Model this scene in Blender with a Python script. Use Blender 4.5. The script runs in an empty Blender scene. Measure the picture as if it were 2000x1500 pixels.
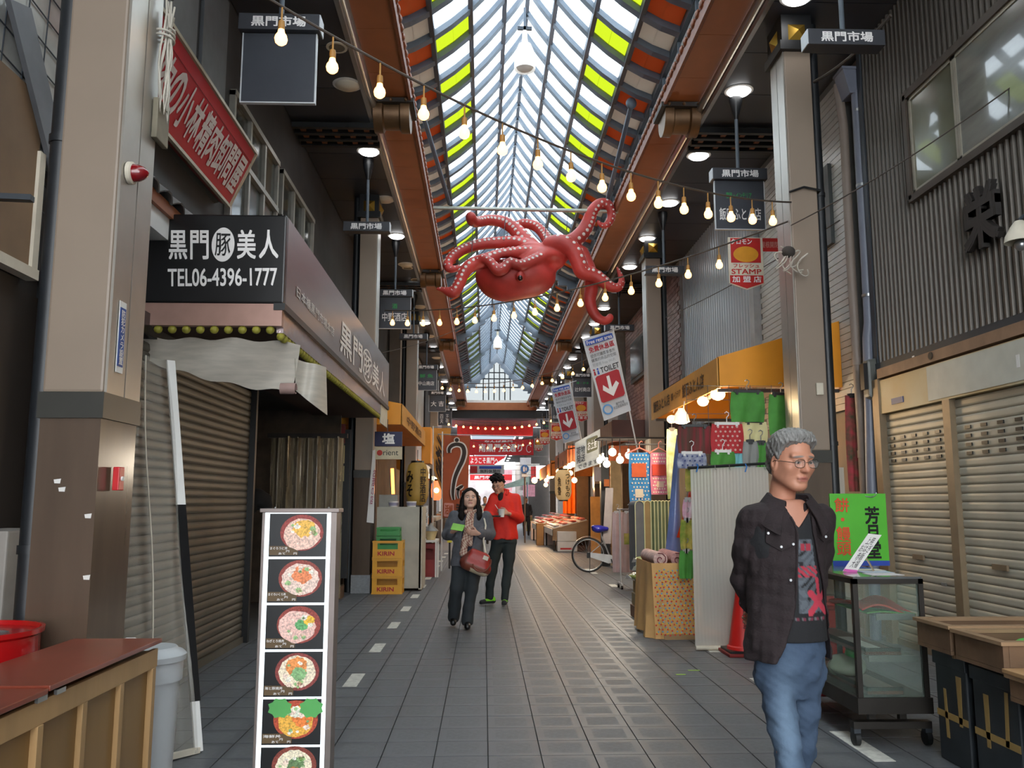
import bpy, bmesh, math, random
import numpy as np
from mathutils import Vector, Matrix

# ---------------------------------------------------------------- camera, sky, exposure
SC = bpy.context.scene
COL = SC.collection
F_PX = 1660.0                                    # focal length in pixels of the 2000 x 1500 frame
PITCH = math.atan(230 / F_PX)
YAW = -math.atan(55 / F_PX * math.cos(PITCH))
CAM = Vector((0, 0, 1.42))
cd = bpy.data.cameras.new('camera')
cd.sensor_width = 36.0
cd.lens = F_PX / 2000 * 36.0
cd.clip_start, cd.clip_end = 0.05, 400
cam = bpy.data.objects.new('camera', cd)
COL.objects.link(cam)
cam.location = CAM
cam.rotation_euler = (math.pi / 2 + PITCH, 0, YAW)
SC.camera = cam

w = bpy.data.worlds.new('overcast_sky')
SC.world = w
w.use_nodes = True
w.node_tree.nodes['Background'].inputs[0].default_value = (0.93, 0.97, 1.0, 1)
w.node_tree.nodes['Background'].inputs[1].default_value = 5.2
SC.view_settings.view_transform = 'Standard'
SC.view_settings.look = 'None'
SC.view_settings.gamma = 1
SC.view_settings.use_curve_mapping = False
SC.view_settings.exposure = 0.5
SC.cycles.max_bounces = 6
SC.cycles.diffuse_bounces = 3
SC.cycles.glossy_bounces = 3
SC.cycles.transparent_max_bounces = 14
SC.cycles.caustics_reflective = SC.cycles.caustics_refractive = False
SC.cycles.adaptive_threshold = .05

# ---------------------------------------------------------------- measuring helpers
_f = Vector((-math.sin(YAW) * math.cos(PITCH), math.cos(YAW) * math.cos(PITCH), math.sin(PITCH)))
_r = Vector((math.cos(YAW), math.sin(YAW), 0))
_u = _r.cross(_f)
def _ray(u, v): return _r * ((u - 1000) / F_PX) + _u * ((750 - v) / F_PX) + _f
def PY(u, v, Y):
    d = _ray(u, v); return CAM + d * (Y / d.y)
def PZ(u, v, Z):
    d = _ray(u, v); return CAM + d * ((Z - CAM.z) / d.z)
def PX(u, v, X):
    d = _ray(u, v); return CAM + d * (X / d.x)

# ---------------------------------------------------------------- materials
def lin(c):
    if isinstance(c, str):
        c = c.lstrip('#'); c = [int(c[i:i + 2], 16) / 255 for i in (0, 2, 4)]
        return tuple(x / 12.92 if x <= .04045 else ((x + .055) / 1.055) ** 2.4 for x in c)
    return tuple(c)
_M = {}
def M(name, col='#808080', rough=.6, metal=0., var=.12, scale=6., bump=0., bscale=40., emit=0., stretch=None,
      attr=None, col2=None, spec=.5, alpha=1., trans=0., coat=0., wave=None):
    if name in _M: return _M[name]
    m = bpy.data.materials.new(name); _M[name] = m
    m.use_nodes = True
    nt = m.node_tree; N = nt.nodes; L = nt.links
    b = N['Principled BSDF']
    c = lin(col)
    b.inputs['Roughness'].default_value = rough
    b.inputs['Metallic'].default_value = metal
    b.inputs['Specular IOR Level'].default_value = spec
    b.inputs['Coat Weight'].default_value = coat
    b.inputs['Alpha'].default_value = alpha
    b.inputs['Transmission Weight'].default_value = trans
    tc = N.new('ShaderNodeTexCoord')
    src = tc.outputs['Object']
    if stretch:
        mp = N.new('ShaderNodeMapping'); mp.inputs['Scale'].default_value = stretch
        L.new(src, mp.inputs['Vector']); src = mp.outputs['Vector']
    nz = N.new('ShaderNodeTexNoise'); nz.inputs['Scale'].default_value = scale
    nz.inputs['Detail'].default_value = 5
    L.new(src, nz.inputs['Vector'])
    rp = N.new('ShaderNodeValToRGB')
    c2 = lin(col2) if col2 else tuple(x * (1 - var) for x in c)
    c1 = c if col2 else tuple(min(1, x * (1 + var)) for x in c)
    rp.color_ramp.elements[0].position = .32; rp.color_ramp.elements[0].color = (*c2, 1)
    rp.color_ramp.elements[1].position = .68; rp.color_ramp.elements[1].color = (*c1, 1)
    L.new(nz.outputs['Fac'], rp.inputs['Fac'])
    out = rp.outputs['Color']
    if attr:
        at = N.new('ShaderNodeAttribute'); at.attribute_name = attr
        mx = N.new('ShaderNodeMix'); mx.data_type = 'RGBA'; mx.blend_type = 'MULTIPLY'
        mx.inputs[0].default_value = 1
        L.new(at.outputs['Color'], mx.inputs[6]); L.new(rp.outputs['Color'], mx.inputs[7])
        out = mx.outputs[2]
    L.new(out, b.inputs['Base Color'])
    if bump or wave:
        bp = N.new('ShaderNodeBump'); bp.inputs['Strength'].default_value = bump or .4; bp.inputs['Distance'].default_value = .01
        if wave:
            t = N.new('ShaderNodeTexWave'); t.inputs['Scale'].default_value = wave
            t.bands_direction = 'Z'; L.new(src, t.inputs['Vector']); L.new(t.outputs['Fac'], bp.inputs['Height'])
        else:
            t = N.new('ShaderNodeTexNoise'); t.inputs['Scale'].default_value = bscale; t.inputs['Detail'].default_value = 4
            L.new(src, t.inputs['Vector']); L.new(t.outputs['Fac'], bp.inputs['Height'])
        L.new(bp.outputs['Normal'], b.inputs['Normal'])
    if emit:
        b.inputs['Emission Strength'].default_value = emit
        L.new(out, b.inputs['Emission Color'])
        if emit < 6.5 and name != 'lightbox': m.cycles.emission_sampling = 'NONE'
    return m
def M_clear(name, col=(1, 1, 1), t=.8, rough=.05, tint='#b8b4a8'):
    """thin clear sheet: see-through with a glossy, faintly milky face"""
    if name in _M: return _M[name]
    m = bpy.data.materials.new(name); _M[name] = m
    m.use_nodes = True; nt = m.node_tree; N = nt.nodes; L = nt.links
    b = N['Principled BSDF']; b.inputs['Base Color'].default_value = (*lin(tint), 1); b.inputs['Roughness'].default_value = rough
    tr = N.new('ShaderNodeBsdfTransparent'); tr.inputs[0].default_value = (*col, 1)
    nz = N.new('ShaderNodeTexNoise'); nz.inputs['Scale'].default_value = 3
    mr = N.new('ShaderNodeMapRange'); mr.inputs[3].default_value = max(0, t - .08); mr.inputs[4].default_value = min(1, t + .08)
    L.new(nz.outputs['Fac'], mr.inputs[0])
    mx = N.new('ShaderNodeMixShader')
    L.new(mr.outputs[0], mx.inputs[0]); L.new(b.outputs[0], mx.inputs[1]); L.new(tr.outputs[0], mx.inputs[2])
    L.new(mx.outputs[0], N['Material Output'].inputs[0])
    return m

# ---------------------------------------------------------------- objects
def tag(o, label=None, cat=None, group=None, kind=None):
    if label: o['label'] = label
    if cat: o['category'] = cat
    if group: o['group'] = group
    if kind: o['kind'] = kind
    return o
def empty(name, loc=(0, 0, 0), label=None, cat=None, group=None, kind=None):
    o = bpy.data.objects.new(name, None); COL.objects.link(o); o.location = loc
    o.empty_display_size = .1
    return tag(o, label, cat, group, kind)
def wloc(o):
    v = Vector((0, 0, 0))
    while o: v += o.location; o = o.parent
    return v
class MB:
    def __init__(s, mat=None): s.V = []; s.F = []; s.mi = []; s.sm = []; s.T = mat or Matrix.Identity(4)
    def add(s, V, Fc, mi=0, sm=False):
        n = len(s.V); s.V += [tuple(s.T @ Vector(v)) for v in V]
        for f in Fc: s.F.append(tuple(i + n for i in f)); s.mi.append(mi); s.sm.append(sm)
        return s
    def box(s, x0, x1, y0, y1, z0, z1, mi=0):
        return s.add([(x0, y0, z0), (x1, y0, z0), (x1, y1, z0), (x0, y1, z0), (x0, y0, z1), (x1, y0, z1), (x1, y1, z1), (x0, y1, z1)],
                     [(0, 3, 2, 1), (4, 5, 6, 7), (0, 1, 5, 4), (1, 2, 6, 5), (2, 3, 7, 6), (3, 0, 4, 7)], mi)
    def obox(s, c, U, V, W, mi=0):
        """box from centre and three half vectors"""
        c, U, V, W = Vector(c), Vector(U), Vector(V), Vector(W)
        if U.cross(V).dot(W) < 0: W = -W
        P = [c + a * U + b * V + d * W for d in (-1, 1) for a, b in ((-1, -1), (1, -1), (1, 1), (-1, 1))]
        return s.add(P, [(0, 3, 2, 1), (4, 5, 6, 7), (0, 1, 5, 4), (1, 2, 6, 5), (2, 3, 7, 6), (3, 0, 4, 7)], mi)
    def bar(s, a, b, w, h=None, mi=0, up=(0, 0, 1)):
        a, b = Vector(a), Vector(b); d = (b - a); n = d.normalized(); up = Vector(up)
        if abs(n.dot(up)) > .98: up = Vector((1, 0, 0)) if abs(n.x) < .9 else Vector((0, 1, 0))
        x = n.cross(up).normalized(); y = x.cross(n)
        return s.obox((a + b) / 2, x * w / 2, y * (h or w) / 2, d / 2, mi)
    def tube(s, pts, r, n=8, mi=0, caps=True, sm=True):
        pts = [Vector(p) for p in pts]; k = len(pts)
        rs = list(r) if hasattr(r, '__len__') else [r] * k
        V = []; Fc = []; ref = None
        for i, p in enumerate(pts):
            t = (pts[min(i + 1, k - 1)] - pts[max(i - 1, 0)])
            t = t.normalized() if t.length > 1e-9 else Vector((0, 0, 1))
            if ref is None:
                ref = Vector((0, 0, 1)) if abs(t.z) < .9 else Vector((1, 0, 0))
            x = t.cross(ref)
            x = x.normalized() if x.length > 1e-6 else t.orthogonal().normalized()
            y = t.cross(x).normalized(); ref = -y if False else x.cross(t)
            for j in range(n):
                a = 2 * math.pi * j / n
                V.append(p + (x * math.cos(a) + y * math.sin(a)) * rs[i])
        for i in range(k - 1):
            for j in range(n):
                a, b = i * n + j, i * n + (j + 1) % n
                Fc.append((a, b, b + n, a + n))
        s.add(V, Fc, mi, sm)
        if caps:
            s.add(V[:n], [tuple(range(n - 1, -1, -1))], mi); s.add(V[-n:], [tuple(range(n))], mi)
        return s
    def cyl(s, a, b, r0, r1=None, n=16, mi=0, caps=True): return s.tube([a, b], [r0, r0 if r1 is None else r1], n, mi, caps)
    def lathe(s, c, prof, n=20, mi=0, axis=(0, 0, 1), sm=True):
        c = Vector(c); ax = Vector(axis).normalized(); x = ax.orthogonal().normalized(); y = ax.cross(x)
        V = []; Fc = []
        for r, z in prof:
            for j in range(n):
                a = 2 * math.pi * j / n
                V.append(c + ax * z + (x * math.cos(a) + y * math.sin(a)) * r)
        for i in range(len(prof) - 1):
            for j in range(n):
                a, b = i * n + j, i * n + (j + 1) % n
                Fc.append((a, b, b + n, a + n))
        return s.add(V, Fc, mi, sm)
    def ball(s, c, r, n=12, m=8, mi=0):
        r = Vector(r) if hasattr(r, '__len__') else Vector((r, r, r)); c = Vector(c)
        V = []; Fc = []
        for i in range(m + 1):
            ph = math.pi * i / m
            for j in range(n):
                a = 2 * math.pi * j / n
                V.append(c + Vector((r.x * math.sin(ph) * math.cos(a), r.y * math.sin(ph) * math.sin(a), -r.z * math.cos(ph))))
        for i in range(m):
            for j in range(n):
                a, b = i * n + j, i * n + (j + 1) % n
                Fc.append((a, b, b + n, a + n))
        return s.add(V, Fc, mi, True)
    def prism(s, poly, d, mi=0):
        """closed outline (3-D points) pushed along d"""
        P = [Vector(p) for p in poly]; d = Vector(d); n = len(P)
        nn = Vector((0, 0, 0))
        for i in range(n): nn += P[i].cross(P[(i + 1) % n])
        if nn.dot(d) > 0: P = P[::-1]
        Fc = [tuple(range(n)), tuple(range(2 * n - 1, n - 1, -1))] + [(i, i + n, (i + 1) % n + n, (i + 1) % n) for i in range(n)]
        return s.add(P + [p + d for p in P], Fc, mi)
    def sheet(s, fn, nu, nv, th=0., mi=0, sm=True):
        """fn(u,v) over [0,1]^2; th gives it thickness"""
        g = [[Vector(fn(i / nu, j / nv)) for j in range(nv + 1)] for i in range(nu + 1)]
        V = [p for row in g for p in row]; k = nv + 1
        Fc = [(i * k + j, (i + 1) * k + j, (i + 1) * k + j + 1, i * k + j + 1) for i in range(nu) for j in range(nv)]
        if th:
            nrm = []
            for i in range(nu + 1):
                for j in range(nv + 1):
                    a = g[min(i + 1, nu)][j] - g[max(i - 1, 0)][j]; b = g[i][min(j + 1, nv)] - g[i][max(j - 1, 0)]
                    c = a.cross(b); nrm.append(c.normalized() if c.length > 1e-12 else Vector((0, 0, 1)))
            n0 = len(V)
            V2 = [v - n_ * th for v, n_ in zip(V, nrm)]
            F2 = [tuple(x + n0 for x in f[::-1]) for f in Fc]
            ed = [(i * k, (i + 1) * k) for i in range(nu)] + [(nu * k + j, nu * k + j + 1) for j in range(nv)] + \
                 [((i + 1) * k + nv, i * k + nv) for i in range(nu)] + [(j + 1, j) for j in range(nv)]
            s.add(V + V2, Fc + F2, mi, sm)
            s.add(V + V2, [(b, a, a + n0, b + n0) for a, b in ed], mi)
            return s
        return s.add(V, Fc, mi, sm)
    def mesh(s, name, bevel=0.):
        me = bpy.data.meshes.new(name)
        me.from_pydata(s.V, [], s.F)
        me.polygons.foreach_set('material_index', s.mi)
        me.polygons.foreach_set('use_smooth', s.sm)
        if bevel:
            bm = bmesh.new(); bm.from_mesh(me)
            bmesh.ops.remove_doubles(bm, verts=bm.verts, dist=1e-5)
            ed = [e for e in bm.edges if len(e.link_faces) == 2 and e.calc_face_angle(0) > .6]
            bmesh.ops.bevel(bm, geom=ed, offset=bevel, segments=2, affect='EDGES', profile=.6, clamp_overlap=True)
            bm.to_mesh(me); bm.free()
        me.update()
        if any(s.sm): me.set_sharp_from_angle(angle=.75)
        return me
def put(name, mb, mat, parent=None, bevel=0., label=None, cat=None, group=None, kind=None, base=None):
    """one mesh object; coordinates in mb are world ones. A top-level mesh gets its origin at base."""
    me = mb if isinstance(mb, bpy.types.Mesh) else mb.mesh(name, bevel)
    for m in (mat if isinstance(mat, (list, tuple)) else [mat]): me.materials.append(m)
    o = bpy.data.objects.new(name, me); COL.objects.link(o)
    if parent is not None:
        o.parent = parent; me.transform(Matrix.Translation(-wloc(parent)))
    elif base is not None:
        me.transform(Matrix.Translation(-Vector(base))); o.location = base
    return tag(o, label, cat, group, kind)
def copy_tree(o, loc=None, parent=None, **kw):
    c = o.copy(); COL.objects.link(c); c.parent = parent
    if loc is not None: c.location = loc
    for ch in list(o.children): copy_tree(ch, None, c)
    return tag(c, **kw)

# ---------------------------------------------------------------- lettering
_txt = {}
def _glyph(s, bold, shear):
    k = (s, bold, shear)
    if k not in _txt:
        c = bpy.data.curves.new('t', 'FONT'); c.body = s; c.align_x = 'CENTER'; c.shear = shear
        c.resolution_u = 3; c.space_line = .95
        o = bpy.data.objects.new('t', c); COL.objects.link(o)
        me = bpy.data.meshes.new_from_object(o)
        V = np.array([v.co[:2] for v in me.vertices]) if len(me.vertices) else np.zeros((1, 2))
        Fc = [tuple(p.vertices) for p in me.polygons]
        if bold > .004:                       # heavier weight: the same strokes set a little apart
            n0, F0, V0 = len(V), Fc, V; V = np.concatenate([V0 + bold * .55 * np.array(d) for d in ((1, 1), (1, -1), (-1, 1), (-1, -1))])
            Fc = [tuple(i + n0 * k for i in f) for k in range(4) for f in F0]
        bpy.data.objects.remove(o); bpy.data.curves.remove(c); bpy.data.meshes.remove(me)
        lo, hi = V.min(0), V.max(0)
        _txt[k] = ((V - lo) / np.maximum(hi - lo, 1e-6), Fc, n0 if bold > .004 else len(V))
    return _txt[k]
def text(s, O, U, V, mat, parent, name='lettering', bold=.02, off=.003, shear=0., depth=0.):
    """lettering fitted to the rectangle O, O+U, O+V (lower left, width and height vectors)"""
    O, U, V = Vector(O), Vector(U), Vector(V)
    n = U.cross(V).normalized()
    P, Fc, n0 = _glyph(s, bold, shear)
    mb = MB()
    top = [O + U * float(a) + V * float(b) + n * (off + depth + .0006 * (i // n0)) for i, (a, b) in enumerate(P)]
    mb.add(top, Fc)
    if depth:
        k = len(top); edges = {}
        for f in Fc:
            for i in range(len(f)):
                e = (f[i], f[(i + 1) % len(f)]); edges[e] = 1
        rim = [e for e in edges if (e[1], e[0]) not in edges]
        mb.add(top + [p - n * depth for p in top], [(b, a, a + k, b + k) for a, b in rim])
    return put(name, mb, mat, parent)

# ---------------------------------------------------------------- implicit surfaces (bodies, octopus)
class SDF:
    def __init__(s, lo, hi, h):
        s.lo = np.array(lo, float); s.h = h
        s.n = np.maximum(np.ceil((np.array(hi) - s.lo) / h).astype(int) + 1, 4)
        s.D = np.full(s.n, .5, np.float32)
    def _win(s, lo, hi):
        a = np.clip(np.floor((np.array(lo) - s.lo) / s.h).astype(int), 0, s.n); b = np.clip(np.ceil((np.array(hi) - s.lo) / s.h).astype(int) + 1, 0, s.n)
        if (b - a).min() <= 0: return None
        ax = [s.lo[i] + s.h * np.arange(a[i], b[i]) for i in range(3)]
        return (slice(a[0], b[0]), slice(a[1], b[1]), slice(a[2], b[2])), (ax[0][:, None, None], ax[1][None, :, None], ax[2][None, None, :])
    def _mix(s, sl, d, k, sub=False):
        A = s.D[sl]; d = d.astype(np.float32)
        if sub:
            h = np.clip(.5 - .5 * (A + d) / max(k, 1e-6), 0, 1)
            s.D[sl] = A * (1 - h) - d * h + k * h * (1 - h)
        else:
            h = np.clip(.5 + .5 * (d - A) / max(k, 1e-6), 0, 1)
            s.D[sl] = d * (1 - h) + A * h - k * h * (1 - h)
    def cap(s, a, b, ra, rb=None, k=.02, sub=False, sq=(1, 1, 1)):
        rb = ra if rb is None else rb
        a = np.array(a, float); b = np.array(b, float); m = max(ra, rb) + k + 3 * s.h
        m = m / np.array(sq) if sub is None else m * np.maximum(1 / np.array(sq), 1)
        W = s._win(np.minimum(a, b) - m, np.maximum(a, b) + m)
        if W is None: return s
        sl, (x, y, z) = W
        ba = b - a; L = max(float((ba ** 2).sum()), 1e-9)
        t = np.clip(((x - a[0]) * ba[0] + (y - a[1]) * ba[1] + (z - a[2]) * ba[2]) / L, 0, 1)
        d = np.sqrt(((x - a[0] - t * ba[0]) * sq[0]) ** 2 + ((y - a[1] - t * ba[1]) * sq[1]) ** 2 + ((z - a[2] - t * ba[2]) * sq[2]) ** 2) - (ra + (rb - ra) * t)
        s._mix(sl, d, k, sub); return s
    def ell(s, c, r, k=.02, sub=False, R=None):
        c = np.array(c, float); r = np.array(r, float); m = r.max() + k + 3 * s.h
        W = s._win(c - m, c + m)
        if W is None: return s
        sl, (x, y, z) = W
        p = [x - c[0], y - c[1], z - c[2]]
        if R is not None:
            q = [sum(R[j][i] * p[j] for j in range(3)) for i in range(3)]; p = q
        k0 = np.sqrt((p[0] / r[0]) ** 2 + (p[1] / r[1]) ** 2 + (p[2] / r[2]) ** 2)
        k1 = np.sqrt((p[0] / r[0] ** 2) ** 2 + (p[1] / r[1] ** 2) ** 2 + (p[2] / r[2] ** 2) ** 2)
        d = np.where(k1 < 1e-6, -r.min(), k0 * (k0 - 1) / np.maximum(k1, 1e-6))
        s._mix(sl, d, k, sub); return s
    def chain(s, pts, rs, k=.02):
        for i in range(len(pts) - 1): s.cap(pts[i], pts[i + 1], rs[i], rs[i + 1], k)
        return s
    def rings(s, rows, k=.02, y_up=None):
        """stack of elliptical slices (z, cx, cy, rx, ry) blended along z"""
        rows = sorted(rows); zs = np.array([q[0] for q in rows]); A = np.array(rows)
        z = s.lo[2] + s.h * np.arange(s.n[2])
        I = [np.interp(z, zs, A[:, i])[None, None, :] for i in range(1, 5)]
        x = (s.lo[0] + s.h * np.arange(s.n[0]))[:, None, None]; y = (s.lo[1] + s.h * np.arange(s.n[1]))[None, :, None]
        q = np.sqrt(((x - I[0]) / I[2]) ** 2 + ((y - I[1]) / I[3]) ** 2)
        d = (q - 1) * np.minimum(I[2], I[3])
        dz = np.maximum(zs[0] - z, z - zs[-1])[None, None, :]
        d = np.maximum(d, dz)
        s._mix((slice(None),) * 3, d, k); return s
    def cut(s, fn):
        x = (s.lo[0] + s.h * np.arange(s.n[0]))[:, None, None]; y = (s.lo[1] + s.h * np.arange(s.n[1]))[None, :, None]
        z = (s.lo[2] + s.h * np.arange(s.n[2]))[None, None, :]
        s.D = np.maximum(s.D, fn(x, y, z)).astype(np.float32); return s
    def noise(s, amp, fr, seed=0):
        rg = np.random.RandomState(seed); x, y, z = [(s.lo[i] + s.h * np.arange(s.n[i])) for i in range(3)]
        T = 0
        for _ in range(5):
            kx, ky, kz = rg.randn(3) * fr; ph = rg.rand() * 6.28
            T = T + np.sin(kx * x[:, None, None] + ky * y[None, :, None] + kz * z[None, None, :] + ph)
        s.D = (s.D + amp * T / 2.2).astype(np.float32); return s
    def surf(s):
        D = s.D; D[0] = D[-1] = .1; D[:, 0] = D[:, -1] = .1; D[:, :, 0] = D[:, :, -1] = .1
        D = np.where(D == 0, 1e-6, D); S = D < 0
        n = np.array(D.shape) - 1
        cnt = np.zeros(n, np.int8)
        cs = [(i, j, k) for i in (0, 1) for j in (0, 1) for k in (0, 1)]
        def sh(A, c): return A[c[0]:c[0] + n[0], c[1]:c[1] + n[1], c[2]:c[2] + n[2]]
        for c in cs: cnt += sh(S, c)
        act = (cnt > 0) & (cnt < 8)
        ii = np.argwhere(act)
        if len(ii) == 0: return np.zeros((0, 3)), np.zeros((0, 4), int)
        idx = -np.ones(n, np.int64); idx[act] = np.arange(len(ii))
        acc = np.zeros((len(ii), 3)); num = np.zeros(len(ii))
        dv = {c: D[ii[:, 0] + c[0], ii[:, 1] + c[1], ii[:, 2] + c[2]] for c in cs}
        for a in cs:
            for ax in range(3):
                if a[ax]: continue
                b = list(a); b[ax] = 1; b = tuple(b)
                m = (dv[a] < 0) != (dv[b] < 0)
                t = np.where(m, dv[a] / np.where(m, dv[a] - dv[b], 1), 0)
                p = np.array(a, float)[None] + np.zeros((len(ii), 1)); p[:, ax] = t
                acc += p * m[:, None]; num += m
        V = s.lo + s.h * (ii + acc / num[:, None])
        Q = []
        for ax in range(3):
            o1, o2 = [(1, 2), (2, 0), (0, 1)][ax]
            a = S; sl0 = [slice(0, None)] * 3; sl0[ax] = slice(0, -1); sl1 = [slice(0, None)] * 3; sl1[ax] = slice(1, None)
            ch = S[tuple(sl0)] != S[tuple(sl1)]
            e = np.argwhere(ch)
            e = e[(e[:, o1] > 0) & (e[:, o2] > 0) & (e[:, o1] < n[o1]) & (e[:, o2] < n[o2])]
            ins = S[e[:, 0], e[:, 1], e[:, 2]]
            def cell(d1, d2):
                c = e.copy(); c[:, o1] -= d1; c[:, o2] -= d2; return idx[c[:, 0], c[:, 1], c[:, 2]]
            q = np.stack([cell(0, 0), cell(1, 0), cell(1, 1), cell(0, 1)], 1)
            q = np.where(ins[:, None], q, q[:, ::-1])
            Q.append(q[(q >= 0).all(1)])
        return V, np.concatenate(Q)
def smooth_mesh(name, parts, mats, parent, colfn=None, T=None, relax=1, **kw):
    """parts: list of (V, Q[, T[, colour function]]) joined into one object; vertex colour 'Col'"""
    VV = []; QQ = []; CC = []; n = 0
    for p in parts:
        V, Q = p[0], p[1]
        for _ in range(relax):
            e = np.concatenate([Q[:, [0, 1]], Q[:, [1, 2]], Q[:, [2, 3]], Q[:, [3, 0]]]); e = np.concatenate([e, e[:, ::-1]])
            a = np.zeros_like(V); c = np.zeros(len(V)); np.add.at(a, e[:, 0], V[e[:, 1]]); np.add.at(c, e[:, 0], 1)
            V = V * .5 + a / np.maximum(c, 1)[:, None] * .5
        fn = p[3] if len(p) > 3 else colfn
        C = fn(V) if fn else np.ones((len(V), 3))
        if len(p) > 2 and p[2] is not None:
            A = np.array(p[2]); V = V @ A[:3, :3].T + A[:3, 3]
        VV.append(V); QQ.append(Q + n); CC.append(C); n += len(V)
    V = np.concatenate(VV); Q = np.concatenate(QQ); C = np.concatenate(CC)
    me = bpy.data.meshes.new(name)
    me.vertices.add(len(V)); me.vertices.foreach_set('co', V.astype(np.float32).ravel())
    me.loops.add(4 * len(Q)); me.loops.foreach_set('vertex_index', Q.astype(np.int32).ravel())
    me.polygons.add(len(Q)); me.polygons.foreach_set('loop_start', np.arange(len(Q), dtype=np.int32) * 4)
    me.polygons.foreach_set('loop_total', np.full(len(Q), 4, np.int32))
    me.update(calc_edges=True)
    me.polygons.foreach_set('use_smooth', np.ones(len(Q), bool))
    at = me.color_attributes.new('Col', 'FLOAT_COLOR', 'POINT')
    at.data.foreach_set('color', np.concatenate([C, np.ones((len(C), 1))], 1).astype(np.float32).ravel())
    return put(name, me, mats, parent, **kw)
# ================================================================ materials of the place
mTile = M('floor_tile', '#595b5f', .48, var=.12, scale=2.2, bump=.10, bscale=120)
mTileIn = M('floor_tile_rough', '#606265', .58, var=.12, scale=30, bump=.25, bscale=260)
mGrout = M('grout', '#3c3b3a', .9)
mTileFar = M('floor_far', '#606265', .44, var=.12, scale=1.5)
mWhitePaint = M('road_paint', '#c9c7be', .7, var=.2, scale=20)
mBeige = M('pillar_beige', '#8f7f70', .45, var=.05, scale=2)
mBeigeSide = M('pillar_side_metal', '#aaa49b', .3, .55, var=.05)
mGranite = M('granite', '#5a4b3f', .2, var=.14, scale=5, coat=.2, stretch=(1, 1, .15))
mBand = M('pillar_band', '#35342f', .4, var=.1)
mPlinth = M('plinth_stone', '#8a8c8e', .7, var=.12, scale=30)
mBlack = M('black_metal', '#17181a', .4, var=.2)
mDark = M('dark_wood', '#26201c', .6, var=.25, stretch=(1, 1, .1))
mSoff = M('soffit_dark', '#303138', .38, var=.12, scale=1.2)
mGold = M('gold', '#b48f3c', .35, .8)
mBrownP = M('beam_panel', '#a8643c', .5, var=.08, scale=3)
mBrownE = M('beam_edge', '#7d3f1e', .5, var=.2, scale=20, bump=.5, bscale=60)
mSilver = M('silver', '#a9abad', .28, .8, var=.05)
mGrey = M('grey_steel', '#5b646e', .5, .2, var=.06)
mGreyD = M('dark_steel', '#3b4148', .45, .3, var=.06)
mWhite = M('white_plain', '#e4e2de', .55, var=.04)
mCream = M('cream', '#cfc6b4', .6, var=.08)
mBronze = M('bronze', '#6d5238', .45, .5, var=.15)
mLampW = M('lamp_white', '#ffffff', .5, var=0, emit=7.)
def M_glaze(name, col, k, dif, solid=False):
    m = bpy.data.materials.new(name); m.use_nodes = True; N = m.node_tree.nodes; L = m.node_tree.links
    N.remove(N['Principled BSDF'])
    a = N.new('ShaderNodeBsdfDiffuse' if solid else 'ShaderNodeBsdfTransparent'); a.inputs[0].default_value = (*col, 1)
    b = N.new('ShaderNodeBsdfTranslucent'); b.inputs[0].default_value = (*col, 1)
    nz = N.new('ShaderNodeTexNoise'); nz.inputs['Scale'].default_value = 1.5
    mr = N.new('ShaderNodeMapRange'); mr.inputs[3].default_value = dif - .05; mr.inputs[4].default_value = dif + .05
    L.new(nz.outputs['Fac'], mr.inputs[0])
    x = N.new('ShaderNodeMixShader'); L.new(mr.outputs[0], x.inputs[0])
    L.new(a.outputs[0], x.inputs[1]); L.new(b.outputs[0], x.inputs[2]); L.new(x.outputs[0], N['Material Output'].inputs[0])
    return m
mOrangeP = M_glaze('roof_panel_orange', (.52, .15, .055), 1, .22, True)
mGreyP = M_glaze('roof_panel_grey', (.55, .5, .44), 1, .24, True)
mGlazeW = M_glaze('roof_glazing_white', (.8, .84, .87), 1, .3)
mGlazeY = M_glaze('roof_glazing_lime', (.33, .37, .06), 1, .15)
mGable = M_glaze('gable_glazing', (.37, .38, .38), 1, .4)
mGlass = M_clear('window_glass', t=.35, rough=.12, tint='#4a4f4e')
mSheet = M_clear('clear_vinyl', t=.74, rough=.12, tint='#c7c2b6')

# ================================================================ floor
X0, NX = -2.37, 22                                 # tile joints every 0.30 m
ROW0 = 4.44
fl = put('floor', MB().box(-4.2, 6.0, -12, 120, -.20, -.012), mGrout, kind='structure')
g = .0035
def tile_mb(mb, x, y):
    a, b, c, d = x + g, x + .3 - g, y + g, y + .3 - g
    i = .045
    z0, z1 = -.012, 0.
    o = [(a, c), (b, c), (b, d), (a, d)]; n = [(a + i, c + i), (b - i, c + i), (b - i, d - i), (a + i, d - i)]
    V = [(p[0], p[1], z0) for p in o] + [(p[0], p[1], z1) for p in o] + [(p[0], p[1], z1) for p in n] + [(p[0], p[1], z1 - .0015) for p in n]
    mb.add(V, [(k, (k + 1) % 4, 4 + (k + 1) % 4, 4 + k) for k in range(4)] + [(4 + k, 4 + (k + 1) % 4, 8 + (k + 1) % 4, 8 + k) for k in range(4)], 0)
    mb.add(V, [(8, 9, 10, 11)], 1)
tm = MB(); tile_mb(tm, -.15, -.15); tme = tm.mesh('tile')
tme.materials.append(mTile); tme.materials.append(mTileIn)
rng = random.Random(4)
for r in range(13):
    for c in range(NX):
        o = bpy.data.objects.new('tile', tme); COL.objects.link(o); o.parent = fl
        o.location = (X0 + c * .3 + .15, ROW0 + r * .3 + .15, rng.uniform(-.001, .0006))
rest = MB()
for r in list(range(-14, 0)) + list(range(13, 70)):
    for c in range(NX): tile_mb(rest, X0 + c * .3, ROW0 + r * .3)
put('tiles', rest, [mTile, mTileIn], fl, kind='stuff')
ye = ROW0 + 70 * .3
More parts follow.
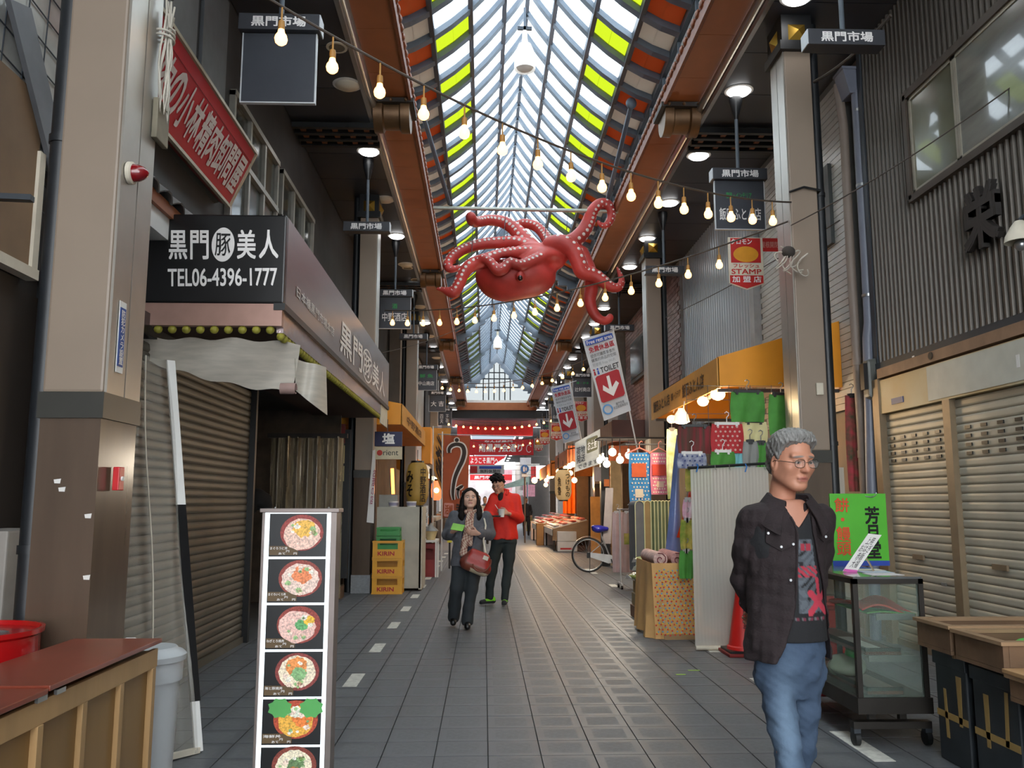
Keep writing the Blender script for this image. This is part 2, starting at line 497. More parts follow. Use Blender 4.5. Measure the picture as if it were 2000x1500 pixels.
mb = MB(); mb.box(X0, X0 + NX * .3, ye, 118, -.012, 0); mb.box(X0, X0 + NX * .3, -12, ROW0 - 14 * .3, -.012, 0); mb.box(-4.2, X0 - .004, -12, 118, -.012, .0); mb.box(X0 + NX * .3 + .004, 6, -12, 118, -.012, 0)
put('paving', mb, mTileFar, fl)
for k in range(13):
    y = 5.35 + 1.53 * k
    put('marking', MB().box(-1.09, -.98, y, y + .5, 0, .0022), mWhitePaint, fl)
for y, l in ((4.86, .62), (6.75, .35), (8.3, .4), (12.2, .3), (14.6, .4), (17.2, .4), (18.2, .4)):
    put('marking', MB().box(2.16, 2.28, y, y + l, 0, .0022), mWhitePaint, fl)
put('marking', MB().box(1.60, 1.68, 7.25, 7.28, 0, .002), M('green_tape', '#9ac24a', .5), fl)
put('marking', MB().box(1.74, 1.84, 7.42, 7.45, 0, .002), M('green_tape'), fl)

# ================================================================ outer walls (backing), soffits, beams
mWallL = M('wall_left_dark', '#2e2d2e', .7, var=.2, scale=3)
mWallR = M('wall_right_far', '#7d746a', .7, var=.12, scale=2)
put('wall_left', MB().box(-3.6, -2.62, -6, 47, 2.75, 6.6), mWallL, kind='structure')
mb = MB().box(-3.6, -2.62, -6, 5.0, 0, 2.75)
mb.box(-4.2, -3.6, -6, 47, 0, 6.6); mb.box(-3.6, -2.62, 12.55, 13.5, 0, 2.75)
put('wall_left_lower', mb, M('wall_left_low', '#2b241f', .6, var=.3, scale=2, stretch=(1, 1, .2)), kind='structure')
put('wall_right', MB().box(4.30, 5.2, -6, 47, 0, 6.6), mWallR, kind='structure')

for side, xa, xb, nm in ((-1, -2.62, -1.50, 'ceiling_left'), (1, 2.88, 4.30, 'ceiling_right')):
    ce = put(nm, MB().box(xa, xb, -6, 47, 6.53, 6.66), mSoff, kind='structure')
    pm = MB().box(xa + .01, xb - .004, .006, .994, 6.50, 6.53).mesh('panel')
    pm.materials.append(mSoff)
    for k in range(47):
        o = bpy.data.objects.new('panel', pm); COL.objects.link(o); o.parent = ce; o.location = (0, k, 0)
    put('edge_strip', MB().box(xb - .05 if side < 0 else xa, xb if side < 0 else xa + .05, -6, 47, 6.47, 6.53), mSilver, ce)
# brown beam along both eaves: panelled underside, rope-like inner lip, silver gutter
for side, xa, xb, nm in ((-1, -1.48, -1.0, 'trim_1'), (1, 2.39, 2.86, 'trim_2')):
    be = put(nm, MB().box(xa, xb, -6, 47, 6.74, 6.84), mBrownP, kind='structure')
    pm = MB().box(xa, xb, .004, .996, 6.71, 6.74).mesh('panel'); pm.materials.append(mBrownP)
    for k in range(47):
        o = bpy.data.objects.new('panel', pm); COL.objects.link(o); o.parent = be; o.location = (0, k, 0)
    xi = xb if side < 0 else xa
    put('lip', MB().box(xi - .02, xi + .02, -6, 47, 6.66, 6.80), mBrownE, be)
    k = MB()
    for i in range(220):
        y = 5 + i * .19
        k.ball((xi + (-.02 if side > 0 else .02), y, 6.83), (.035, .085, .05), 6, 4)
    put('rope_edge', k, mBrownE, be, kind='stuff')
    xo = xa - .03 if side < 0 else xb + .03
    put('gutter', MB().tube([(xo, -12, 6.63), (xo, 47, 6.63)], .07, 10), mSilver, be)
# brackets under the beam
for y in (10.9, 19.3, 27.7, 36.1, 44.4):
    for xc in (-1.25, 2.64):
        t = empty('eave_bracket', (xc, y, 6.5), 'round bronze bracket under the %s eave beam %s along the arcade' % ('left' if xc < 0 else 'right', {10.9: 'nearest', 19.3: 'second', 27.7: 'third', 36.1: 'fourth', 44.4: 'farthest'}[y]), 'bracket', 'bronze brackets under the eave beams')
        pr = [(.0, -.24), (.24, -.24), (.24, -.12), (.20, -.10), (.20, .10), (.24, .12), (.24, .24), (0, .24)]
        put('drum', MB().lathe((xc, y, 6.58), pr, 24, axis=(1, 0, 0)), mBronze, t)
        put('mount', MB().box(xc - .3, xc + .3, y - .28, y + .28, 6.64, 6.70), mDark, t)
        for s in (-.2, 0, .2): put('stud', MB().ball((xc + s, y - .285, 6.67), .025, 8, 6), mBronze, t)
# slatted lattice frames below the soffit
for y in (10.9, 19.3, 27.7):
    for xa, xb in ((-2.6, -1.5), (2.9, 4.2)):
        t = empty('lattice_frame', ((xa + xb) / 2, y, 6.4), 'dark slatted lattice with small wooden blocks under the %s soffit, %s' % ('left' if xa < 0 else 'right', {10.9: 'nearest the camera', 19.3: 'second along', 27.7: 'third along'}[y]), 'lattice', 'slatted lattices under the soffits')
        for j in range(4):
            put('slat', MB().box(xa, xb, y + j * .2, y + j * .2 + .07, 6.40, 6.47), mBlack, t)
            if j < 3:
                for q in range(5):
                    x = xa + .12 + q * (xb - xa - .24) / 4
                    put('block', MB().box(x - .035, x + .035, y + j * .2 + .07, y + j * .2 + .2, 6.425, 6.46), M('lattice_block', '#7a4c32', .6), t)

# ================================================================ roof
RC = .69
PROF = [(0, 8.32), (.20, 8.02), (.40, 7.75), (.66, 7.43), (.915, 7.15), (1.18, 6.91), (1.46, 6.70), (1.72, 6.55), (2.0, 6.44)]
PROF = [(d, z + 1.42) for d, z in PROF]
PITCH_Y, R0 = .66, -5.67                            # rib spacing; a rib stands at 11.49
roof = empty('roof', (RC, 12, 9), kind='structure')
NR = 80
def rib_mesh():
    mb = MB()
    for s in (-1, 1):
        for i in range(len(PROF) - 1):
            (d0, z0), (d1, z1) = PROF[i], PROF[i + 1]
            mb.prism([(RC + s * d0, -.055, z0 + .02), (RC + s * d1, -.055, z1 + .02), (RC + s * d1, -.055, z1 - .10), (RC + s * d0, -.055, z0 - .10)], (0, .13, 0))
    return mb
rme = rib_mesh().mesh('rib'); rme.transform(Matrix.Translation((-RC, 0, -9))); rme.materials.append(mGrey)
for k in range(NR):
    o = bpy.data.objects.new('rib', rme); COL.objects.link(o); o.parent = roof; o.location = (0, R0 + k * PITCH_Y - 12, 0)
for i in (0, 2, 4, 6, 8):
    for s in ((-1, 1) if i else (1,)):
        d, z = PROF[i]; x = RC + s * d
        put('purlin' if i else 'ridge_beam', MB().box(x - .035, x + .035, -6, 47, z - .10, z + .03), mGrey if i < 6 else mGreyD, roof)
def panel_mb(col, s, y0=0., ln=PITCH_Y, mb=None):
    mb = mb or MB(); i = 2 * col
    for a in (i, i + 1):
        (d0, z0), (d1, z1) = PROF[a], PROF[a + 1]
        mb.prism([(RC + s * d0, y0 + .05, z0 + .012), (RC + s * d1, y0 + .05, z1 + .012), (RC + s * d1, y0 + .05, z1), (RC + s * d0, y0 + .05, z0)], (0, ln - .1, 0))
    return mb
PM = {}
def roof_mat(col, k):
    # k counted from the rib at 11.49
    odd = (k % 2 == 0) if k < 8 else (k % 2 == 1)
    if col == 3: return mOrangeP if odd else mGreyP
    if col == 2: return mGlazeY if odd else mGlazeW
    return mGlazeW
far = {}
for r in range(NR - 1):
    y = R0 + r * PITCH_Y; k = r - 26
    for col in range(4):
        for s in (-1, 1):
            mt = roof_mat(col, k)
            if 9.0 < y < 27.5:
                key = (col, s, mt.name)
                if key not in PM:
                    me = panel_mb(col, s).mesh('panel'); me.transform(Matrix.Translation((-RC, 0, -9))); me.materials.append(mt); PM[key] = me
                o = bpy.data.objects.new('panel', PM[key]); COL.objects.link(o); o.parent = roof; o.location = (0, y - 12, 0)
            else:
                far.setdefault(mt.name, (MB(), mt)); panel_mb(col, s, y, PITCH_Y, far[mt.name][0])
for mb, mt in far.values(): put('panels', mb, mt, roof, kind='stuff')
# upright side bands between beam and roof edge, with a service rail
for s in (-1, 1):
    x = RC + s * 2.0
    for k in range(36):
        y = 8 + k * 1.0
        put('rail_post', MB().box(x - .02, x + .02, y - .02, y + .02, 6.84, 7.86), mGrey, roof)
    put('side_rail', MB().box(x - .02, x + .02, -6, 47, 7.3, 7.34), mGrey, roof)
    put('side_panel', MB().box(x + s * .06, x + s * .08, -6, 47, 6.84, 7.88), M('side_panel', '#cfd2d2', .6), roof)
# heavier arched frames
for y in (24.2, 33.0, 40.2):
    mb = MB()
    for s in (-1, 1):
        for i in range(len(PROF) - 1):
            (d0, z0), (d1, z1) = PROF[i], PROF[i + 1]
            mb.prism([(RC + s * d0, y, z0), (RC + s * d1, y, z1), (RC + s * d1, y, z1 - .28), (RC + s * d0, y, z0 - .42)], (0, .12, 0))
    put('arch_frame', mb, mGrey, roof)
# gable end with muntins
YG = 46.9
gb = empty('wall_end', (RC, YG, 6.7), kind='structure')
base_z = 6.95
out = [(RC - 2.0, YG, base_z)] + [(RC - d, YG, z - .35) for d, z in PROF[::-1]] + [(RC + d, YG, z - .35) for d, z in PROF[1:]] + [(RC + 2.0, YG, base_z)]
put('gable_glazing', MB().prism(out, (0, .03, 0)), mGable, gb)
for s in (-1, 1):
    for i in range(len(PROF) - 1):
        (d0, z0), (d1, z1) = PROF[i], PROF[i + 1]
        put('barge_board', MB().prism([(RC + s * d0, YG - .1, z0), (RC + s * d1, YG - .1, z1), (RC + s * d1, YG - .1, z1 - .45), (RC + s * d0, YG - .1, z0 - .6)], (0, .1, 0)), mGrey, gb)
for d in (-.75, -.45, -.15, .15, .45, .75):
    zt = np.interp(abs(d), [p[0] for p in PROF], [p[1] for p in PROF]) - .5
    put('muntin', MB().box(RC + d - .03, RC + d + .03, YG - .06, YG - .005, base_z, zt), mBlack, gb)
for z in (7.72, 8.2, 8.55):
    hw = np.interp(-z, [-p[1] + .5 for p in PROF], [p[0] for p in PROF])
    put('muntin', MB().box(RC - hw, RC + hw, YG - .065, YG - .01, z - .03, z + .03), mBlack, gb)
put('sill_band', MB().box(RC - 1.75, RC + 1.75, YG - .1, YG + .1, 6.85, 7.0), mWhite, gb)
put('cross_beam', MB().box(RC - 2.2, RC + 2.2, YG - .2, YG + .3, 6.45, 6.85), mBrownP, gb)
put('lower_beam', MB().box(-2.6, 4.3, YG, YG + .5, 6.0, 6.45), mBlack, gb)
put('ceiling_bridge', MB().box(-2.6, 4.3, YG + .5, 53, 6.05, 6.2), mSoff, kind='structure')

# ================================================================ pillars
def pillar(x0, x1, y, label, cap_z=6.1):
    t = empty('pillar', ((x0 + x1) / 2, y + .2, 0), label, 'pillar', 'beige pillars along the arcade', 'structure')
    inner = 1 if x0 < 0 else -1
    xi, xo = (x1, x0) if inner > 0 else (x0, x1)
    put('shaft', MB().box(x0, x1, y, y + .40, 1.92, cap_z), mBeige, t, bevel=.012)
    mb = MB()
    mb.box(min(xi, xi + inner * .012), max(xi, xi + inner * .012), y + .012, y + .20, 1.92, cap_z)
    mb.box(min(xi, xi + inner * .012), max(xi, xi + inner * .012), y + .212, y + .39, 1.92, cap_z)
    put('side_cladding', mb, mBeigeSide, t)
    put('granite_base', MB().box(x0, x1, y, y + .40, .28, 1.80), mGranite, t)
    put('band', MB().box(x0 - .012, x1 + .012, y - .012, y + .412, 1.80, 1.92), mBand, t)
    put('plinth', MB().box(x0 - .01, x1 + .01, y - .01, y + .41, 0, .28), mPlinth, t)
    cb = MB().box(x0 - .05, x1 + .05, y - .05, y + .45, cap_z, cap_z + .10); cb.box(x0 - .02, x1 + .02, y - .02, y + .42, cap_z + .1, 6.52)
    put('capital', cb, mBlack, t)
    zc = cap_z + .20; xm = (x0 + x1) / 2
    dm = MB()
    for c, n, a in (((xm, y - .02, zc), (0, -1, 0), (1, 0, 0)), ((xi + inner * .02, y + .2, zc), (inner, 0, 0), (0, 1, 0))):
        c = Vector(c); n = Vector(n); a = Vector(a) * .09; b = Vector((0, 0, .09))
        q = [c + a + b, c - a + b, c - a - b, c + a - b]
        for i in range(4): dm.add([q[i], q[(i + 1) % 4], c + n * .06], [(0, 1, 2)])
    put('gold_stud', dm, mGold, t)
    return t
LP = [3.94, 13.7, 22.3, 32.5, 41.5]
RP = [8.25, 15.9, 24.0, 32.2, 40.4]
wordsL = ['closest to the camera behind the wooden counter', 'standing beside the stack of yellow crates', 'behind the brown eel banner, third on that side', 'fourth along the row with the orange awnings', 'last before the gable end, on the crate side']
wordsR = ['behind the old man, with the green sign before it', 'beside the brick facade and the white toilet banners', 'third along on the futon shop side', 'fourth along beyond the pickle shop lantern', 'last before the gable end, on the pickle shop side']
for y, wd in zip(LP, wordsL): pillar(-2.03 if y < 5 else -2.07, -1.755 if y < 5 else -1.79, y, 'beige metal-clad pillar ' + wd)
for y, wd in zip(RP, wordsR): pillar(3.12, 3.40, y, 'beige metal-clad pillar ' + wd)
# black drainpipes by the pillars
def drain(x, y, r, label, z0=0., z1=6.5, mat=None, loops=()):
    t = empty('drainpipe', (x, y, 0), label, 'pipe')
    put('pipe', MB().tube([(x, y, z0), (x, y, z1)], r, 14), mat or mBlack, t)
    for z in loops: put('collar', MB().tube([(x, y, z - .02), (x, y, z + .02)], r + .008, 14), mat or mBlack, t)
    return t
mPipeB = M('pipe_black', '#202327', .42, var=.15)
drain(-2.105, 4.1, .055, 'thick black drainpipe against the nearest pillar by the red drum', mat=mPipeB, loops=(1.2, 3.2, 5.1))
drain(3.50, 8.45, .055, 'thick black drainpipe beside the pillar behind the old man', mat=mPipeB, loops=(2.0, 4.6))
drain(-2.15, 13.9, .06, 'black drainpipe beside the pillar next to the yellow crates', mat=mPipeB)
drain(3.49, 16.1, .06, 'black drainpipe beside the pillar under the toilet banners', mat=mPipeB)
drain(-2.15, 22.5, .06, 'black drainpipe beside the third pillar on the crate side', mat=mPipeB)
drain(3.49, 24.2, .06, 'black drainpipe beside the third pillar on the futon shop side', mat=mPipeB)

# ================================================================ downlights
mRing = M('light_ring', '#d8d6d2', .5)
def downlight(proto_lit):
    t = empty('downlight', (0, 0, 6.5))
    put('ring', MB().lathe((0, 0, 6.5), [(.0, -.012), (.15, -.014), (.178, -.006), (.178, 0)], 24, axis=(0, 0, 1)), mRing, t)
    put('diffuser', MB().lathe((0, 0, 6.5), [(.148, -.014), (.125, -.038), (.0, -.046)][::-1], 24), mLampW if proto_lit else mCream, t)
    return t
lit = downlight(True); off = downlight(False); fl_, fo_ = True, True
for k in range(24):
    y = -.1 + 2.0 * k
    for x in (-1.70, 3.155):
        on = x > 0 or k % 2 == 0
        src = lit if on else off
        first = fl_ if on else fo_
        o = src if first else copy_tree(src)
        if on: fl_ = False
        else: fo_ = False
        o.location = (x, y, 6.5)
        if x > 0: tag(o, 'lit round downlight set in the dark soffit on the futon shop side', 'light', 'lit downlights on the futon shop side')
        elif on: tag(o, 'lit round downlight set in the dark soffit on the phone number sign side', 'light', 'lit downlights on the phone sign side')
        else: tag(o, 'unlit pale round ceiling light in the dark soffit on the phone number sign side', 'light', 'unlit ceiling lights on the phone sign side')
for i, (u, v) in enumerate(((658, 92), (796, 523), (812, 546))):
    p = PZ(u, v, 6.5)
    t = empty('ceiling_speaker', p, ['cream ceiling speaker grille close to the upper string of bulbs', 'cream ceiling speaker grille above the liquor shop sign', 'cream ceiling speaker grille just beyond the one above the liquor shop sign'][i], 'speaker', 'cream ceiling speakers')
    put('rim', MB().lathe(p, [(.09, -.012), (.12, -.01), (.12, 0)], 20), mCream, t)
    put('grille', MB().lathe(p, [(0, -.008), (.09, -.008)][::-1], 20), M('speaker_grille', '#6d6557', .7), t)
# two high-bay pendant lamps on the ridge
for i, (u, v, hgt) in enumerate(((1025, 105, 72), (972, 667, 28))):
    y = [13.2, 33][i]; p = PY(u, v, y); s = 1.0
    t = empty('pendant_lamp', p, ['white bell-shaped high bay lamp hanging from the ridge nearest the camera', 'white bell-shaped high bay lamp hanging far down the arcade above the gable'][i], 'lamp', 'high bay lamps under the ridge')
    put('shade', MB().lathe(p, [(.17, -.28), (.175, -.22), (.165, 0), (.10, .16), (.05, .20), (.05, .24)], 24), M('lamp_shade_white', '#f4f4f2', .4, var=.02, emit=.25), t)  # lamp is unlit; faint glow added to the shade to keep it from greying
    put('glass', MB().ball(p + Vector((0, 0, -.22)), (.15, .15, .09)), mWhite, t)
    put('neck', MB().cyl(p + Vector((0, 0, .22)), p + Vector((0, 0, .40)), .045), mCream, t)
    put('hanger', MB().bar(p + Vector((0, 0, .4)), (p.x, p.y, 9.6), .04), mGrey, t)
    put('plate', MB().box(p.x - .12, p.x + .12, p.y - .02, p.y + .02, p.z + .42, p.z + .48), mGreyD, t)
# ================================================================ left side
mShut = M('shutter_taupe', '#6e695f', .5, .2, var=.08, scale=3)
mSignBlk = M('sign_black', '#121214', .3, var=.05)
mLet = M('letter_white', '#efecea', .5, var=.02)
mPinkMet = M('pink_metal', '#b08c80', .35, .4, var=.08)
mBrush = M('brushed_silver', '#8c8788', .32, .75, var=.06, stretch=(1, .1, 1))
mRedSign = M('sign_red', '#b3202c', .28, var=.08, scale=2)
mLetG = M('letter_pale', '#c9c0bd', .5)
mWood = M('wood_pale', '#a58358', .55, var=.18, scale=5, stretch=(1, 1, .15), bump=.1)
mWoodD = M('wood_panel', '#86663c', .5, var=.15, scale=4, stretch=(1, 1, .2))
mTopRed = M('counter_top', '#7d3a2a', .28, var=.12, scale=4)
mYelT = M('yellow_trim', '#9a9436', .6)

# roller shutter of the first shop
sh = empty('door_1', (-2.45, 7.0, 0), kind='structure')
for k in range(36):
    z = .06 + k * .07
    put('slat', MB().sheet(lambda a, b: (-2.47 + .011 * min(1, 2.2 * math.sin(math.pi * b)), 5.0 + a * 4.0, z + b * .068), 1, 5, .004), mShut, sh)
put('bottom_rail', MB().box(-2.48, -2.44, 5.0, 9.0, 0, .06), mShut, sh)
put('guide', MB().box(-2.52, -2.40, 9.0, 9.06, 0, 2.7), mBlack, sh)
put('guide', MB().box(-2.52, -2.40, 4.94, 5.0, 0, 2.7), mBlack, sh)
put('header_box', MB().box(-2.62, -2.40, 4.94, 9.06, 2.6, 2.76), mBlack, sh)
# dark recess beyond the shutter
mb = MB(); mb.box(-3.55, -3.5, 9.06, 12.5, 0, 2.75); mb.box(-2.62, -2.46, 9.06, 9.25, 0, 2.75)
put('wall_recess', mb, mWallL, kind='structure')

# fascia sign: black end face with lettering and telephone number, long silver side
T0 = PY(560, 420, 6.05); B0 = PY(558, 592, 6.05); xs = T0.x
z1, z0 = T0.z, B0.z
yf = 12.85
fs = empty('shop_sign', ((xs - 2.5) / 2, 6.05, z0), 'black and silver shop fascia sign with white lettering and a telephone number', 'sign')
put('end_panel', MB().box(-2.55, xs, 6.05, 6.12, z0, z1), mSignBlk, fs, bevel=.012)
put('side_panel', MB().box(xs - .06, xs, 6.12, yf, z0, z1), mBrush, fs)
put('top_cover', MB().box(-2.55, xs - .06, 6.12, yf, z1 - .03, z1 - .005), mGreyD, fs)
put('black_edge', MB().box(xs - .07, xs + .012, 6.05, yf, z0 - .05, z0), mBlack, fs)
zb = PY(557, 636, 6.05).z
put('soffit_band', MB().box(-2.55, xs - .01, 6.06, 6.12, zb, z0 - .003), mPinkMet, fs)
put('side_band', MB().box(xs - .06, xs - .01, 6.12, yf, zb - .04, z0 - .05), M('hammered_metal', '#a99a9c', .22, .8, var=.2, scale=3, bump=.5, bscale=14), fs)
put('canopy_underside', MB().box(-2.5, xs - .06, 6.12, yf, zb + .0, zb + .03), M('maroon_underside', '#33191a', .6), fs)
bm_ = MB()
for i in range(10): bm_.ball((-2.45 + i * .10, 6.09, zb - .025), (.032, .03, .03), 8, 6)
for i in range(64): bm_.ball((xs - .035, 6.15 + i * .105, zb - .06), (.03, .035, .032), 8, 6)
put('bobble_trim', bm_, mYelT, fs, kind='stuff')
def rect(p0, p1, p2, Y): a = PY(*p0, Y); return a, PY(*p1, Y) - a, PY(*p2, Y) - a
Ye = 6.048
for s, (a, b, c, d) in (('黒', (330, 507, 366, 450)), ('門', (372, 507, 408, 450)), ('美', (463, 506, 500, 449)), ('人', (506, 505, 544, 449))):
    O, U, V = rect((a, b), (c, b), (a, d), Ye); text(s, O, U, V, mLet, fs, bold=.03)
c0 = PY(436, 478, Ye)
put('emblem_disc', MB().prism([c0 + Vector((.082 * math.cos(q), -.001, .128 * math.sin(q))) for q in np.linspace(0, 6.283, 41)[:-1]], (0, -.004, 0)), mLet, fs)
text('豚', c0 + Vector((-.055, -.005, -.085)), (.11, 0, 0), (0, 0, .17), mSignBlk, fs, bold=.01)
O, U, V = rect((328, 560), (542, 558), (328, 525), Ye); text('TEL06-4396-1777', O, U, V, mLet, fs, bold=.025)
# lettering along the silver side, reading away from the camera
hz = z1 - z0
def side(s, ya, yb, fa, fb, mat=mLet, bold=.02):
    text(s, (xs, ya, z0 + hz * fa), (0, yb - ya, 0), (0, 0, hz * (fb - fa)), mat, fs, bold=bold)
side('日本橋黒門市場本店', 6.45, 8.1, .22, .36)
side('黒', 8.45, 9.2, .12, .62, bold=.03); side('門', 9.3, 10.0, .12, .62, bold=.03)
side('豚', 10.1, 10.85, .16, .58); side('美', 10.95, 11.6, .12, .62, bold=.03); side('人', 11.7, 12.3, .12, .62, bold=.03)
ri = MB()
for k in range(40):
    a = 2 * math.pi * k / 40; b = 2 * math.pi * (k + 1) / 40
    q = lambda t, r: (xs + .003, 10.47 + .46 * r * math.cos(t), z0 + hz * .37 + hz * .31 * r * math.sin(t))
    ri.add([q(a, 1), q(b, 1), q(b, .9), q(a, .9)], [(0, 1, 2, 3)])
put('emblem_ring', ri, mLet, fs)
put('paper_notice', MB().box(xs - .02, xs - .005, 12.0, 12.8, z0 - .32, z0 - .06), M('notice_paper', '#c9c3b0', .8), fs)

# torn cloth valance hanging below the fascia
mCloth = M('valance_cloth', '#b3aca0', .45, var=.12, scale=5, stretch=(1, 1, 6))
vt = empty('torn_valance', (-1.9, 6.3, 2.3), 'torn grey plastic valance sagging under the phone number sign', 'cloth')
TL, TR = PY(256, 655, 6.15), PY(585, 670, 6.3)
BL, BR = PY(252, 692, 6.15), PY(565, 762, 6.3)
def vf(a, b):
    top = TL.lerp(TR, a); bot = BL.lerp(BR, a)
    p = top.lerp(bot, b); p.y += .05 * math.sin(7 * a + 2 * b) + .06 * b
    p.z += -.05 * math.sin(math.pi * a) * b + .012 * math.sin(23 * a)
    return p
put('sheet', MB().sheet(vf, 30, 8, .004), mCloth, vt)
def vf2(a, b):
    p = PY(575 + 62 * a, 700 + 18 * a + b * (62 + 30 * a), 6.35 + .25 * a)
    p.y += .05 * math.sin(6 * a + b); return p
put('torn_flap', MB().sheet(vf2, 12, 8, .004), mCloth, vt)
def vf3(a, b):
    an = a * 5.5; r = .05 * (1 - .3 * a)
    c = PY(548 + b * 30, 760, 6.3); return c + Vector((0, r * math.cos(an), r * math.sin(an)))
put('rolled_edge', MB().sheet(vf3, 14, 3, .003), M('valance_back', '#9b7f78', .5), vt)

# clear vinyl windbreak with its leaning edge bar
wb = empty('vinyl_windbreak', (-1.75, 5.0, 0), 'clear vinyl curtain with a black and white leaning edge bar by the roller shutter', 'curtain')
A0 = PY(333, 705, 5.75); A1 = PY(394, 1385, 4.85); A2 = PZ(388, 1468, .01)
C0 = PY(252, 690, 5.75); C1 = PZ(250, 1440, .02); C1.y = 4.85; C1.x = -1.93
def wf(a, b):
    p = (C0.lerp(A0, a)).lerp(C1.lerp(A2, a), b)
    p.y += .05 * math.sin(a * 11) * (1 - .4 * b); p.x += .012 * math.sin(b * 9 + a * 6); return p
put('vinyl_sheet', MB().sheet(wf, 24, 20), mSheet, wb)
mid = A0.lerp(A2, .41)
put('white_bar', MB().bar(A0, mid, .055, .02), mWhite, wb)
put('black_bar', MB().bar(mid, A0.lerp(A2, .89), .055, .025), mSignBlk, wb)
put('white_foot', MB().bar(A0.lerp(A2, .89), A2, .045, .02), mWhite, wb)
put('hem', MB().bar(C1 + Vector((.1, 0, .01)), A2 + Vector((0, 0, .01)), .03, .03), mCream, wb)
for f in (.45,):
    a = wf(f, 0); b = wf(f, 1)
    put('seam', MB().tube([wf(f, t / 10) + Vector((.004, -.004, 0)) for t in range(11)], .004, 6), mCream, wb)

# second clear curtain across the far end of the recess
ct = empty('clear_curtain', (-2.4, 12.0, 0), 'clear vinyl curtain hanging in folds behind the lit menu stand', 'curtain')
def cf(a, b):
    x = -2.95 + 1.0 * a; return (x, 11.9 + .05 * math.sin(a * 46) + .03 * math.sin(a * 17), 2.32 - b * 2.2)
put('vinyl_folds', MB().sheet(cf, 90, 4), M_clear('vinyl_folds', t=.5, rough=.15, tint='#b5a88c'), ct)
put('rail', MB().box(-3.0, -1.9, 11.86, 11.94, 2.30, 2.36), mDark, ct)
put('wall_back_shop', MB().box(-3.5, -2.1, 12.5, 12.55, 0, 2.75), M('shop_back', '#4a4036', .8, var=.3), kind='structure')
t = empty('bundled_cloth', PY(505, 985, 9.4), 'bundle of black cloth tied at the end of the roller shutter', 'cloth')
c = PY(505, 985, 9.4)
s_ = SDF(c - Vector((.3, .3, .35)), c + Vector((.3, .3, .35)), .025)
rg = random.Random(2)
for i in range(9): s_.ell(c + Vector((rg.uniform(-.1, .1), rg.uniform(-.08, .08), rg.uniform(-.17, .17))), (rg.uniform(.05, .1),) * 3, k=.03)
smooth_mesh('folds', [s_.surf()], M('cloth_black', '#141313', .9, bump=.4, bscale=20), t)

# upper storey behind the red sign
up = M('upper_panel', '#5b5e62', .5, var=.1)
for i, (ya, yb) in enumerate(((8.3, 10.2), (10.4, 12.4))):
    wn = empty('window_%d' % (i + 1), (-2.6, ya, 4.3), kind='structure')
    fr = MB()
    for z in (4.05, 4.95, 5.55): fr.box(-2.62, -2.55, ya, yb, z, z + .06)
    for k in range(4): y = ya + (yb - ya - .06) * k / 3; fr.box(-2.62, -2.56, y, y + .06, 4.05, 5.6)
    put('frame', fr, M('window_alu', '#9a968e', .4, .5), wn)
    for k in range(3):
        y = ya + (yb - ya) * k / 3 + .05
        put('pane', MB().box(-2.61, -2.60, y, y + (yb - ya) / 3 - .04, 4.1, 5.55), mGlass, wn)
put('ledge', MB().box(-2.62, -2.35, 8.2, 12.6, 3.92, 4.02), M('ledge_metal', '#84827e', .4, .5), label='grey metal ledge under the upstairs windows beyond the red sign', cat='ledge', base=(-2.5, 10, 3.92))
for i, y in enumerate((5.2, 6.4, 7.35)):
    put('cladding_panel', MB().box(-2.64, -2.585, y, y + [1.05, .8, .7][i], 4.55, 6.4), up, label=['grey upstairs cladding panel behind the coiled white rope', 'grey upstairs cladding panel in the middle above the red sign', 'grey upstairs cladding panel near the upstairs windows'][i], cat='panel', base=(-2.6, y, 4.55))
# small tiled pent roof below the red sign
pr = empty('pent_roof', (-2.45, 6.5, 3.5), 'little grey clay-tiled pent roof showing under the red sign', 'roof')
for k in range(14):
    y = 5.2 + k * .25
    for j in range(2):
        a = Vector((-2.62 + j * .17, y, 3.82 - j * .13)); b = a + Vector((.2, 0, -.15))
        put('roof_tile', MB().sheet(lambda u_, v_: a.lerp(b, u_) + Vector((.03 * math.sin(math.pi * v_), .27 * v_, .05 * math.sin(math.pi * v_))), 1, 5, .012), M('clay_tile', '#6f6e6c', .6, var=.15), pr)
put('fascia_board', MB().box(-2.30, -2.27, 5.2, 8.5, 3.46, 3.55), M('board_orange', '#8d5230', .6), pr)
put('plaster_strip', MB().box(-2.62, -2.30, 5.2, 8.5, 3.30, 3.46), mWhite, pr)

# red butcher's sign, leaning out over the arcade
S = lambda p, Y: PY(*p, Y)
far_t, far_b = PY(500, 300, 8.0), PY(447, 403, 8.0)
near_y = 5.0
nt_, nb_ = Vector((far_t.x, near_y, far_t.z)), Vector((far_b.x, near_y, far_b.z))
rs = empty('red_sign', (far_b.x, 6.5, far_b.z), 'long red butcher sign with pale lettering tilted out above the phone number sign', 'sign')
nrm = (far_t - nt_).cross(far_b - nt_).normalized()
if nrm.x < 0: nrm = -nrm
put('panel', MB().prism([nt_, far_t, far_b, nb_], -nrm * .10), mRedSign, rs)
fr = MB()
for a, b in ((nt_, far_t), (far_t, far_b), (far_b, nb_), (nb_, nt_)): fr.bar(a, b, .03, .03)
put('frame', fr, M('sign_frame', '#a79c86', .5, .3), rs)
put('underside', MB().prism([nb_ - nrm * .1, far_b - nrm * .1, far_b - nrm * .1 + Vector((-.18, 0, -.05)), nb_ - nrm * .1 + Vector((-.18, 0, -.05))], (0, 0, .03)), M('sign_underside', '#4a463c', .6), rs)
hv = nt_ - nb_
for i, ch in enumerate('肉の小林精肉卸問屋'):
    ya = 5.86 + i * .232
    text(ch, Vector((nb_.x, ya, nb_.z)) + hv * .16, (0, .215, 0), hv * .62, mLetG, rs, bold=.045, off=.004)
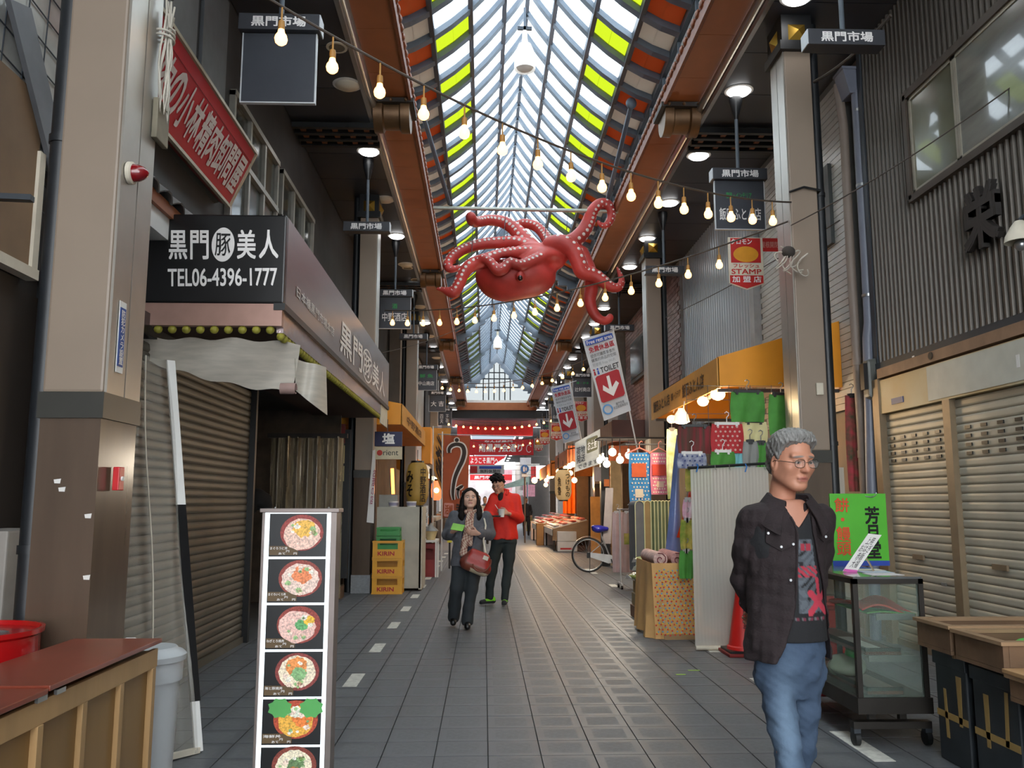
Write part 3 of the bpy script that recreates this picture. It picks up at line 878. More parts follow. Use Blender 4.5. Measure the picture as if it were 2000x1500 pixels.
put('seam', MB().prism([nt_.lerp(nb_, .18) + nrm * .004, far_t.lerp(far_b, .18) + nrm * .004, far_t.lerp(far_b, .19) + nrm * .004, nt_.lerp(nb_, .19) + nrm * .004], nrm * .002), M('sign_seam', '#7c1720', .5), rs)
for y in (5.6, 7.9):
    p = Vector((far_t.x, y, far_t.z)); put('stay', MB().bar(p, p + Vector((-.35, 0, .4)), .03), mGreyD, rs)

# fittings on the near pillar: red alarm lamp, rope, blue camera notice, red call button, paper slips
xi = -1.74
p = PX(252, 338, xi)
t = empty('alarm_lamp', p, 'red conical alarm lamp on the side of the nearest pillar', 'lamp')
put('base', MB().lathe(p, [(0, 0), (.055, 0), (.055, .02), (.045, .025)], 20, axis=(1, 0, 0)), mCream, t)
put('dome', MB().lathe(p, [(.045, .022), (.042, .05), (.03, .075), (.012, .093), (0, .096)], 20, axis=(1, 0, 0)), M('red_lens', '#7c0f16', .15, coat=.5), t)
t = empty('coiled_rope', PX(295, 100, xi), 'hank of white rope hanging high on the nearest pillar', 'rope')
for i in range(9):
    a = 4.28 + .018 * (i % 5); dx = .03 + .012 * (i % 3)
    zt, zbm = 4.1 - .02 * i, 3.50 - .03 * (i % 4)
    pts = [(xi + dx + .01 * math.sin(q * 1.3 + i), a + .03 * math.sin(math.pi * q / 12) * (1 if i % 2 else -1), zt + (zbm - zt) * abs(1 - abs(q - 6) / 6)) for q in range(13)]
    put('strand', MB().tube(pts, .0055, 6), M('rope_white', '#bdb6aa', .9, bump=.4, bscale=120), t)
put('knot', MB().tube([(xi + .02 + .05 * math.sin(q), 4.31 + .055 * math.cos(q), 3.86 + .004 * q) for q in np.linspace(0, 15, 40)], .007, 6), M('rope_white'), t)
put('cleat_board', MB().box(xi, xi + .03, 4.26, 4.42, 3.30, 3.52), M('old_board', '#77705f', .7, var=.2), t, bevel=.005)
put('hook', MB().bar((xi, 4.3, 4.12), (xi + .06, 4.3, 4.1), .02), mGreyD, t)
a = PX(222, 725, xi); zt = PX(240, 590, xi).z
t = empty('camera_notice', a, 'narrow blue vertical security camera notice on the nearest pillar', 'sign')
y0_ = 4.02; y1_ = 4.095
put('plate', MB().box(xi, xi + .003, y0_, y1_, a.z, zt), mWhite, t)
put('blue_field', MB().box(xi + .003, xi + .0045, y0_ + .006, y1_ - .006, a.z + .03, zt - .03), M('notice_blue', '#28509c', .5), t)
text('防\n犯\nカ\nメ\nラ\n設\n置', (xi + .005, y0_ + .016, a.z + .04), (0, y1_ - y0_ - .032, 0), (0, 0, zt - a.z - .08), mLet, t, bold=.02, off=.001)
p = PX(225, 935, xi)
t = empty('call_button', p, 'small red alarm push button box on the nearest pillar', 'button box')
put('box', MB().box(xi, xi + .03, p.y - .03, p.y + .03, p.z - .055, p.z + .055), M('red_box', '#c22026', .35), t, bevel=.004)
put('button', MB().lathe(p + Vector((.03, 0, .0)), [(0, .008), (.011, .008), (.011, 0)], 12, axis=(1, 0, 0)), mWhite, t)
for i, (u, v, lb) in enumerate(((112, 940, 'pale fan-shaped sticker remnant on the polished pillar base'), (121, 956, 'triangular scrap of paper on the polished pillar base'), (172, 1008, 'small white paper slip on the polished pillar base'), (169, 1128, 'lowest white paper scrap on the polished pillar base'))):
    q = PY(u, v, 3.938)
    put('paper_scrap', MB().prism([q + Vector((-.016, 0, .008)), q + Vector((.016, 0, .012)), q + Vector((.013, 0, -.01)), q + Vector((-.012, 0, -.009))], (0, -.002, 0)), mWhite, label=lb, cat='paper', group='scraps on the pillar base', base=q)

# boards and mesh left of the near pillar
put('plywood_board', MB().box(-2.60, -2.55, 3.2, 4.72, 2.72, 3.72), M('plywood_brown', '#7a624a', .7, var=.2, scale=2), label='weathered brown plywood board left of the nearest pillar', cat='board', base=(-2.6, 4, 2.72))
put('board_edge_batten', MB().box(-2.60, -2.53, 4.70, 4.76, 2.72, 3.40), mCream, label='pale upright batten along the edge of the plywood board', cat='batten', base=(-2.6, 4.7, 2.72))
put('horizontal_batten', MB().box(-2.60, -2.53, 3.2, 4.78, 2.66, 2.72), mCream, label='pale horizontal batten under the plywood board', cat='batten', base=(-2.6, 4, 2.66))
put('metal_flashing', MB().prism([(-2.54, 4.25, 4.05), (-2.54, 4.95, 3.15), (-2.54, 4.95, 3.45), (-2.54, 4.45, 4.12)], (.03, 0, 0)), M('flashing', '#6a6c70', .45, .5), label='slanting grey metal flashing above the plywood board', cat='flashing', base=(-2.54, 4.5, 3.3))
gm = empty('wired_glass', (-2.5, 4.6, 3.6), 'grimy wired glass transom with lattice lines left of the nearest pillar', 'glass')
put('glass', MB().box(-2.585, -2.58, 3.6, 5.0, 3.35, 4.5), M('wired_glass_pane', '#a9a9a4', .3, var=.25, scale=3), gm)
for k in range(9): put('wire', MB().bar((-2.57, 3.6, 4.5 - k * .16), (-2.57, 5.0, 4.35 - k * .16), .006), mGreyD, gm)
for k in range(7): put('wire', MB().bar((-2.57, 3.7 + k * .2, 3.35), (-2.57, 3.75 + k * .2, 4.5), .006), mGreyD, gm)
put('bracket_arm', MB().bar((-2.55, 4.3, 2.98), (-2.35, 4.32, 2.98), .05, .03), mGreyD, label='short dark bracket arm sticking out of the plywood board', cat='bracket', base=(-2.5, 4.3, 2.98))

# ---------------------------------------------------------------- wooden counter, drum, bin
ZT = .84; _c = PZ(310, 1247, ZT); XR, YB = _c.x, _c.y; XL = PZ(158, 1243, ZT).x
ct = empty('wooden_counter', ((XR + XL) / 2, 3.0, 0), 'long wooden counter with dark red sliding top at the lower left corner', 'counter')
put('carcass', MB().box(XL, XR - .02, 1.2, YB, .02, ZT - .05), mWoodD, ct)
put('top_board', MB().box(XL - .005, XR + .012, 2.86, YB + .01, ZT - .018, ZT), mTopRed, ct, bevel=.003)
put('top_board', MB().box(XL - .005, XR + .012, 1.2, 2.85, ZT - .024, ZT - .006), mTopRed, ct, bevel=.003)
put('rail', MB().box(XR - .02, XR, 1.2, YB, ZT - .115, ZT - .04), mWood, ct, bevel=.002)
put('rail', MB().box(XR - .02, XR, 1.2, YB, .0, .06), mWood, ct, bevel=.002)
for k in range(9): 
    y = YB - .02 - k * .31
    put('batten', MB().box(XR - .02, XR + (.004 if k in (0, 3) else 0), y - .035, y, .06, ZT - .115), mWood, ct, bevel=.002)
for y in (2.8, 2.92): put('latch', MB().box(XR - .004, XR + .006, y, y + .06, ZT - .042, ZT - .026), mSilver, ct)
DX = PZ(107, 1219, .905).x - .287; DY = 3.64
dr = empty('oil_drum', (DX, DY, 0), 'bright red steel drum standing behind the wooden counter', 'drum')
mDrum = M('drum_red', '#b01518', .25, var=.08, coat=.3)
zt = .905
put('body', MB().lathe((DX, DY, 0), [(0, .0), (.27, 0), (.27, .28), (.278, .30), (.27, .32), (.27, .58), (.278, .60), (.27, .62), (.27, zt - .03), (.283, zt - .02), (.285, zt), (.272, zt), (.268, zt - .018), (0, zt - .014)], 40), mDrum, dr)
put('bung_cap', MB().lathe((DX + .16, DY - .06, zt - .015), [(.04, 0), (.04, .012), (.03, .015), (0, .012)], 20), mSilver, dr)
for i, (ya, h) in enumerate(((3.86, 1.2), (4.15, 1.02))): put('cardboard_sheet', MB().box(-2.60, -2.50, ya - .2, ya + .12, 0, h), M('cardboard', '#a98d66', .8, var=.1), label=['taller cardboard sheet leaning behind the red drum', 'shorter cardboard sheet leaning behind the red drum'][i], cat='cardboard', group='cardboard behind the drum', base=(-2.55, ya, 0))
put('white_cabinet', MB().box(-2.58, -2.3, 4.25, 4.75, 0, 1.28), M('cabinet_greywhite', '#8f8a84', .6), label='pale grey cabinet side behind the drainpipe and red drum', cat='cabinet', base=(-2.45, 4.5, 0), bevel=.01)
bx, by = -1.555, 4.15
bn = empty('rubbish_bin', (bx, by, 0), 'grey plastic rubbish bin with a lid behind the wooden counter', 'bin')
mBin = M('bin_grey', '#b3b7ba', .5, var=.04)
put('body', MB().lathe((bx, by, 0), [(0, 0), (.118, 0), (.140, .60), (.150, .60), (.152, .68), (.145, .69)], 32), mBin, bn)
put('lid', MB().lathe((bx, by, 0), [(.145, .69), (.163, .69), (.165, .715), (.15, .73), (.13, .735), (.12, .75), (0, .755)], 32), mBin, bn)
put('handle', MB().box(bx - .12, bx - .07, by - .02, by + .02, .74, .79), mWhite, bn, bevel=.006)

# ---------------------------------------------------------------- lit menu stand
ms = empty('menu_stand', (-.955, 4.35, 0), 'tall illuminated menu stand with photographs of rice bowls', 'menu sign')
ya = 4.32
pa = PY(507, 997, ya); ztp = pa.z + .01
xl, xr = PY(503, 1250, ya).x, PY(651, 1250, ya).x
mAl = M('stand_frame', '#857a76', .35, .5)
put('cap', MB().box(xl - .012, xr + .012, ya - .01, ya + .13, ztp - .02, ztp), mAl, ms, bevel=.003)
put('post', MB().box(xl, xl + .012, ya, ya + .12, .04, ztp - .02), mAl, ms); put('post', MB().box(xr - .028, xr, ya, ya + .12, .04, ztp - .02), mAl, ms)
put('base', MB().box(xl - .02, xr + .02, ya - .08, ya + .2, 0, .04), mAl, ms, bevel=.004)
put('light_box', MB().box(xl + .012, xr - .028, ya + .012, ya + .11, .04, ztp - .02), M('lightbox', '#e6f0f6', .5, var=0, emit=1.1), ms)
mMenuK = M('menu_black', '#141619', .35, var=.1, emit=.05)
inL, inR = xl + .036, xr - .050; H = .2225
bowls = [('#8a3a36', [('#d9b7a8', .86, 0, -.1), ('#d8a94e', .5, .1, .25)]), ('#8a4038', [('#dcc2b6', .86, 0, -.05), ('#dd8256', .45, .1, .2)]),
         ('#8a3c34', [('#d8b2a8', .86, -.1, -.1), ('#5fa066', .30, .18, 0), ('#e0b03c', .26, .55, .25)]), ('#7e3834', [('#dfd0b8', .84, 0, 0), ('#d98a4c', .5, 0, .3), ('#7fa874', .35, .1, -.1)]),
         ('#a8452f', [('#d8a444', .8, 0, -.1), ('#d9793a', .4, .35, 0), ('#dfe3cf', .3, 0, .4)]), ('#7a3a30', [('#ddd3ba', .8, 0, 0), ('#5e7a52', .4, .1, 0), ('#9b6a3a', .35, 0, -.4)])]
names = ['まぐろうに丼', 'まぐろいくら丼', 'ねぎとろ焼丼', '海と豚焼丼', '海鮮丼', '穴子丼']
rg = random.Random(7)
for i in range(6):
    z1_ = ztp - .026 - i * H; z0_ = z1_ - H + .012
    if z0_ < .06: z0_ = .06
    ph = put('menu_picture', MB().box(inL, inR, ya + .004, ya + .012, z0_, z1_), mMenuK, ms, label='photo of a rice bowl: ' + ['sea urchin topping', 'orange roe topping', 'shredded green leek and egg', 'orange topping with leek', 'green shiso leaves', 'pale slices with herbs'][i])
    cx, cz = (inL + inR) / 2 + .02, (z0_ + z1_) / 2 + .012
    R_ = .089
    def disc(x, z, r, rz, col, y, nm):
        put(nm, MB().prism([(x + 1.2 * r * (1 + rz * rg.uniform(-1, 1)) * math.cos(q), ya + y, z + r * (1 + rz * rg.uniform(-1, 1)) * math.sin(q)) for q in np.linspace(0, 6.283, 29)[:-1]], (0, -.0012, 0)), M('food' + col, col, .5, var=.4, scale=110, emit=.2), ph)
    disc(cx, cz, R_, 0, bowls[i][0], .003, 'bowl')
    for q, (col, fr_, dx, dz) in enumerate(bowls[i][1]):
        disc(cx + dx * R_, cz + dz * R_, R_ * fr_, .05 if q == 0 else .16, col, .0018 - q * .0012, 'topping')
    for q in range(12):
        a = rg.uniform(0, 6.28); rr = R_ * rg.uniform(.45, .75)
        disc(cx + rr * math.cos(a), cz + rr * math.sin(a) - .01, R_ * rg.uniform(.06, .15), .35, ['#e6dcd0', '#8fb27a', '#e3c9bb'][q % 3], -.003, 'garnish')
    if i == 4:
        for sx in (-1, 1):
            pts = []
            for q in range(16):
                a = 2 * math.pi * q / 16; r = .05 * (1 + .22 * (q % 2))
                pts.append((cx + sx * .075 + r * math.cos(a), ya - .006, cz + .055 + r * .8 * math.sin(a)))
            put('shiso_leaf', MB().prism(pts, (0, -.0015, 0)), M('shiso', '#4f9a52', .5, emit=.2), ph)
    put('caption_band', MB().box(inL + .004, inL + .145, ya + .0015, ya + .004, z0_ + .008, z0_ + .052), M('caption_brown', '#5d4a30', .5, emit=.1), ph)
    text(names[i], (inL + .008, ya + .0015, z0_ + .034), (.085, 0, 0), (0, 0, .014), mLet, ph, bold=.01, off=.0012)
    text('円\nあて　　円', (inL + .05, ya + .0015, z0_ + .010), (.09, 0, 0), (0, 0, .022), mLet, ph, bold=.01, off=.0012)
for x in (xl + .05, xr - .05): put('screw', MB().ball((x, ya + .05, ztp + .002), .006, 8, 6), mSilver, ms)
# ================================================================ right side
XW = 4.25
mCor = M('corrugated_brown', '#565049', .42, .3, var=.12, scale=2, stretch=(1, 1, .15))
mShR = M('shutter_cream', '#b3ae9e', .5, .15, var=.08, scale=3)
mShB = M('shutter_frame', '#86745c', .5, .3)
mFas = M('old_fascia', '#cfc3a2', .55, var=.15, scale=1.2, col2='#c4a673')
mFas2 = M('old_fascia_patch', '#c5c3b6', .55, var=.06)

# brown corrugated upper facade, with ribs
cw = empty('wall_right_corrugated', (XW, 6, 3), kind='structure')
put('sheet', MB().box(XW - .02, XW + .1, -6, 8.85, 2.86, 6.5), mCor, cw)
rib = MB().prism([(XW - .02, -.022, 2.86), (XW - .045, -.012, 2.86), (XW - .045, .012, 2.86), (XW - .02, .022, 2.86)], (0, 0, 3.64)).mesh('seam_rib'); rib.transform(Matrix.Translation(-Vector((XW, 6, 3)))); rib.materials.append(mCor)
for k in range(60):
    y = 8.8 - k * .085
    o = bpy.data.objects.new('seam_rib', rib); COL.objects.link(o); o.parent = cw; o.location = (0, y, 0)
put('corner_trim', MB().box(XW - .06, XW + .1, 8.82, 8.90, 2.3, 6.5), mGreyD, cw)
put('bottom_flashing', MB().box(XW - .07, XW, -6, 8.85, 2.80, 2.88), mGreyD, cw)
# window in it
wa, wb_ = PX(1786, 300, XW).y, 5.2
zb_, zt_ = PX(1790, 393, XW).z, PX(1776, 192, XW).z
wn = empty('window_3', (XW, (wa + wb_) / 2, zb_), kind='structure')
fr = MB(); fr.box(XW - .09, XW - .02, wb_, wa, zb_ - .03, zb_ + .04); fr.box(XW - .09, XW - .02, wb_, wa, zt_ - .05, zt_ + .03); fr.box(XW - .09, XW - .02, wa - .05, wa + .02, zb_, zt_)
put('outer_frame', fr, M('window_brown', '#4a4038', .5), wn)
ym = PX(1885, 290, XW).y
fr = MB()
for y in (wa - .10, ym - .02, ym + .05 if False else ym - .06): fr.box(XW - .07, XW - .03, y, y + .035, zb_ + .04, zt_ - .05)
fr.box(XW - .07, XW - .03, wb_, wa - .05, zb_ + .04, zb_ + .075); fr.box(XW - .07, XW - .03, wb_, wa - .05, zt_ - .085, zt_ - .05)
put('sash', fr, M('window_alu2', '#a09a8c', .4, .4), wn)
mG1 = M('obscure_glass', '#6d6e5c', .18, var=.25, scale=1.5, coat=.6)
mG2 = M('dusty_glass', '#777974', .15, var=.35, scale=2.5, coat=.8, stretch=(1, .4, 1.5))
put('pane', MB().box(XW - .055, XW - .045, ym, wa - .1, zb_ + .07, zt_ - .08), mG1, wn)
put('pane', MB().box(XW - .06, XW - .05, wb_, ym - .05, zb_ + .07, zt_ - .08), mG2, wn)
# relief character on the facade
c = PX(1930, 425, XW - .05)
t = empty('relief_character', c, 'dark raised kanji character fixed to the brown corrugated facade', 'sign')
text('栄', (c.x, c.y + .26, c.z - .26), (0, -.50, 0), (0, 0, .54), M('relief_dark', '#2b2725', .6), t, name='character', bold=.06, off=.02, depth=.05)
# wall lamp at the right edge
c = PX(1992, 455, XW - .3)
t = empty('wall_lamp', c, 'pale bell-shaped wall lamp at the right edge of the corrugated facade', 'lamp')
put('shade', MB().lathe(c, [(.11, -.07), (.10, -.02), (.06, .05), (.03, .09), (0, .1)], 20), mCream, t)
put('bulb_cage', MB().ball(c + Vector((0, 0, -.09)), .045), mSilver, t)
put('arm', MB().tube([c + Vector((0, 0, .1)), c + Vector((.1, 0, .18)), c + Vector((.28, 0, .18))], .012), mGreyD, t)

# old fascia board and two roller shutters
ff = empty('old_fascia', (XW, 6.5, 2.4), 'stained cream fascia board above the two cream roller shutters', 'fascia')
put('board', MB().box(XW - .10, XW, -4, 8.72, 2.33, 2.68), mFas, ff)
put('repair_panel', MB().box(XW - .106, XW - .09, 5.6, 7.75, 2.35, 2.67), mFas2, ff)
put('pipe_rail', MB().box(XW - .12, XW, -4, 8.72, 2.70, 2.80), M('fascia_brown', '#8d6f57', .6, var=.15), ff)
c = PX(1752, 782, XW - .107)
put('address_plate', MB().box(XW - .108, XW - .10, c.y - .12, c.y + .12, c.z - .03, c.z + .03), M('plate_blue', '#23407e', .5), ff)
for u in (1784, 1988): 
    c = PX(u, 705, XW - .107); put('white_mark', MB().box(XW - .108, XW - .105, c.y - .02, c.y + .02, c.z - .05, c.z + .05), mWhite, ff)
c = PX(1818, 695, XW - .12)
put('hole_cap', MB().lathe((XW - .10, c.y, c.z), [(0, .03), (.035, .03), (.035, 0)], 12, axis=(-1, 0, 0)), mDark, ff)
post_y = PX(1876, 900, XW).y
def shutter(name, ya, yb, holes):
    s = empty(name, (XW, (ya + yb) / 2, 0), kind='structure')
    for k in range(30):
        z = .06 + k * .0755
        put('slat', MB().sheet(lambda a, b: (XW - .04 - .009 * min(1, 2.5 * math.sin(math.pi * b)), yb + (ya - yb) * a, z + b * .073), 1, 6, .004), mShR, s)
    put('bottom_rail', MB().box(XW - .07, XW - .03, ya, yb, 0, .06), mShB, s)
    for r in range(4):
        for q in range(holes[0]):
            y = holes[1] + q * holes[2]
            z = .06 + (26 - r) * .0755 + .04
            put('vent_slot', MB().box(XW - .060, XW - .047, y - .042, y + .042, z - .014, z + .014), mBlack, s)
    put('handle', MB().box(XW - .075, XW - .055, yb - .62, yb - .42, .87, .915), mShB, s)
    put('key_hole', MB().box(XW - .066, XW - .056, yb - .98, yb - .90, .66, .69), mSilver, s)
    return s
shutter('door_2', post_y + .06, 8.72, (5, post_y + .25, .22))
shutter('door_3', 4.6, post_y - .06, (7, post_y - .25 - 6 * .235, .235))
put('shutter_post', MB().box(XW - .10, XW, post_y - .06, post_y + .06, 0, 2.33), mShB, label='brown upright post between the two cream roller shutters', cat='post', base=(XW, post_y, 0))
put('shutter_jamb', MB().box(XW - .12, XW, 8.72, 8.86, 0, 2.70), mShB, label='brown jamb at the far end of the cream roller shutters', cat='post', base=(XW, 8.8, 0))

# pipes beside the corrugated facade
mPG = M('pipe_grey', '#767a88', .4, var=.06); mPB = M('pipe_beige', '#8a7c72', .5, var=.06)
t = empty('grey_downpipe', (4.1, 9.05, 0), 'grey plastic downpipe with a rain hopper beside the brown facade', 'pipe')
c = PY(1672, 160, 8.98)
h = MB().prism([(c.x - .17, 8.93, c.z + .14), (c.x + .17, 8.93, c.z + .14), (c.x + .15, 8.93, c.z - .12), (c.x - .10, 8.93, c.z - .16)], (0, .24, 0))
put('hopper', h, mPG, t, bevel=.006)
put('hopper_rim', MB().box(c.x - .18, c.x + .18, 8.92, 9.18, c.z + .13, c.z + .16), mPG, t)
pts = [PY(1672, 180, 8.98), PY(1688, 480, 8.98), PY(1697, 620, 8.98), PY(1699, 640, 9.1), PY(1692, 700, 9.1), PY(1700, 990, 9.1)]
pts = [pts[0], PY(1690, 480, 8.98), PY(1698, 630, 8.98), PY(1695, 660, 8.98), PY(1696, 690, 8.98), PY(1708, 1200, 8.98)]
pts[-1].z = 0
put('pipe', MB().tube(pts, .058, 14), mPG, t)
for v in (215, 360, 575): 
    p = PY(1674 + (v - 180) * .053, v, 8.98); put('clamp', MB().tube([p, p - Vector((0, 0, .03))], .066, 14), mSilver, t)
t = empty('beige_pipe', (3.85, 9.2, 0), 'beige downpipe running full height left of the grey downpipe', 'pipe')
pts = [PY(1636, 165, 9.2), PY(1648, 250, 9.2), PY(1662, 520, 9.2), PY(1682, 830, 9.2), PY(1690, 990, 9.2), PY(1696, 1200, 9.2)]; pts[-1].z = 0
put('pipe', MB().tube(pts, .05, 14), mPB, t)
for v in (700, 880): p = PY(1674 + (v - 700) * .06, v, 9.2); put('joint', MB().tube([p, p - Vector((0, 0, .08))], .058, 14), mPB, t)
t = empty('conduit', (4.2, 8.95, 3), 'thin grey conduit pipe on the corner of the brown facade', 'pipe')
put('pipe', MB().tube([PY(1700, 205, 8.93), PY(1722, 520, 8.93), PY(1728, 700, 8.93)], .018, 8), mGreyD, t)
put('clamp', MB().tube([PY(1722, 636, 8.93), PY(1722, 642, 8.93)], .026, 8), mSilver, t)
c = PY(1712, 742, 8.85)
t = empty('junction_box', c, 'grey rounded electric junction box on the corner of the brown facade', 'box')
put('housing', MB().prism([c + Vector((-.09, 0, .22)), c + Vector((.12, 0, .26)), c + Vector((.14, 0, -.15)), c + Vector((.05, 0, -.25)), c + Vector((-.09, 0, -.18))], (0, .14, 0)), M('junction_grey', '#5f615c', .45, var=.15), t, bevel=.03)
put('side_clip', MB().box(c.x - .13, c.x - .09, 8.86, 8.95, c.z - .1, c.z + .18), mBlack, t)
put('screw', MB().ball(c + Vector((.05, -.005, 0)), .014, 8, 6), mDark, t)
put('cable', MB().tube([c + Vector((.1, .05, .25)), c + Vector((.16, .05, .35)), c + Vector((.14, .05, .9))], .012), mBlack, t)

# white tiled facade, white siding, red brick facade
mWT = M('white_tile', '#b9bab6', .3, var=.12, scale=3)
tw = put('wall_right_tiles', MB().box(4.22, 4.30, 9.3, 12.6, 2.5, 6.5), M('tile_joint', '#6b6b68', .8), kind='structure')
tl = MB().box(4.205, 4.22, .005, .215, .004, .076).mesh('tile'); tl.materials.append(mWT)
i = 0; done = set()
for r in range(40):
    z = 3.2 + r * .08
    for q in range(15):
        y = 9.32 + q * .21 + (.105 if r % 2 else 0)
        ok = (9.7 < y < 10.9 or 11.7 < y < 12.4) and i < 300
        if ok:
            done.add((r, q))
            o = bpy.data.objects.new('tile', tl); COL.objects.link(o); o.parent = tw; o.location = (0, y, z); i += 1
mb = MB()
for r in range(-9, 40):
    z = 3.2 + r * .08
    for q in range(15):
        y = 9.32 + q * .21 + (.105 if r % 2 else 0)
        if (r, q) not in done: mb.box(4.205, 4.22, y + .005, min(y + .215, 12.6), z + .004, z + .076)
put('tiles', mb, mWT, tw, kind='stuff')
put('air_vent', MB().box(4.16, 4.21, 9.75, 10.2, 4.5, 5.5), M('vent_dark', '#4c5050', .5), label='grey upstairs window panel in the white tiled wall', cat='window', base=(4.2, 10, 4.5))
mSid = M('white_siding', '#b5bcc2', .28, .25, var=.06, scale=1, stretch=(1, 1, .1))
ws = empty('wall_right_siding', (4.2, 15, 3), kind='structure')
put('backing', MB().box(4.2, 4.3, 12.7, 17.4, 2.9, 6.5), mSid, ws)
rb = MB().prism([(4.2, -.05, 2.9), (4.165, -.03, 2.9), (4.165, .03, 2.9), (4.2, .05, 2.9)], (0, 0, 3.6)).mesh('corrugation'); rb.transform(Matrix.Translation(-Vector((4.2, 15, 3)))); rb.materials.append(mSid)
for k in range(32):
    o = bpy.data.objects.new('corrugation', rb); COL.objects.link(o); o.parent = ws; o.location = (0, 12.8 + k * .145, 0)
put('corner_strip', MB().box(4.1, 4.25, 12.55, 12.75, 2.9, 6.5), M('siding_edge', '#9da0a2', .4), ws)
mBrk = [M('brick_a', '#7d5a54', .42, var=.1), M('brick_b', '#6d4c48', .42, var=.1), M('brick_c', '#8a6a63', .42, var=.1)]
bw = put('wall_right_brick', MB().box(4.12, 4.3, 17.4, 24.4, 2.6, 6.5), M('mortar', '#8a8480', .8), kind='structure')
bms = []
for m in mBrk:
    me = MB().box(4.10, 4.12, .008, .292, .006, .094).mesh('brick'); me.materials.append(m); bms.append(me)
rg = random.Random(3); n = 0; st = [MB(), MB(), MB()]
for r in range(38):
    z = 2.65 + r * .1
    for q in range(32):
        y = 17.4 + q * .3 + (.15 if r % 2 else 0)
        if y + .3 > 24.4: continue
        j = rg.randrange(3)
        if y < 21 and 3.4 < z < 6.0 and n < 300:
            o = bpy.data.objects.new('brick', bms[j]); COL.objects.link(o); o.parent = bw; o.location = (0, y, z); n += 1
        else: st[j].box(4.10, 4.12, y + .008, y + .292, z + .006, z + .094)
for m, s in zip(mBrk, st): put('bricks', s, m, bw, kind='stuff')
wn = empty('window_4', (4.1, 21.5, 4.5), kind='structure')
put('frame', MB().box(4.02, 4.1, 21.0, 23.0, 4.6, 5.7), mGreyD, wn); put('pane', MB().box(4.0, 4.02, 21.1, 22.9, 4.7, 5.6), M('dark_pane', '#4c5156', .15), wn)

# ---------------------------------------------------------------- futon shop: yellow awning and its goods
mYel = M('awning_yellow', '#e8981e', .5, var=.08, scale=2)
mYelF = M('awning_fascia', '#cf9440', .5, var=.1, scale=2)
ya, yb = 9.75, 13.7
A = PY(1402, 702, ya); A2_ = PY(1402, 755, ya); xs = A.x; zt, zb = A.z, A2_.z
zw = PY(1670, 632, ya).z
aw = empty('yellow_awning', (xs + .7, (ya + yb) / 2, zb), 'orange-yellow shop awning with dark lettering over the hanging cloths', 'awning')
put('top', MB().prism([(xs, ya, zt), (4.2, ya, zw), (4.2, yb, zw), (xs, yb, zt)], (0, 0, .03)), mYel, aw)
for y in (ya, yb - .02): put('end_panel', MB().prism([(xs, y, zb), (4.2, y, zb), (4.2, y, zw), (xs, y, zt)], (0, .02, 0)), mYel, aw)
put('fascia', MB().box(xs - .015, xs + .01, ya, yb, zb - .02, zt + .02), mYelF, aw)
put('frame_bar', MB().box(xs + .02, 4.2, ya + .1, ya + .14, zb - .05, zb - .01), mGreyD, aw)
put('frame_bar', MB().box(xs + .02, 4.2, yb - .2, yb - .16, zb - .05, zb - .01), mGreyD, aw)
mInk = M('ink_brown', '#5d3f1c', .6)
hh = zt - zb
for s, q0, q1, f0, f1 in (('飯田ふとん店', 12.3, 13.5, .22, .78), ('寝装・インテリア', 11.6, 12.2, .35, .7), ('飯田ふとん店', 10.35, 11.5, .2, .8)):
    text(s, (xs - .016, q1, zb + hh * f0), (0, q0 - q1, 0), (0, 0, hh * (f1 - f0)), mInk, aw, bold=.04)
# lamps under the awning
mWarm = M('lamp_warm', '#ffc98a', .5, var=0, emit=7.)
mWarmS = M('lamp_warm_soft', '#ffcb8a', .5, var=0, emit=6.)
for i, (u, v, r) in enumerate(((1402, 770, .075), (1373, 784, .062), (1331, 815, .07), (1312, 819, .06))):
    p = PY(u, v, [10.0, 10.6, 11.2, 12.2][i])
    t = empty('spot_lamp', p, ['large glowing reflector lamp at the near corner under the yellow awning', 'second glowing reflector lamp under the yellow awning', 'white cone lamp pointing down under the yellow awning', 'farthest glowing lamp under the yellow awning fascia'][i], 'lamp', 'lamps under the yellow awning')
    if i == 2:
        put('shade', MB().lathe(p, [(.11, -.06), (.085, .04), (.05, .09), (.04, .12)], 20), M('lamp_cone', '#e9dcc0', .4, emit=.6), t)
        put('bulb', MB().ball(p + Vector((0, 0, -.06)), (.095, .095, .03)), mWarm, t)
    else:
        put('bulb', MB().ball(p, (r * 1.2, r, r)), mWarm, t)
        put('socket', MB().cyl(p + Vector((.05, .02, .03)), p + Vector((.12, .05, .08)), .03, .03, 10), mCream, t)
    put('clip', MB().bar(p + Vector((.03, .02, .10)), (p.x + .05, p.y + .02, zb), .015), mSilver, t)
    if i in (0, 2):
        ld = bpy.data.lights.new('lamp_glow', 'POINT'); ld.energy = 30; ld.color = (1, .72, .42); ld.shadow_soft_size = .08
        lo = bpy.data.objects.new('lamp_glow', ld); COL.objects.link(lo); lo.parent = t; lo.location = (.05, .1, -.14)

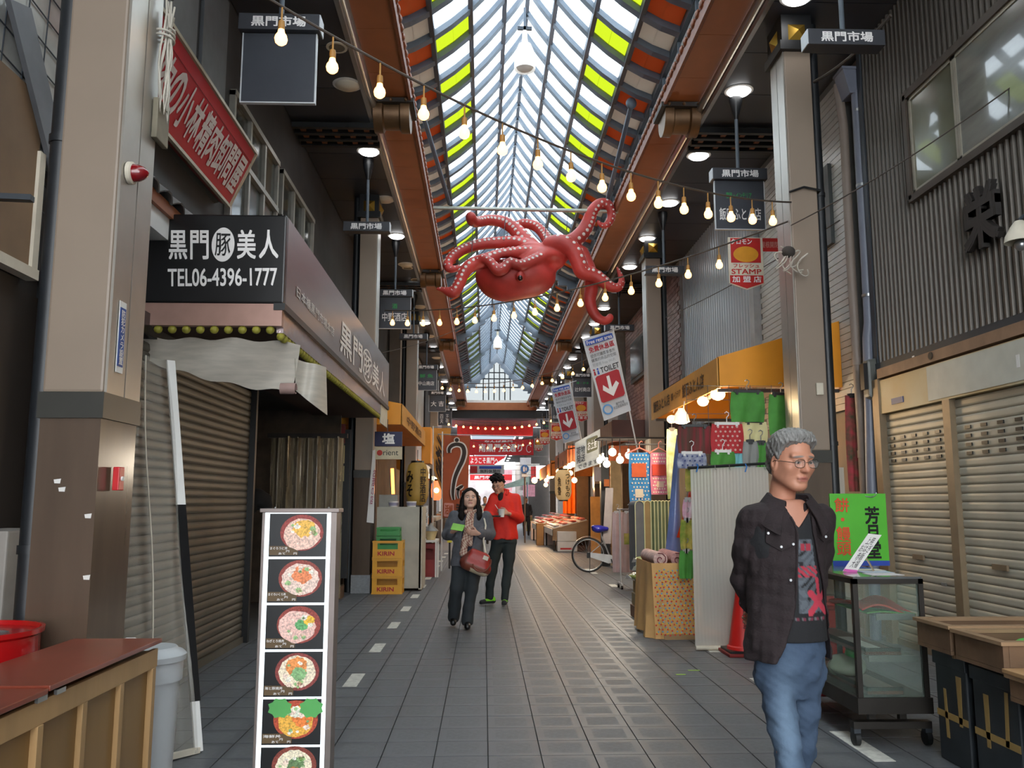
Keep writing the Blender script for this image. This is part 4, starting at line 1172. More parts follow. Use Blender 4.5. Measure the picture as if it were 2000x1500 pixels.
# wire grid with hanging cloths
gx0, gx1, gy = 2.16, 3.55, 8.95
g0 = PY(1320, 990, gy); 
gr = empty('wire_grid', (2.9, gy, 0), 'wire display grid behind the hanging cushion covers', 'rack')
for z in np.arange(1.75, 2.66, .15): put('wire', MB().bar((gx0, gy, z), (gx1, gy, z), .0045), mGreyD, gr)
for x in np.arange(gx0, gx1 + .01, .23): put('wire', MB().bar((x, gy, 1.75), (x, gy, 2.66), .0045), mGreyD, gr)
put('leg', MB().bar((gx1, gy, 0), (gx1, gy, 1.75), .02), mSilver, gr); put('leg', MB().bar((2.7, gy, 0), (2.7, gy, 1.75), .02), mSilver, gr)
mGrn = M('fabric_green', '#4a8c3a', .8, var=.2, scale=6, bump=.2, bscale=30)
mRedD = M('fabric_red_dots', '#c03a3c', .8, var=.1, scale=18, col2='#b52f35')
mPlaid = M('fabric_plaid', '#8a2a34', .8, scale=5, col2='#2c3a28', stretch=(5, 5, .2))
mYelL = M('fabric_cream', '#d8cf9a', .8, var=.1)
mAqua = M('fabric_aqua', '#7fc4cc', .8, var=.08)
mGryF = M('fabric_grey', '#8d8f8c', .8, var=.08)
mNavyD = M('fabric_navy_dots', '#b9bcc9', .8, scale=14, col2='#5d648a')
mLeaf = M('fabric_leaf', '#6d8a2c', .8, scale=9, col2='#c9b25c')
def dots(parent, O, U, V, nx, ny, r, mat, stag=True, nm='dot'):
    O, U, V = Vector(O), Vector(U), Vector(V); n = U.cross(V).normalized(); mb = MB()
    for i in range(nx):
        for j in range(ny):
            a = (i + .5 + (.5 if stag and j % 2 else 0)) / nx
            if a > .98: continue
            mb.lathe(O + U * a + V * ((j + .5) / ny), [(0, .0015), (r, .0012), (r, 0)], 8, axis=n)
    put(nm + 's', mb, mat, parent, kind='stuff')
def cloth(name, label, cat, u0, v0, u1, v1, Y, mat, wav=.015, hang=True, group=None, dot=None, clipc=None, fold=2.):
    a = PY(u0, v0, Y); b = PY(u1, v0, Y); c_ = PY(u0, v1, Y)
    t = empty(name, (a + b) / 2, label, cat, group)
    def fn(p, q):
        s = a.lerp(b, p); z = a.z + (c_.z - a.z) * q
        return (s.x + (p - .5) * .03 * math.sin(q * 3), Y + wav * math.sin(p * 6.28 * fold + q * 2) * (.3 + .7 * q), z)
    put('fabric', MB().sheet(fn, 16, 10, .006), mat, t)
    if dot: dots(t, (a.x + .01, Y - wav - .008, c_.z + .01), (b.x - a.x - .02, 0, 0), (0, 0, a.z - c_.z - .02), *dot)
    if hang:
        hb = clipc or mBlack
        put('clip_bar', MB().box(a.x + .03, b.x - .03, Y - .015, Y + .015, a.z - .01, a.z + .018), hb, t)
        m_ = (a + b) / 2
        hk = [(m_.x, Y, a.z + .015), (m_.x, Y, a.z + .07), (m_.x + .02, Y, a.z + .09), (m_.x + .025, Y, a.z + .115), (m_.x, Y, a.z + .13), (m_.x - .02, Y, a.z + .115)]
        put('hook', MB().tube(hk, .005, 6), hb if hb is not mBlack else mSilver, t)
        for x in (a.x + .06, b.x - .06): put('clip', MB().box(x - .012, x + .012, Y - .02, Y + .02, a.z - .03, a.z + .02), hb, t)
    return t
G = 'covers hanging on the wire grid'
mDotW = M('dot_white', '#eadfd2', .8); mDotP = M('dot_pale', '#d8a9a0', .8)
cloth('cushion_cover', 'plain green cover hanging highest under the yellow awning', 'cloth', 1428, 765, 1490, 824, 8.9, mGrn, group=G)
cloth('cushion_cover', 'long green cover with leaf print beside the pillar', 'cloth', 1502, 770, 1548, 850, 8.92, mGrn, group=G)
cloth('cushion_cover', 'dark red and green plaid cover hanging on the wire grid', 'cloth', 1325, 832, 1387, 886, 8.9, mPlaid, group=G)
cloth('cushion_cover', 'red cover with pale dots hanging on the wire grid', 'cloth', 1390, 828, 1449, 885, 8.88, mRedD, group=G, dot=(6, 6, .012, mDotP), clipc=mWhite)
cloth('cushion_cover', 'pale yellow cover hanging beside the red dotted one', 'cloth', 1450, 824, 1496, 868, 8.93, mYelL, group=G)
cloth('cushion_cover', 'white cover with navy spots hanging below the plaid one', 'cloth', 1325, 885, 1377, 915, 8.86, mNavyD, group=G, clipc=mWhite, dot=(5, 3, .01, M('dot_navy', '#3f4a78', .8)))
cloth('cushion_cover', 'small green cover clipped on white hanger above the plastic screen', 'cloth', 1390, 882, 1433, 915, 8.86, mGrn, group=G, clipc=mWhite)
cloth('cushion_cover', 'aqua blue cover half hidden behind the small green one', 'cloth', 1430, 872, 1455, 915, 8.91, mAqua, group=G)
cloth('cushion_cover', 'grey cover hanging just left of the old man', 'cloth', 1452, 862, 1478, 915, 8.88, mGryF, group=G)
cloth('cushion_cover', 'green and white leaf cover touching the old man\'s hair', 'cloth', 1472, 864, 1500, 915, 8.9, mGrn, group=G)
cloth('cushion_cover', 'olive leaf-patterned cover below the navy spotted one', 'cloth', 1340, 908, 1388, 960, 8.95, mLeaf, group=G)
cloth('floral_cloth', 'dark floral cloth hanging between the drainpipe and beige pipe', 'cloth', 1650, 772, 1676, 960, 9.3, M('fabric_floral', '#a83a44', .8, scale=10, col2='#3f4a30'), group=G)

# clear corrugated plastic screen and its bar
scr = empty('plastic_screen', (2.7, 8.35, 0), 'translucent ribbed plastic screen hanging behind the old man', 'screen')
sa, sb = PY(1348, 912, 8.42), PY(1500, 912, 8.42)
mScr = M_clear('screen_plastic', t=.30, rough=.25, tint='#c6c2b8')
def sf(a, b): return (sa.x + (sb.x - sa.x) * a, 8.42 + .0005 * math.sin(a * 150), sa.z + (.02 - sa.z) * b)
put('sheet', MB().sheet(sf, 160, 2), mScr, scr)
put('bar', MB().tube([PY(1343, 914, 8.40), PY(1500, 905, 8.40)], .014, 8), mBlack, scr)
put('rolled_hem', MB().tube([(sa.x, 8.40, .025), (sb.x, 8.40, .025)], .02, 8), mCream, scr)
for u in (1361, 1456): p = PY(u, 912, 8.39); put('blue_tie', MB().tube([p + Vector((0, 0, .03)), p + Vector((.01, -.01, 0)), p + Vector((-.005, 0, -.05))], .006, 6), M('tie_blue', '#2f7fd0', .5), scr)
for u in (1396, 1424, 1492): p = PY(u, 912, 8.39); put('hook', MB().tube([p + Vector((0, -.01, .02)), p + Vector((.0, -.015, -.02)), p + Vector((.015, -.01, -.03))], .004, 6), mSilver, scr)
put('screen_panel', MB().box(3.52, 3.80, 8.9, 8.93, .03, 1.78), mScr, label='strip of ribbed plastic screen between the drainpipe and beige pipe', cat='screen', base=(3.65, 8.9, 0))

# cloth-covered box with rolled rugs
mPat = M('cloth_orange', '#d3a56a', .8, var=.1, scale=4, bump=.3, bscale=8)
p0 = PZ(1262, 1206, 0.0); y0 = PZ(1300, 1215, 0).y
bxl, bxr = PY(1275, 1150, 9.1).x, PY(1352, 1150, 9.1).x
cb = empty('covered_bin', ((bxl + bxr) / 2, 9.4, 0), 'large box draped in orange cloth with red and blue drops', 'box')
zt = PY(1300, 1100, 9.1).z
def side_fn(pts):
    def fn(a, b):
        i = min(int(a * (len(pts) - 1)), len(pts) - 2); f = a * (len(pts) - 1) - i
        p = Vector(pts[i]).lerp(Vector(pts[i + 1]), f)
        w_ = .03 * math.sin(a * 40) * b
        return (p.x + w_ - .05 * b * (1 if a < .3 else 0), p.y - .03 * b + w_ * .6, zt + (.015 - zt) * b + .015 * math.sin(a * 13) * b)
    return fn
put('drape', MB().sheet(side_fn([(bxl, 10.0, 0), (bxl, 9.12, 0), (bxr + .08, 9.12, 0), (bxr + .08, 10.0, 0)]), 48, 10, .006), mPat, cb)
put('carton', MB().box(bxl + .02, bxr + .06, 9.18, 9.98, .02, zt - .04), M('cardboard2', '#9c7d58', .8), cb)
for col, ph, nm in (('#c8402c', 0, 'red'), ('#6f9ab0', .5, 'blue'), ('#d8b03a', .25, 'yellow')):
    dm = MB(); rg = random.Random(nm)
    for i in range(9):
        for j in range(14):
            x = bxl + .02 + (bxr - bxl + .03) * (i + ph + (.5 if j % 2 else 0) + rg.uniform(-.15, .15)) / 9.3; z = .05 + (zt - .1) * (j + ph + rg.uniform(-.2, .2)) / 14
            b = 1 - z / zt
            dm.lathe((x, 9.12 - .045 * b - .022 - .012, z), [(0, .004), (.010, .002), (.010, 0)], 6, axis=(0, -1, 0))
    put('printed_drops', dm, M('drop_' + nm, col, .8), cb, kind='stuff')
for i, (u, mt) in enumerate(((1288, '#c9a9a0'), (1322, '#b98a86'))):
    p = PY(u, 1092, 9.2)
    t = empty('rolled_rug', p, ['rolled pale rug lying left in the orange cloth-covered box', 'rolled rug with pink end lying right in the orange cloth-covered box'][i], 'rug', 'rolled rugs')
    put('roll', MB().tube([(p.x, 9.15, p.z), (p.x, 9.9, p.z)], .075, 18), M('rug' + mt, mt, .9, var=.3, scale=25), t)
    sp = [(p.x + (.01 + .0055 * q) * math.cos(q * .75), 9.145, p.z + (.01 + .0055 * q) * math.sin(q * .75)) for q in range(12)]
    put('spiral_edge', MB().tube(sp, .006, 6), M('rug_dark', '#7d3f44', .9), t)
put('flattened_cardboard', MB().box(bxl + .1, bxr + .3, 9.05, 9.6, 0, .05), M('cardboard2'), label='flattened cardboard under the orange draped box', cat='cardboard', base=(bxl + .3, 9.3, 0))

# cushions on cartons, striped futons, rack, towels
p = PZ(1245, 1168, 0)
for k in range(3):
    z0 = k * .145; x0 = PY(1232, 1100, 10.9).x
    put('carton', MB().box(x0 + .02 * k, x0 + .42, 10.55, 11.0, z0 + .001, z0 + .14), M('carton%d' % k, ['#8c6a52', '#9a8a66', '#a08a64'][k], .8), label=['lowest brown carton beside the orange draped box', 'middle tan carton beside the orange draped box', 'top tan carton under the green cushions'][k], cat='carton', group='cartons beside the draped box', base=(x0 + .2, 10.8, z0), bevel=.005)
for k in range(3):
    z0 = .45 + k * .10; x0 = PY(1236, 1100, 10.9).x + (.05 if k else -.04)
    t = empty('cushion', (x0 + .2, 10.8, z0), ['lowest green cushion in clear wrap on the cartons', 'middle green cushion in clear wrap on the cartons', 'top green cushion in clear wrap on the cartons'][k], 'cushion', 'green cushions on the cartons')
    s_ = SDF((x0 - .05, 10.5, z0 - .02), (x0 + .5, 11.1, z0 + .14), .016)
    s_.ell((x0 + .21, 10.8, z0 + .05), (.25, .26, .052), k=.01).noise(.006, 30, k)
    smooth_mesh('pad', [s_.surf()], M('cushion_green', '#8d9a4a', .5, var=.25, scale=8, coat=.6), t)
    put('wrap_end', MB().prism([(x0 - .03, 10.6, z0 + .04), (x0 - .08, 10.65, z0 + .08), (x0 - .09, 10.75, z0 + .02), (x0 - .02, 10.8, z0 + .05)], (0, 0, .004)), mWhite, t)
# folded futons standing upright
cols = ['#6f7276', '#a08a62', '#5a6a50', '#6d7a5c', '#61705a', '#75805f', '#5d6b54', '#6f7a5e', '#62695a']
x = PY(1240, 1050, 11.4).x
for i in range(9):
    wd = (.12, .085)[i] if i < 2 else .044
    z1 = PY(1260, 978, 11.4).z
    t = empty('folded_futon', (x + wd / 2, 11.5, .75), ['thick grey-blue futon at the left of the row of folded futons', 'tan futon second from the left in the row', 'third folded futon from the left, first of the striped green ones', 'fourth folded futon from the left, green with pale edges', 'fifth folded futon from the left, green with pale edges', 'sixth folded futon from the left, green with pale edges', 'seventh folded futon from the left, green with pale edges', 'eighth folded futon from the left, beside the last one', 'last folded futon beside the blue wrapped bundle'][i], 'futon', 'folded futons')
    pts = [(x + wd * .5 + wd * .5 * math.cos(a) * 1.0, z1 - wd * .5 + wd * .5 * math.sin(a)) for a in np.linspace(0, math.pi, 9)]
    poly = [(x + wd, 11.35, .5)] + [(q[0], 11.35, q[1]) for q in pts] + [(x, 11.35, .5)]
    put('pad', MB().prism(poly, (0, .5, 0)), M('futon' + cols[i], cols[i], .9, var=.1), t)
    put('piping', MB().tube([(q[0], 11.345, q[2]) for q in poly], .007, 6), M('piping', '#cdd0a8', .8), t)
    x += wd + .003
put('futon_shelf', MB().box(2.1, 3.3, 11.3, 12.0, 0, .50), mDark, label='dark low shelf carrying the row of folded futons', cat='shelf', base=(2.6, 11.6, 0))
# blue wrapped bundle and red one
for i, (u0, u1, v0, v1, Y, col, lb) in enumerate(((1300, 1330, 850, 1108, 9.9, '#7388c0', 'tall blue plastic wrapped bundle leaning by the screen'), (1326, 1346, 955, 1050, 9.7, '#d8431f', 'orange-red bundle standing behind the plastic screen'))):
    t = empty('wrapped_bundle', PY(u0, v1, Y), lb, 'bundle')
    a, b = PY(u0 + 8, v0, Y), PY(u0 - 2, v1, Y); wd = PY(u1, v1, Y).x - PY(u0, v1, Y).x
    def fb(p, q): s = a.lerp(b, q); return (s.x + .1 * (1 - q) + p * wd * (.12 + .88 * q ** 1.5), Y - .05 * math.sin(p * math.pi) + .02 * math.sin(q * 7), s.z)
    put('wrapping', MB().sheet(fb, 10, 10, .02), M('wrap' + col, col, .3, var=.2, scale=4, coat=.5), t)
# printed bags hung on the screen edge
for i, (u0, v0, u1, v1, mt, lb) in enumerate(((1330, 1015, 1353, 1073, mLeaf, 'green and orange floral bag hanging at the edge of the screen'), (1328, 1075, 1352, 1130, mGrn, 'green striped bags in clear wrap hanging low by the screen'), (1335, 975, 1350, 1012, M('fabric_pink', '#d9a0b8', .8, scale=10, col2='#e8d8dc'), 'pink floral bag hanging by the screen edge'))):
    cloth('printed_bag', lb, 'bag', u0, v0, u1, v1, 8.98, mt, group='bags by the screen', clipc=mSilver)
# towels on coat hangers: plain polka-dot cloths
mBlue = M('towel_blue', '#3f8fd2', .85, var=.06, bump=.2, bscale=80); mPink = M('towel_pink', '#e58aa6', .85, var=.06, bump=.2, bscale=80)
def towel(label, u0, v0, u1, v1, Y, mat, dm, extra):
    t = cloth('towel', label, 'towel', u0, v0, u1, v1, Y, mat, wav=.01, hang=False, group='towels on pink hangers', dot=(6, 12, .012, dm))
    a, b = PY(u0, v0, Y), PY(u1, v0, Y); m_ = (a + b) / 2
    hp = [(a.x - .03, Y, a.z - .01), (m_.x, Y, a.z + .07), (b.x + .03, Y, a.z - .01)]
    put('hanger', MB().tube(hp, .012, 8), M('hanger_pink', '#e8907f', .4), t)
    put('hook', MB().tube([(m_.x, Y, a.z + .07), (m_.x, Y, a.z + .14), (m_.x + .03, Y, a.z + .17), (m_.x + .045, Y, a.z + .15)], .008, 6), M('hanger_pink'), t)
    for x0, x1, z0, z1, cl in extra:
        q0 = PY(x0, z0, Y); q1 = PY(x1, z1, Y)
        put('print_patch', MB().box(q0.x, q1.x, Y - .026, Y - .022, q1.z, q0.z), M('patch' + cl, cl, .8), t)
towel('blue polka-dot towel on a pink hanger beside the futon rack', 1229, 884, 1269, 980, 12.3, mBlue, mDotW, [(1233, 1262, 905, 932, '#c9603c'), (1240, 1256, 955, 972, '#d8d2c2')])
towel('pink polka-dot towel on a pink hanger beside the futon rack', 1271, 884, 1302, 966, 12.25, mPink, mDotW, [(1273, 1300, 907, 929, '#c8483a'), (1282, 1296, 940, 952, '#e9c9b6')])
cloth('towel', 'tall pale towel with leaf print hanging beside the pink towel', 'towel', 1302, 838, 1322, 975, 11.9, M('towel_leaf', '#c3d3c0', .85, scale=7, col2='#8fa060'), group='towels on pink hangers')
tz = PY(1250, 868, 12.3).z
t = empty('towel_rail', (2.6, 12.3, 0), 'thin steel rail carrying the polka-dot towels', 'rail')
put('bar', MB().tube([(PY(1222, 868, 12.3).x, 12.3, tz), (3.6, 12.3, tz)], .01, 8), mSilver, t); put('post', MB().tube([(3.6, 12.3, 0), (3.6, 12.3, tz)], .015, 8), mSilver, t)
# garment rail on casters with wrapped futon covers
px = PZ(1213, 1150, 0)
rk = empty('garment_rail', px, 'white garment rail on casters with clear-wrapped bedding', 'rack')
zt = PY(1213, 995, px.y).z
put('upright', MB().tube([(px.x, px.y, .08), (px.x, px.y, zt)], .014, 10), mWhite, rk); put('upright', MB().tube([(px.x + .95, px.y + .1, .08), (px.x + .95, px.y + .1, zt)], .014, 10), mWhite, rk)
put('top_rail', MB().tube([(px.x - .05, px.y, zt), (px.x + 1.0, px.y + .1, zt)], .014, 10), mSilver, rk)
put('foot', MB().bar((px.x, px.y - .15, .08), (px.x, px.y + .25, .08), .03), mWhite, rk)
for dy in (-.13, .23): put('caster', MB().lathe((px.x - .02, px.y + dy, .035), [(0, 0), (.034, 0), (.034, .03), (0, .03)], 14, axis=(1, 0, 0)), mBlack, rk)
for i, (u0, u1, Y, cl) in enumerate(((1196, 1216, px.y + .35, '#cfb3b0'), (1216, 1240, px.y + .2, '#c7a79c'))):
    cloth('wrapped_bedding', ['pale pink bedding in clear wrap left of the garment rail post', 'peach bedding in clear wrap hanging on the garment rail'][i], 'bedding', u0, 1000, u1, 1118, Y, M('bed' + cl, cl, .5, var=.1, coat=.5), group='wrapped bedding', clipc=mWhite)
put('price_tag', MB().box(px.x + .06, px.x + .15, px.y - .03, px.y - .02, .72, .9), mLeaf, label='green and yellow price card on the garment rail bedding', cat='card', base=(px.x + .1, px.y, .72))
# ================================================================ glass showcase, green sign, cones, trays
mIron = M('showcase_iron', '#2e2a26', .5, .4, var=.15)
mGl = M_clear('showcase_glass', col=(.93, .96, .94), t=.86, rough=.03, tint='#9fb0a6')
sc = empty('glass_showcase', (2.45, 5.7, 0), 'dark iron framed glass showcase on casters beside the old man', 'showcase')
x0, x1, y0, y1, zb, zt = PY(1681, 1340, 5.1).x - .015, PY(1811, 1340, 5.1).x + .015, 5.1, 6.35, .285, .965
for x in (x0, x1 - .03):
    for y in (y0, y1 - .03): put('post', MB().box(x, x + .03, y, y + .03, zb, zt), mIron, sc)
fr = MB()
for z in (zt - .03,):
    fr.box(x0, x1, y0, y0 + .03, z, z + .03); fr.box(x0, x1, y1 - .03, y1, z, z + .03); fr.box(x0, x0 + .03, y0, y1, z, z + .03); fr.box(x1 - .03, x1, y0, y1, z, z + .03)
put('top_frame', fr, mIron, sc)
put('top_plate', MB().box(x0 + .005, x1 - .005, y0 + .005, y1 - .005, zt, zt + .012), M('showcase_top', '#5c5f60', .2, coat=.5), sc)
put('base_tray', MB().box(x0 - .01, x1 + .01, y0 - .01, y1 + .01, zb - .09, zb), mIron, sc)
put('glass_side', MB().box(x0 + .012, x0 + .016, y0 + .03, y1 - .03, zb, zt - .03), mGl, sc)
put('glass_front', MB().box(x0 + .03, x1 - .03, y0 + .012, y0 + .016, zb, zt - .03), mGl, sc)
for z, d in ((.50, .06), (.74, .12)):
    put('shelf', MB().box(x0 + .03 + d, x1 - .04, y0 + .05, y1 - .05, z, z + .012), mGl, sc)
    put('shelf_rail', MB().box(x0 + .03 + d, x1 - .04, y0 + .04, y0 + .05, z - .02, z + .016), M('rail_alu', '#8a8a86', .4, .5), sc)
lg = MB()
for x in (x0 + .12, x1 - .12): lg.box(x - .02, x + .02, y0 + .1, y0 + .14, .12, zb - .09); lg.box(x - .02, x + .02, y1 - .14, y1 - .1, .12, zb - .09)
put('stand_legs', lg, mIron, sc)
put('stand_frame', MB().box(x0 - .02, x1 + .02, y0 + .04, y0 + .10, .10, .14), mIron, sc); put('stand_frame', MB().box(x0 - .02, x1 + .02, y1 - .1, y1 - .04, .10, .14), mIron, sc)
for x in (x0, x1):
    for y in (y0 + .07, y1 - .07):
        cs = put('caster', MB().lathe((x - .015, y, .045), [(0, 0), (.044, 0), (.044, .03), (0, .03)], 18, axis=(1, 0, 0)), mBlack, sc)
        put('fork', MB().box(x - .02, x + .02, y - .03, y + .02, .075, .10), mGreyD, cs)
# wooden trays and bits inside the case
mTray = M('lacquer_brown', '#5b2f22', .35, var=.2)
for i, (z, lb) in enumerate(((zb, 'brown lacquered tray on the floor of the glass showcase'), (.512, 'brown lacquered tray on the middle shelf of the glass showcase'))):
    t = empty('lacquer_tray', (2.4, 5.5, z), lb, 'tray', 'trays in the showcase')
    put('board', MB().box(x0 + .09, x1 - .12, y0 + .08, y1 - .2, z + .001, z + .02), mTray, t)
    rim = MB(); rim.box(x0 + .09, x1 - .12, y0 + .08, y0 + .095, z + .02, z + .04); rim.box(x0 + .09, x0 + .105, y0 + .08, y1 - .2, z + .02, z + .04)
    put('rim', rim, mDark, t)
put('paper_sheet', MB().box(x0 + .12, x1 - .2, y0 + .15, y0 + .6, .534, .540), mWhite, label='white paper sheets on the middle shelf tray of the showcase', cat='paper', base=(2.35, 5.4, .534))
t = empty('folded_banner', (2.45, 5.5, .755), 'folded red and green cloth on the top shelf of the showcase', 'cloth')
put('red_layer', MB().sheet(lambda a, b: (x0 + .1 + a * .33, y0 + .12 + b * .5, .775 + .03 * math.sin(a * 5 + b * 3)), 14, 10, .01), M('cloth_red', '#cf2f22', .7), t)
put('green_layer', MB().sheet(lambda a, b: (x0 + .12 + a * .30, y0 + .10 + b * .45, .758 + .008 * math.sin(a * 5)), 8, 6, .008), M('cloth_green', '#5f9a52', .7), t)
c = Vector((x0 + .17, y0 + .55, zb + .12))
t = empty('plastic_bag', c, 'clear plastic bag with a bright green knob inside the showcase', 'bag')
s_ = SDF(c - Vector((.16, .16, .13)), c + Vector((.16, .16, .16)), .013); s_.ell(c - Vector((0, 0, .04)), (.12, .11, .075)).noise(.008, 35, 5)
smooth_mesh('film', [s_.surf()], M_clear('bag_film', t=.45, rough=.15, tint='#b8c2ac'), t)
put('green_knob', MB().ball(c + Vector((.03, -.02, .04)), (.045, .045, .05)), M('knob_green', '#2fb04a', .4), t)
# green shop board and price card
g0 = PY(1630, 1113, 5.95); g1 = PY(1741, 1113, 5.95); ztop = PY(1740, 981, 5.95).z
bz = zt + .012; by = 5.97
gs = empty('green_sign', ((g0.x + g1.x) / 2, by, bz), 'lime green shop board with red and black kanji standing on the showcase', 'sign')
hgt = .50; gx0, gx1 = g0.x, g1.x
put('board', MB().box(gx0, gx1, by, by + .02, bz, bz + hgt), M('board_green', '#4fb02c', .45, var=.05), gs, bevel=.003)
put('blue_band', MB().box(gx0, gx1, by - .003, by, bz, bz + .035), M('band_blue', '#1d3f9c', .5), gs)
mRedInk = M('ink_red', '#cf4a22', .6)
text('餅\n・\n饅\n頭', (gx0 + .03, by, bz + .07), (.105, 0, 0), (0, 0, .40), mRedInk, gs, bold=.03)
text('芳\n月\n堂', (gx1 - .16, by, bz + .05), (.105, 0, 0), (0, 0, .36), mSignBlk, gs, bold=.05)
put('wire_loop', MB().tube([(gx1 - .16, by + .01, bz + hgt), (gx1 - .14, by, bz + hgt - .02), (gx1 - .1, by - .01, bz + hgt - .025), (gx1 - .07, by, bz + hgt - .01), (gx1 - .06, by + .01, bz + hgt + .005)], .004, 6), mSilver, gs)
put('back_prop', MB().bar((gx0 + .1, by + .02, bz + hgt * .7), (gx0 + .1, by + .2, bz), .015), mGreyD, gs)
a, b_, c_ = PY(1646, 1117, 5.45), PY(1672, 1120, 5.45), PY(1722, 1046, 5.45)
pc = empty('price_card', (a.x, 5.45, bz), 'white handwritten price card leaning on the showcase in front of the green sign', 'card')
U = b_ - a; V = (c_ - b_); shf = bz + .004 - a.z
O = a + Vector((0, 0, shf))
put('card', MB().prism([O, O + U, O + U + V, O + V], (0, .004, 0)), mWhite, pc)
mm = O + U * .1 + V * .12
text('上用\nおはぎ\n赤飯\n大福', mm, U * .8, V * .8, M('ink_black', '#2c2a2c', .7), pc, bold=.0)
put('pink_edge', MB().prism([O + Vector((0, -.001, 0)), O + U + Vector((0, -.001, 0)), O + U + V * .07 + Vector((0, -.001, 0)), O + V * .07 + Vector((0, -.001, 0))], (0, -.001, 0)), M('card_pink', '#d860b0', .6), pc)
put('easel', MB().sheet(lambda p, q: (O.x + U.x + .02 + .10 * q + .03 * p, 5.47 + .05 * p, bz + .13 * (1 - q ** 1.6)), 4, 8, .004), M('easel_beige', '#a8977c', .6), pc)
for i in range(3): put('leaflet', MB().box(x1 - .26 + .03 * i, x1 - .06 + .02 * i, y0 + .1 + .16 * i, y0 + .24 + .16 * i, bz + .0005 + i * .001, bz + .002 + i * .001), M('leaflet%d' % i, ['#d9d4d6', '#c2cad8', '#dcd6cc'][i], .6), label=['white leaflet nearest on the showcase top', 'bluish leaflet in the middle of the showcase top', 'cream leaflet nearest the green sign on the showcase top'][i], cat='leaflet', group='leaflets on the showcase', base=(x1 - .2, y0 + .1 + .16 * i, bz))

# traffic cones
mCone = M('cone_red', '#d2231c', .4, var=.06)
def cone(p, label, txt=True):
    t = empty('traffic_cone', p, label, 'traffic cone', 'red traffic cones')
    put('base', MB().box(p.x - .19, p.x + .19, p.y - .19, p.y + .19, .0, .03), M('cone_base', '#7d1814', .6), t, bevel=.008)
    put('black_mat', MB().box(p.x - .17, p.x + .17, p.y - .17, p.y + .17, .03, .05), mBlack, t)
    put('cone', MB().lathe(p, [(.155, .05), (.15, .075), (.135, .085), (.045, .64), (.05, .65), (.042, .68), (.035, .70), (0, .70)], 28), mCone, t)
    if txt:
        for i, ch in enumerate('芳月堂'):
            z = .45 - i * .10; r = .135 - (z - .085) * .162 + .004
            text(ch, (p.x - .03, p.y - r, z), (.06, 0, 0), (0, .0145, .085), mSignBlk, t, bold=.02, off=.004)
    put('ring', MB().lathe(p, [(.052, .60), (.062, .61), (.06, .63), (.05, .635)], 20), M('cone_dark', '#9c1814', .5), t)
c = PZ(1462, 1283, 0); cone(Vector((c.x, c.y + .15, 0)), 'red traffic cone with black writing standing before the plastic screen')
cone(Vector((2.66, 6.62, 0)), 'red traffic cone half hidden behind the glass showcase', False)

# wooden trays on taped dark boxes
mWT2 = M('tray_wood', '#6f553e', .65, var=.25, scale=6, stretch=(.3, 1, 1), bump=.2, bscale=30)
mWT3 = M('tray_wood_lip', '#95785a', .6, var=.2, scale=6, stretch=(.3, 1, 1))
def tray(label, xa, xb, ya, yb, z0, z1, floor_mat=None):
    t = empty('wooden_tray', ((xa + xb) / 2, (ya + yb) / 2, z0), label, 'tray', 'wooden trays in the lower corner')
    put('bottom', MB().box(xa, xb, ya, yb, z0, z0 + .02), mWT2, t)
    for nm, bx_ in (('side', (xa, xa + .03, ya, yb)), ('side', (xb - .03, xb, ya, yb)), ('end', (xa + .03, xb - .03, ya, ya + .03)), ('end', (xa + .03, xb - .03, yb - .03, yb))):
        put(nm, MB().box(*bx_, z0 + .02, z1), mWT2, t, bevel=.004)
    l = MB(); l.box(xa - .015, xa + .035, ya - .015, yb + .015, z1, z1 + .018); l.box(xa + .035, xb, ya - .015, ya + .035, z1, z1 + .018); l.box(xa + .035, xb, yb - .035, yb + .015, z1, z1 + .018)
    put('lip', l, mWT3, t)
    put('skirt', MB().box(xa + .02, xb, ya + .01, ya + .03, z0 - .02, z0), mWT3, t)
    return t
XT = 2.49
tray('weathered wooden tray farthest of the three by the shutters', XT, 3.9, 4.60, 4.95, .61, .745)
tray('weathered wooden tray in the middle with a green lid inside', XT + .005, 3.8, 4.14, 4.565, .60, .735)
tray('lower wooden tray nearest the camera at the right edge', XT, 3.6, 3.2, 4.10, .49, .595)
put('board_cover', MB().box(XT - .02, 3.6, 3.2, 4.12, .614, .634), M('board_tan', '#b08a60', .6, var=.12, stretch=(.3, 1, 1)), label='bare tan board lying over the lowest wooden tray', cat='board', base=(3, 3.6, .614), bevel=.003)
put('round_green_cover', MB().lathe((2.83, 4.36, .621), [(.0, .10), (.10, .10), (.115, .09), (.115, .0)][::-1], 24), M('lid_green', '#3fe05a', .4, coat=.4), label='bright green round lid lying in the middle wooden tray', cat='lid', base=(2.83, 4.36, .62))
mBoxN = M('crate_navy', '#2c3136', .5, var=.2)
mTape = M('tape_tan', '#a88a52', .45)
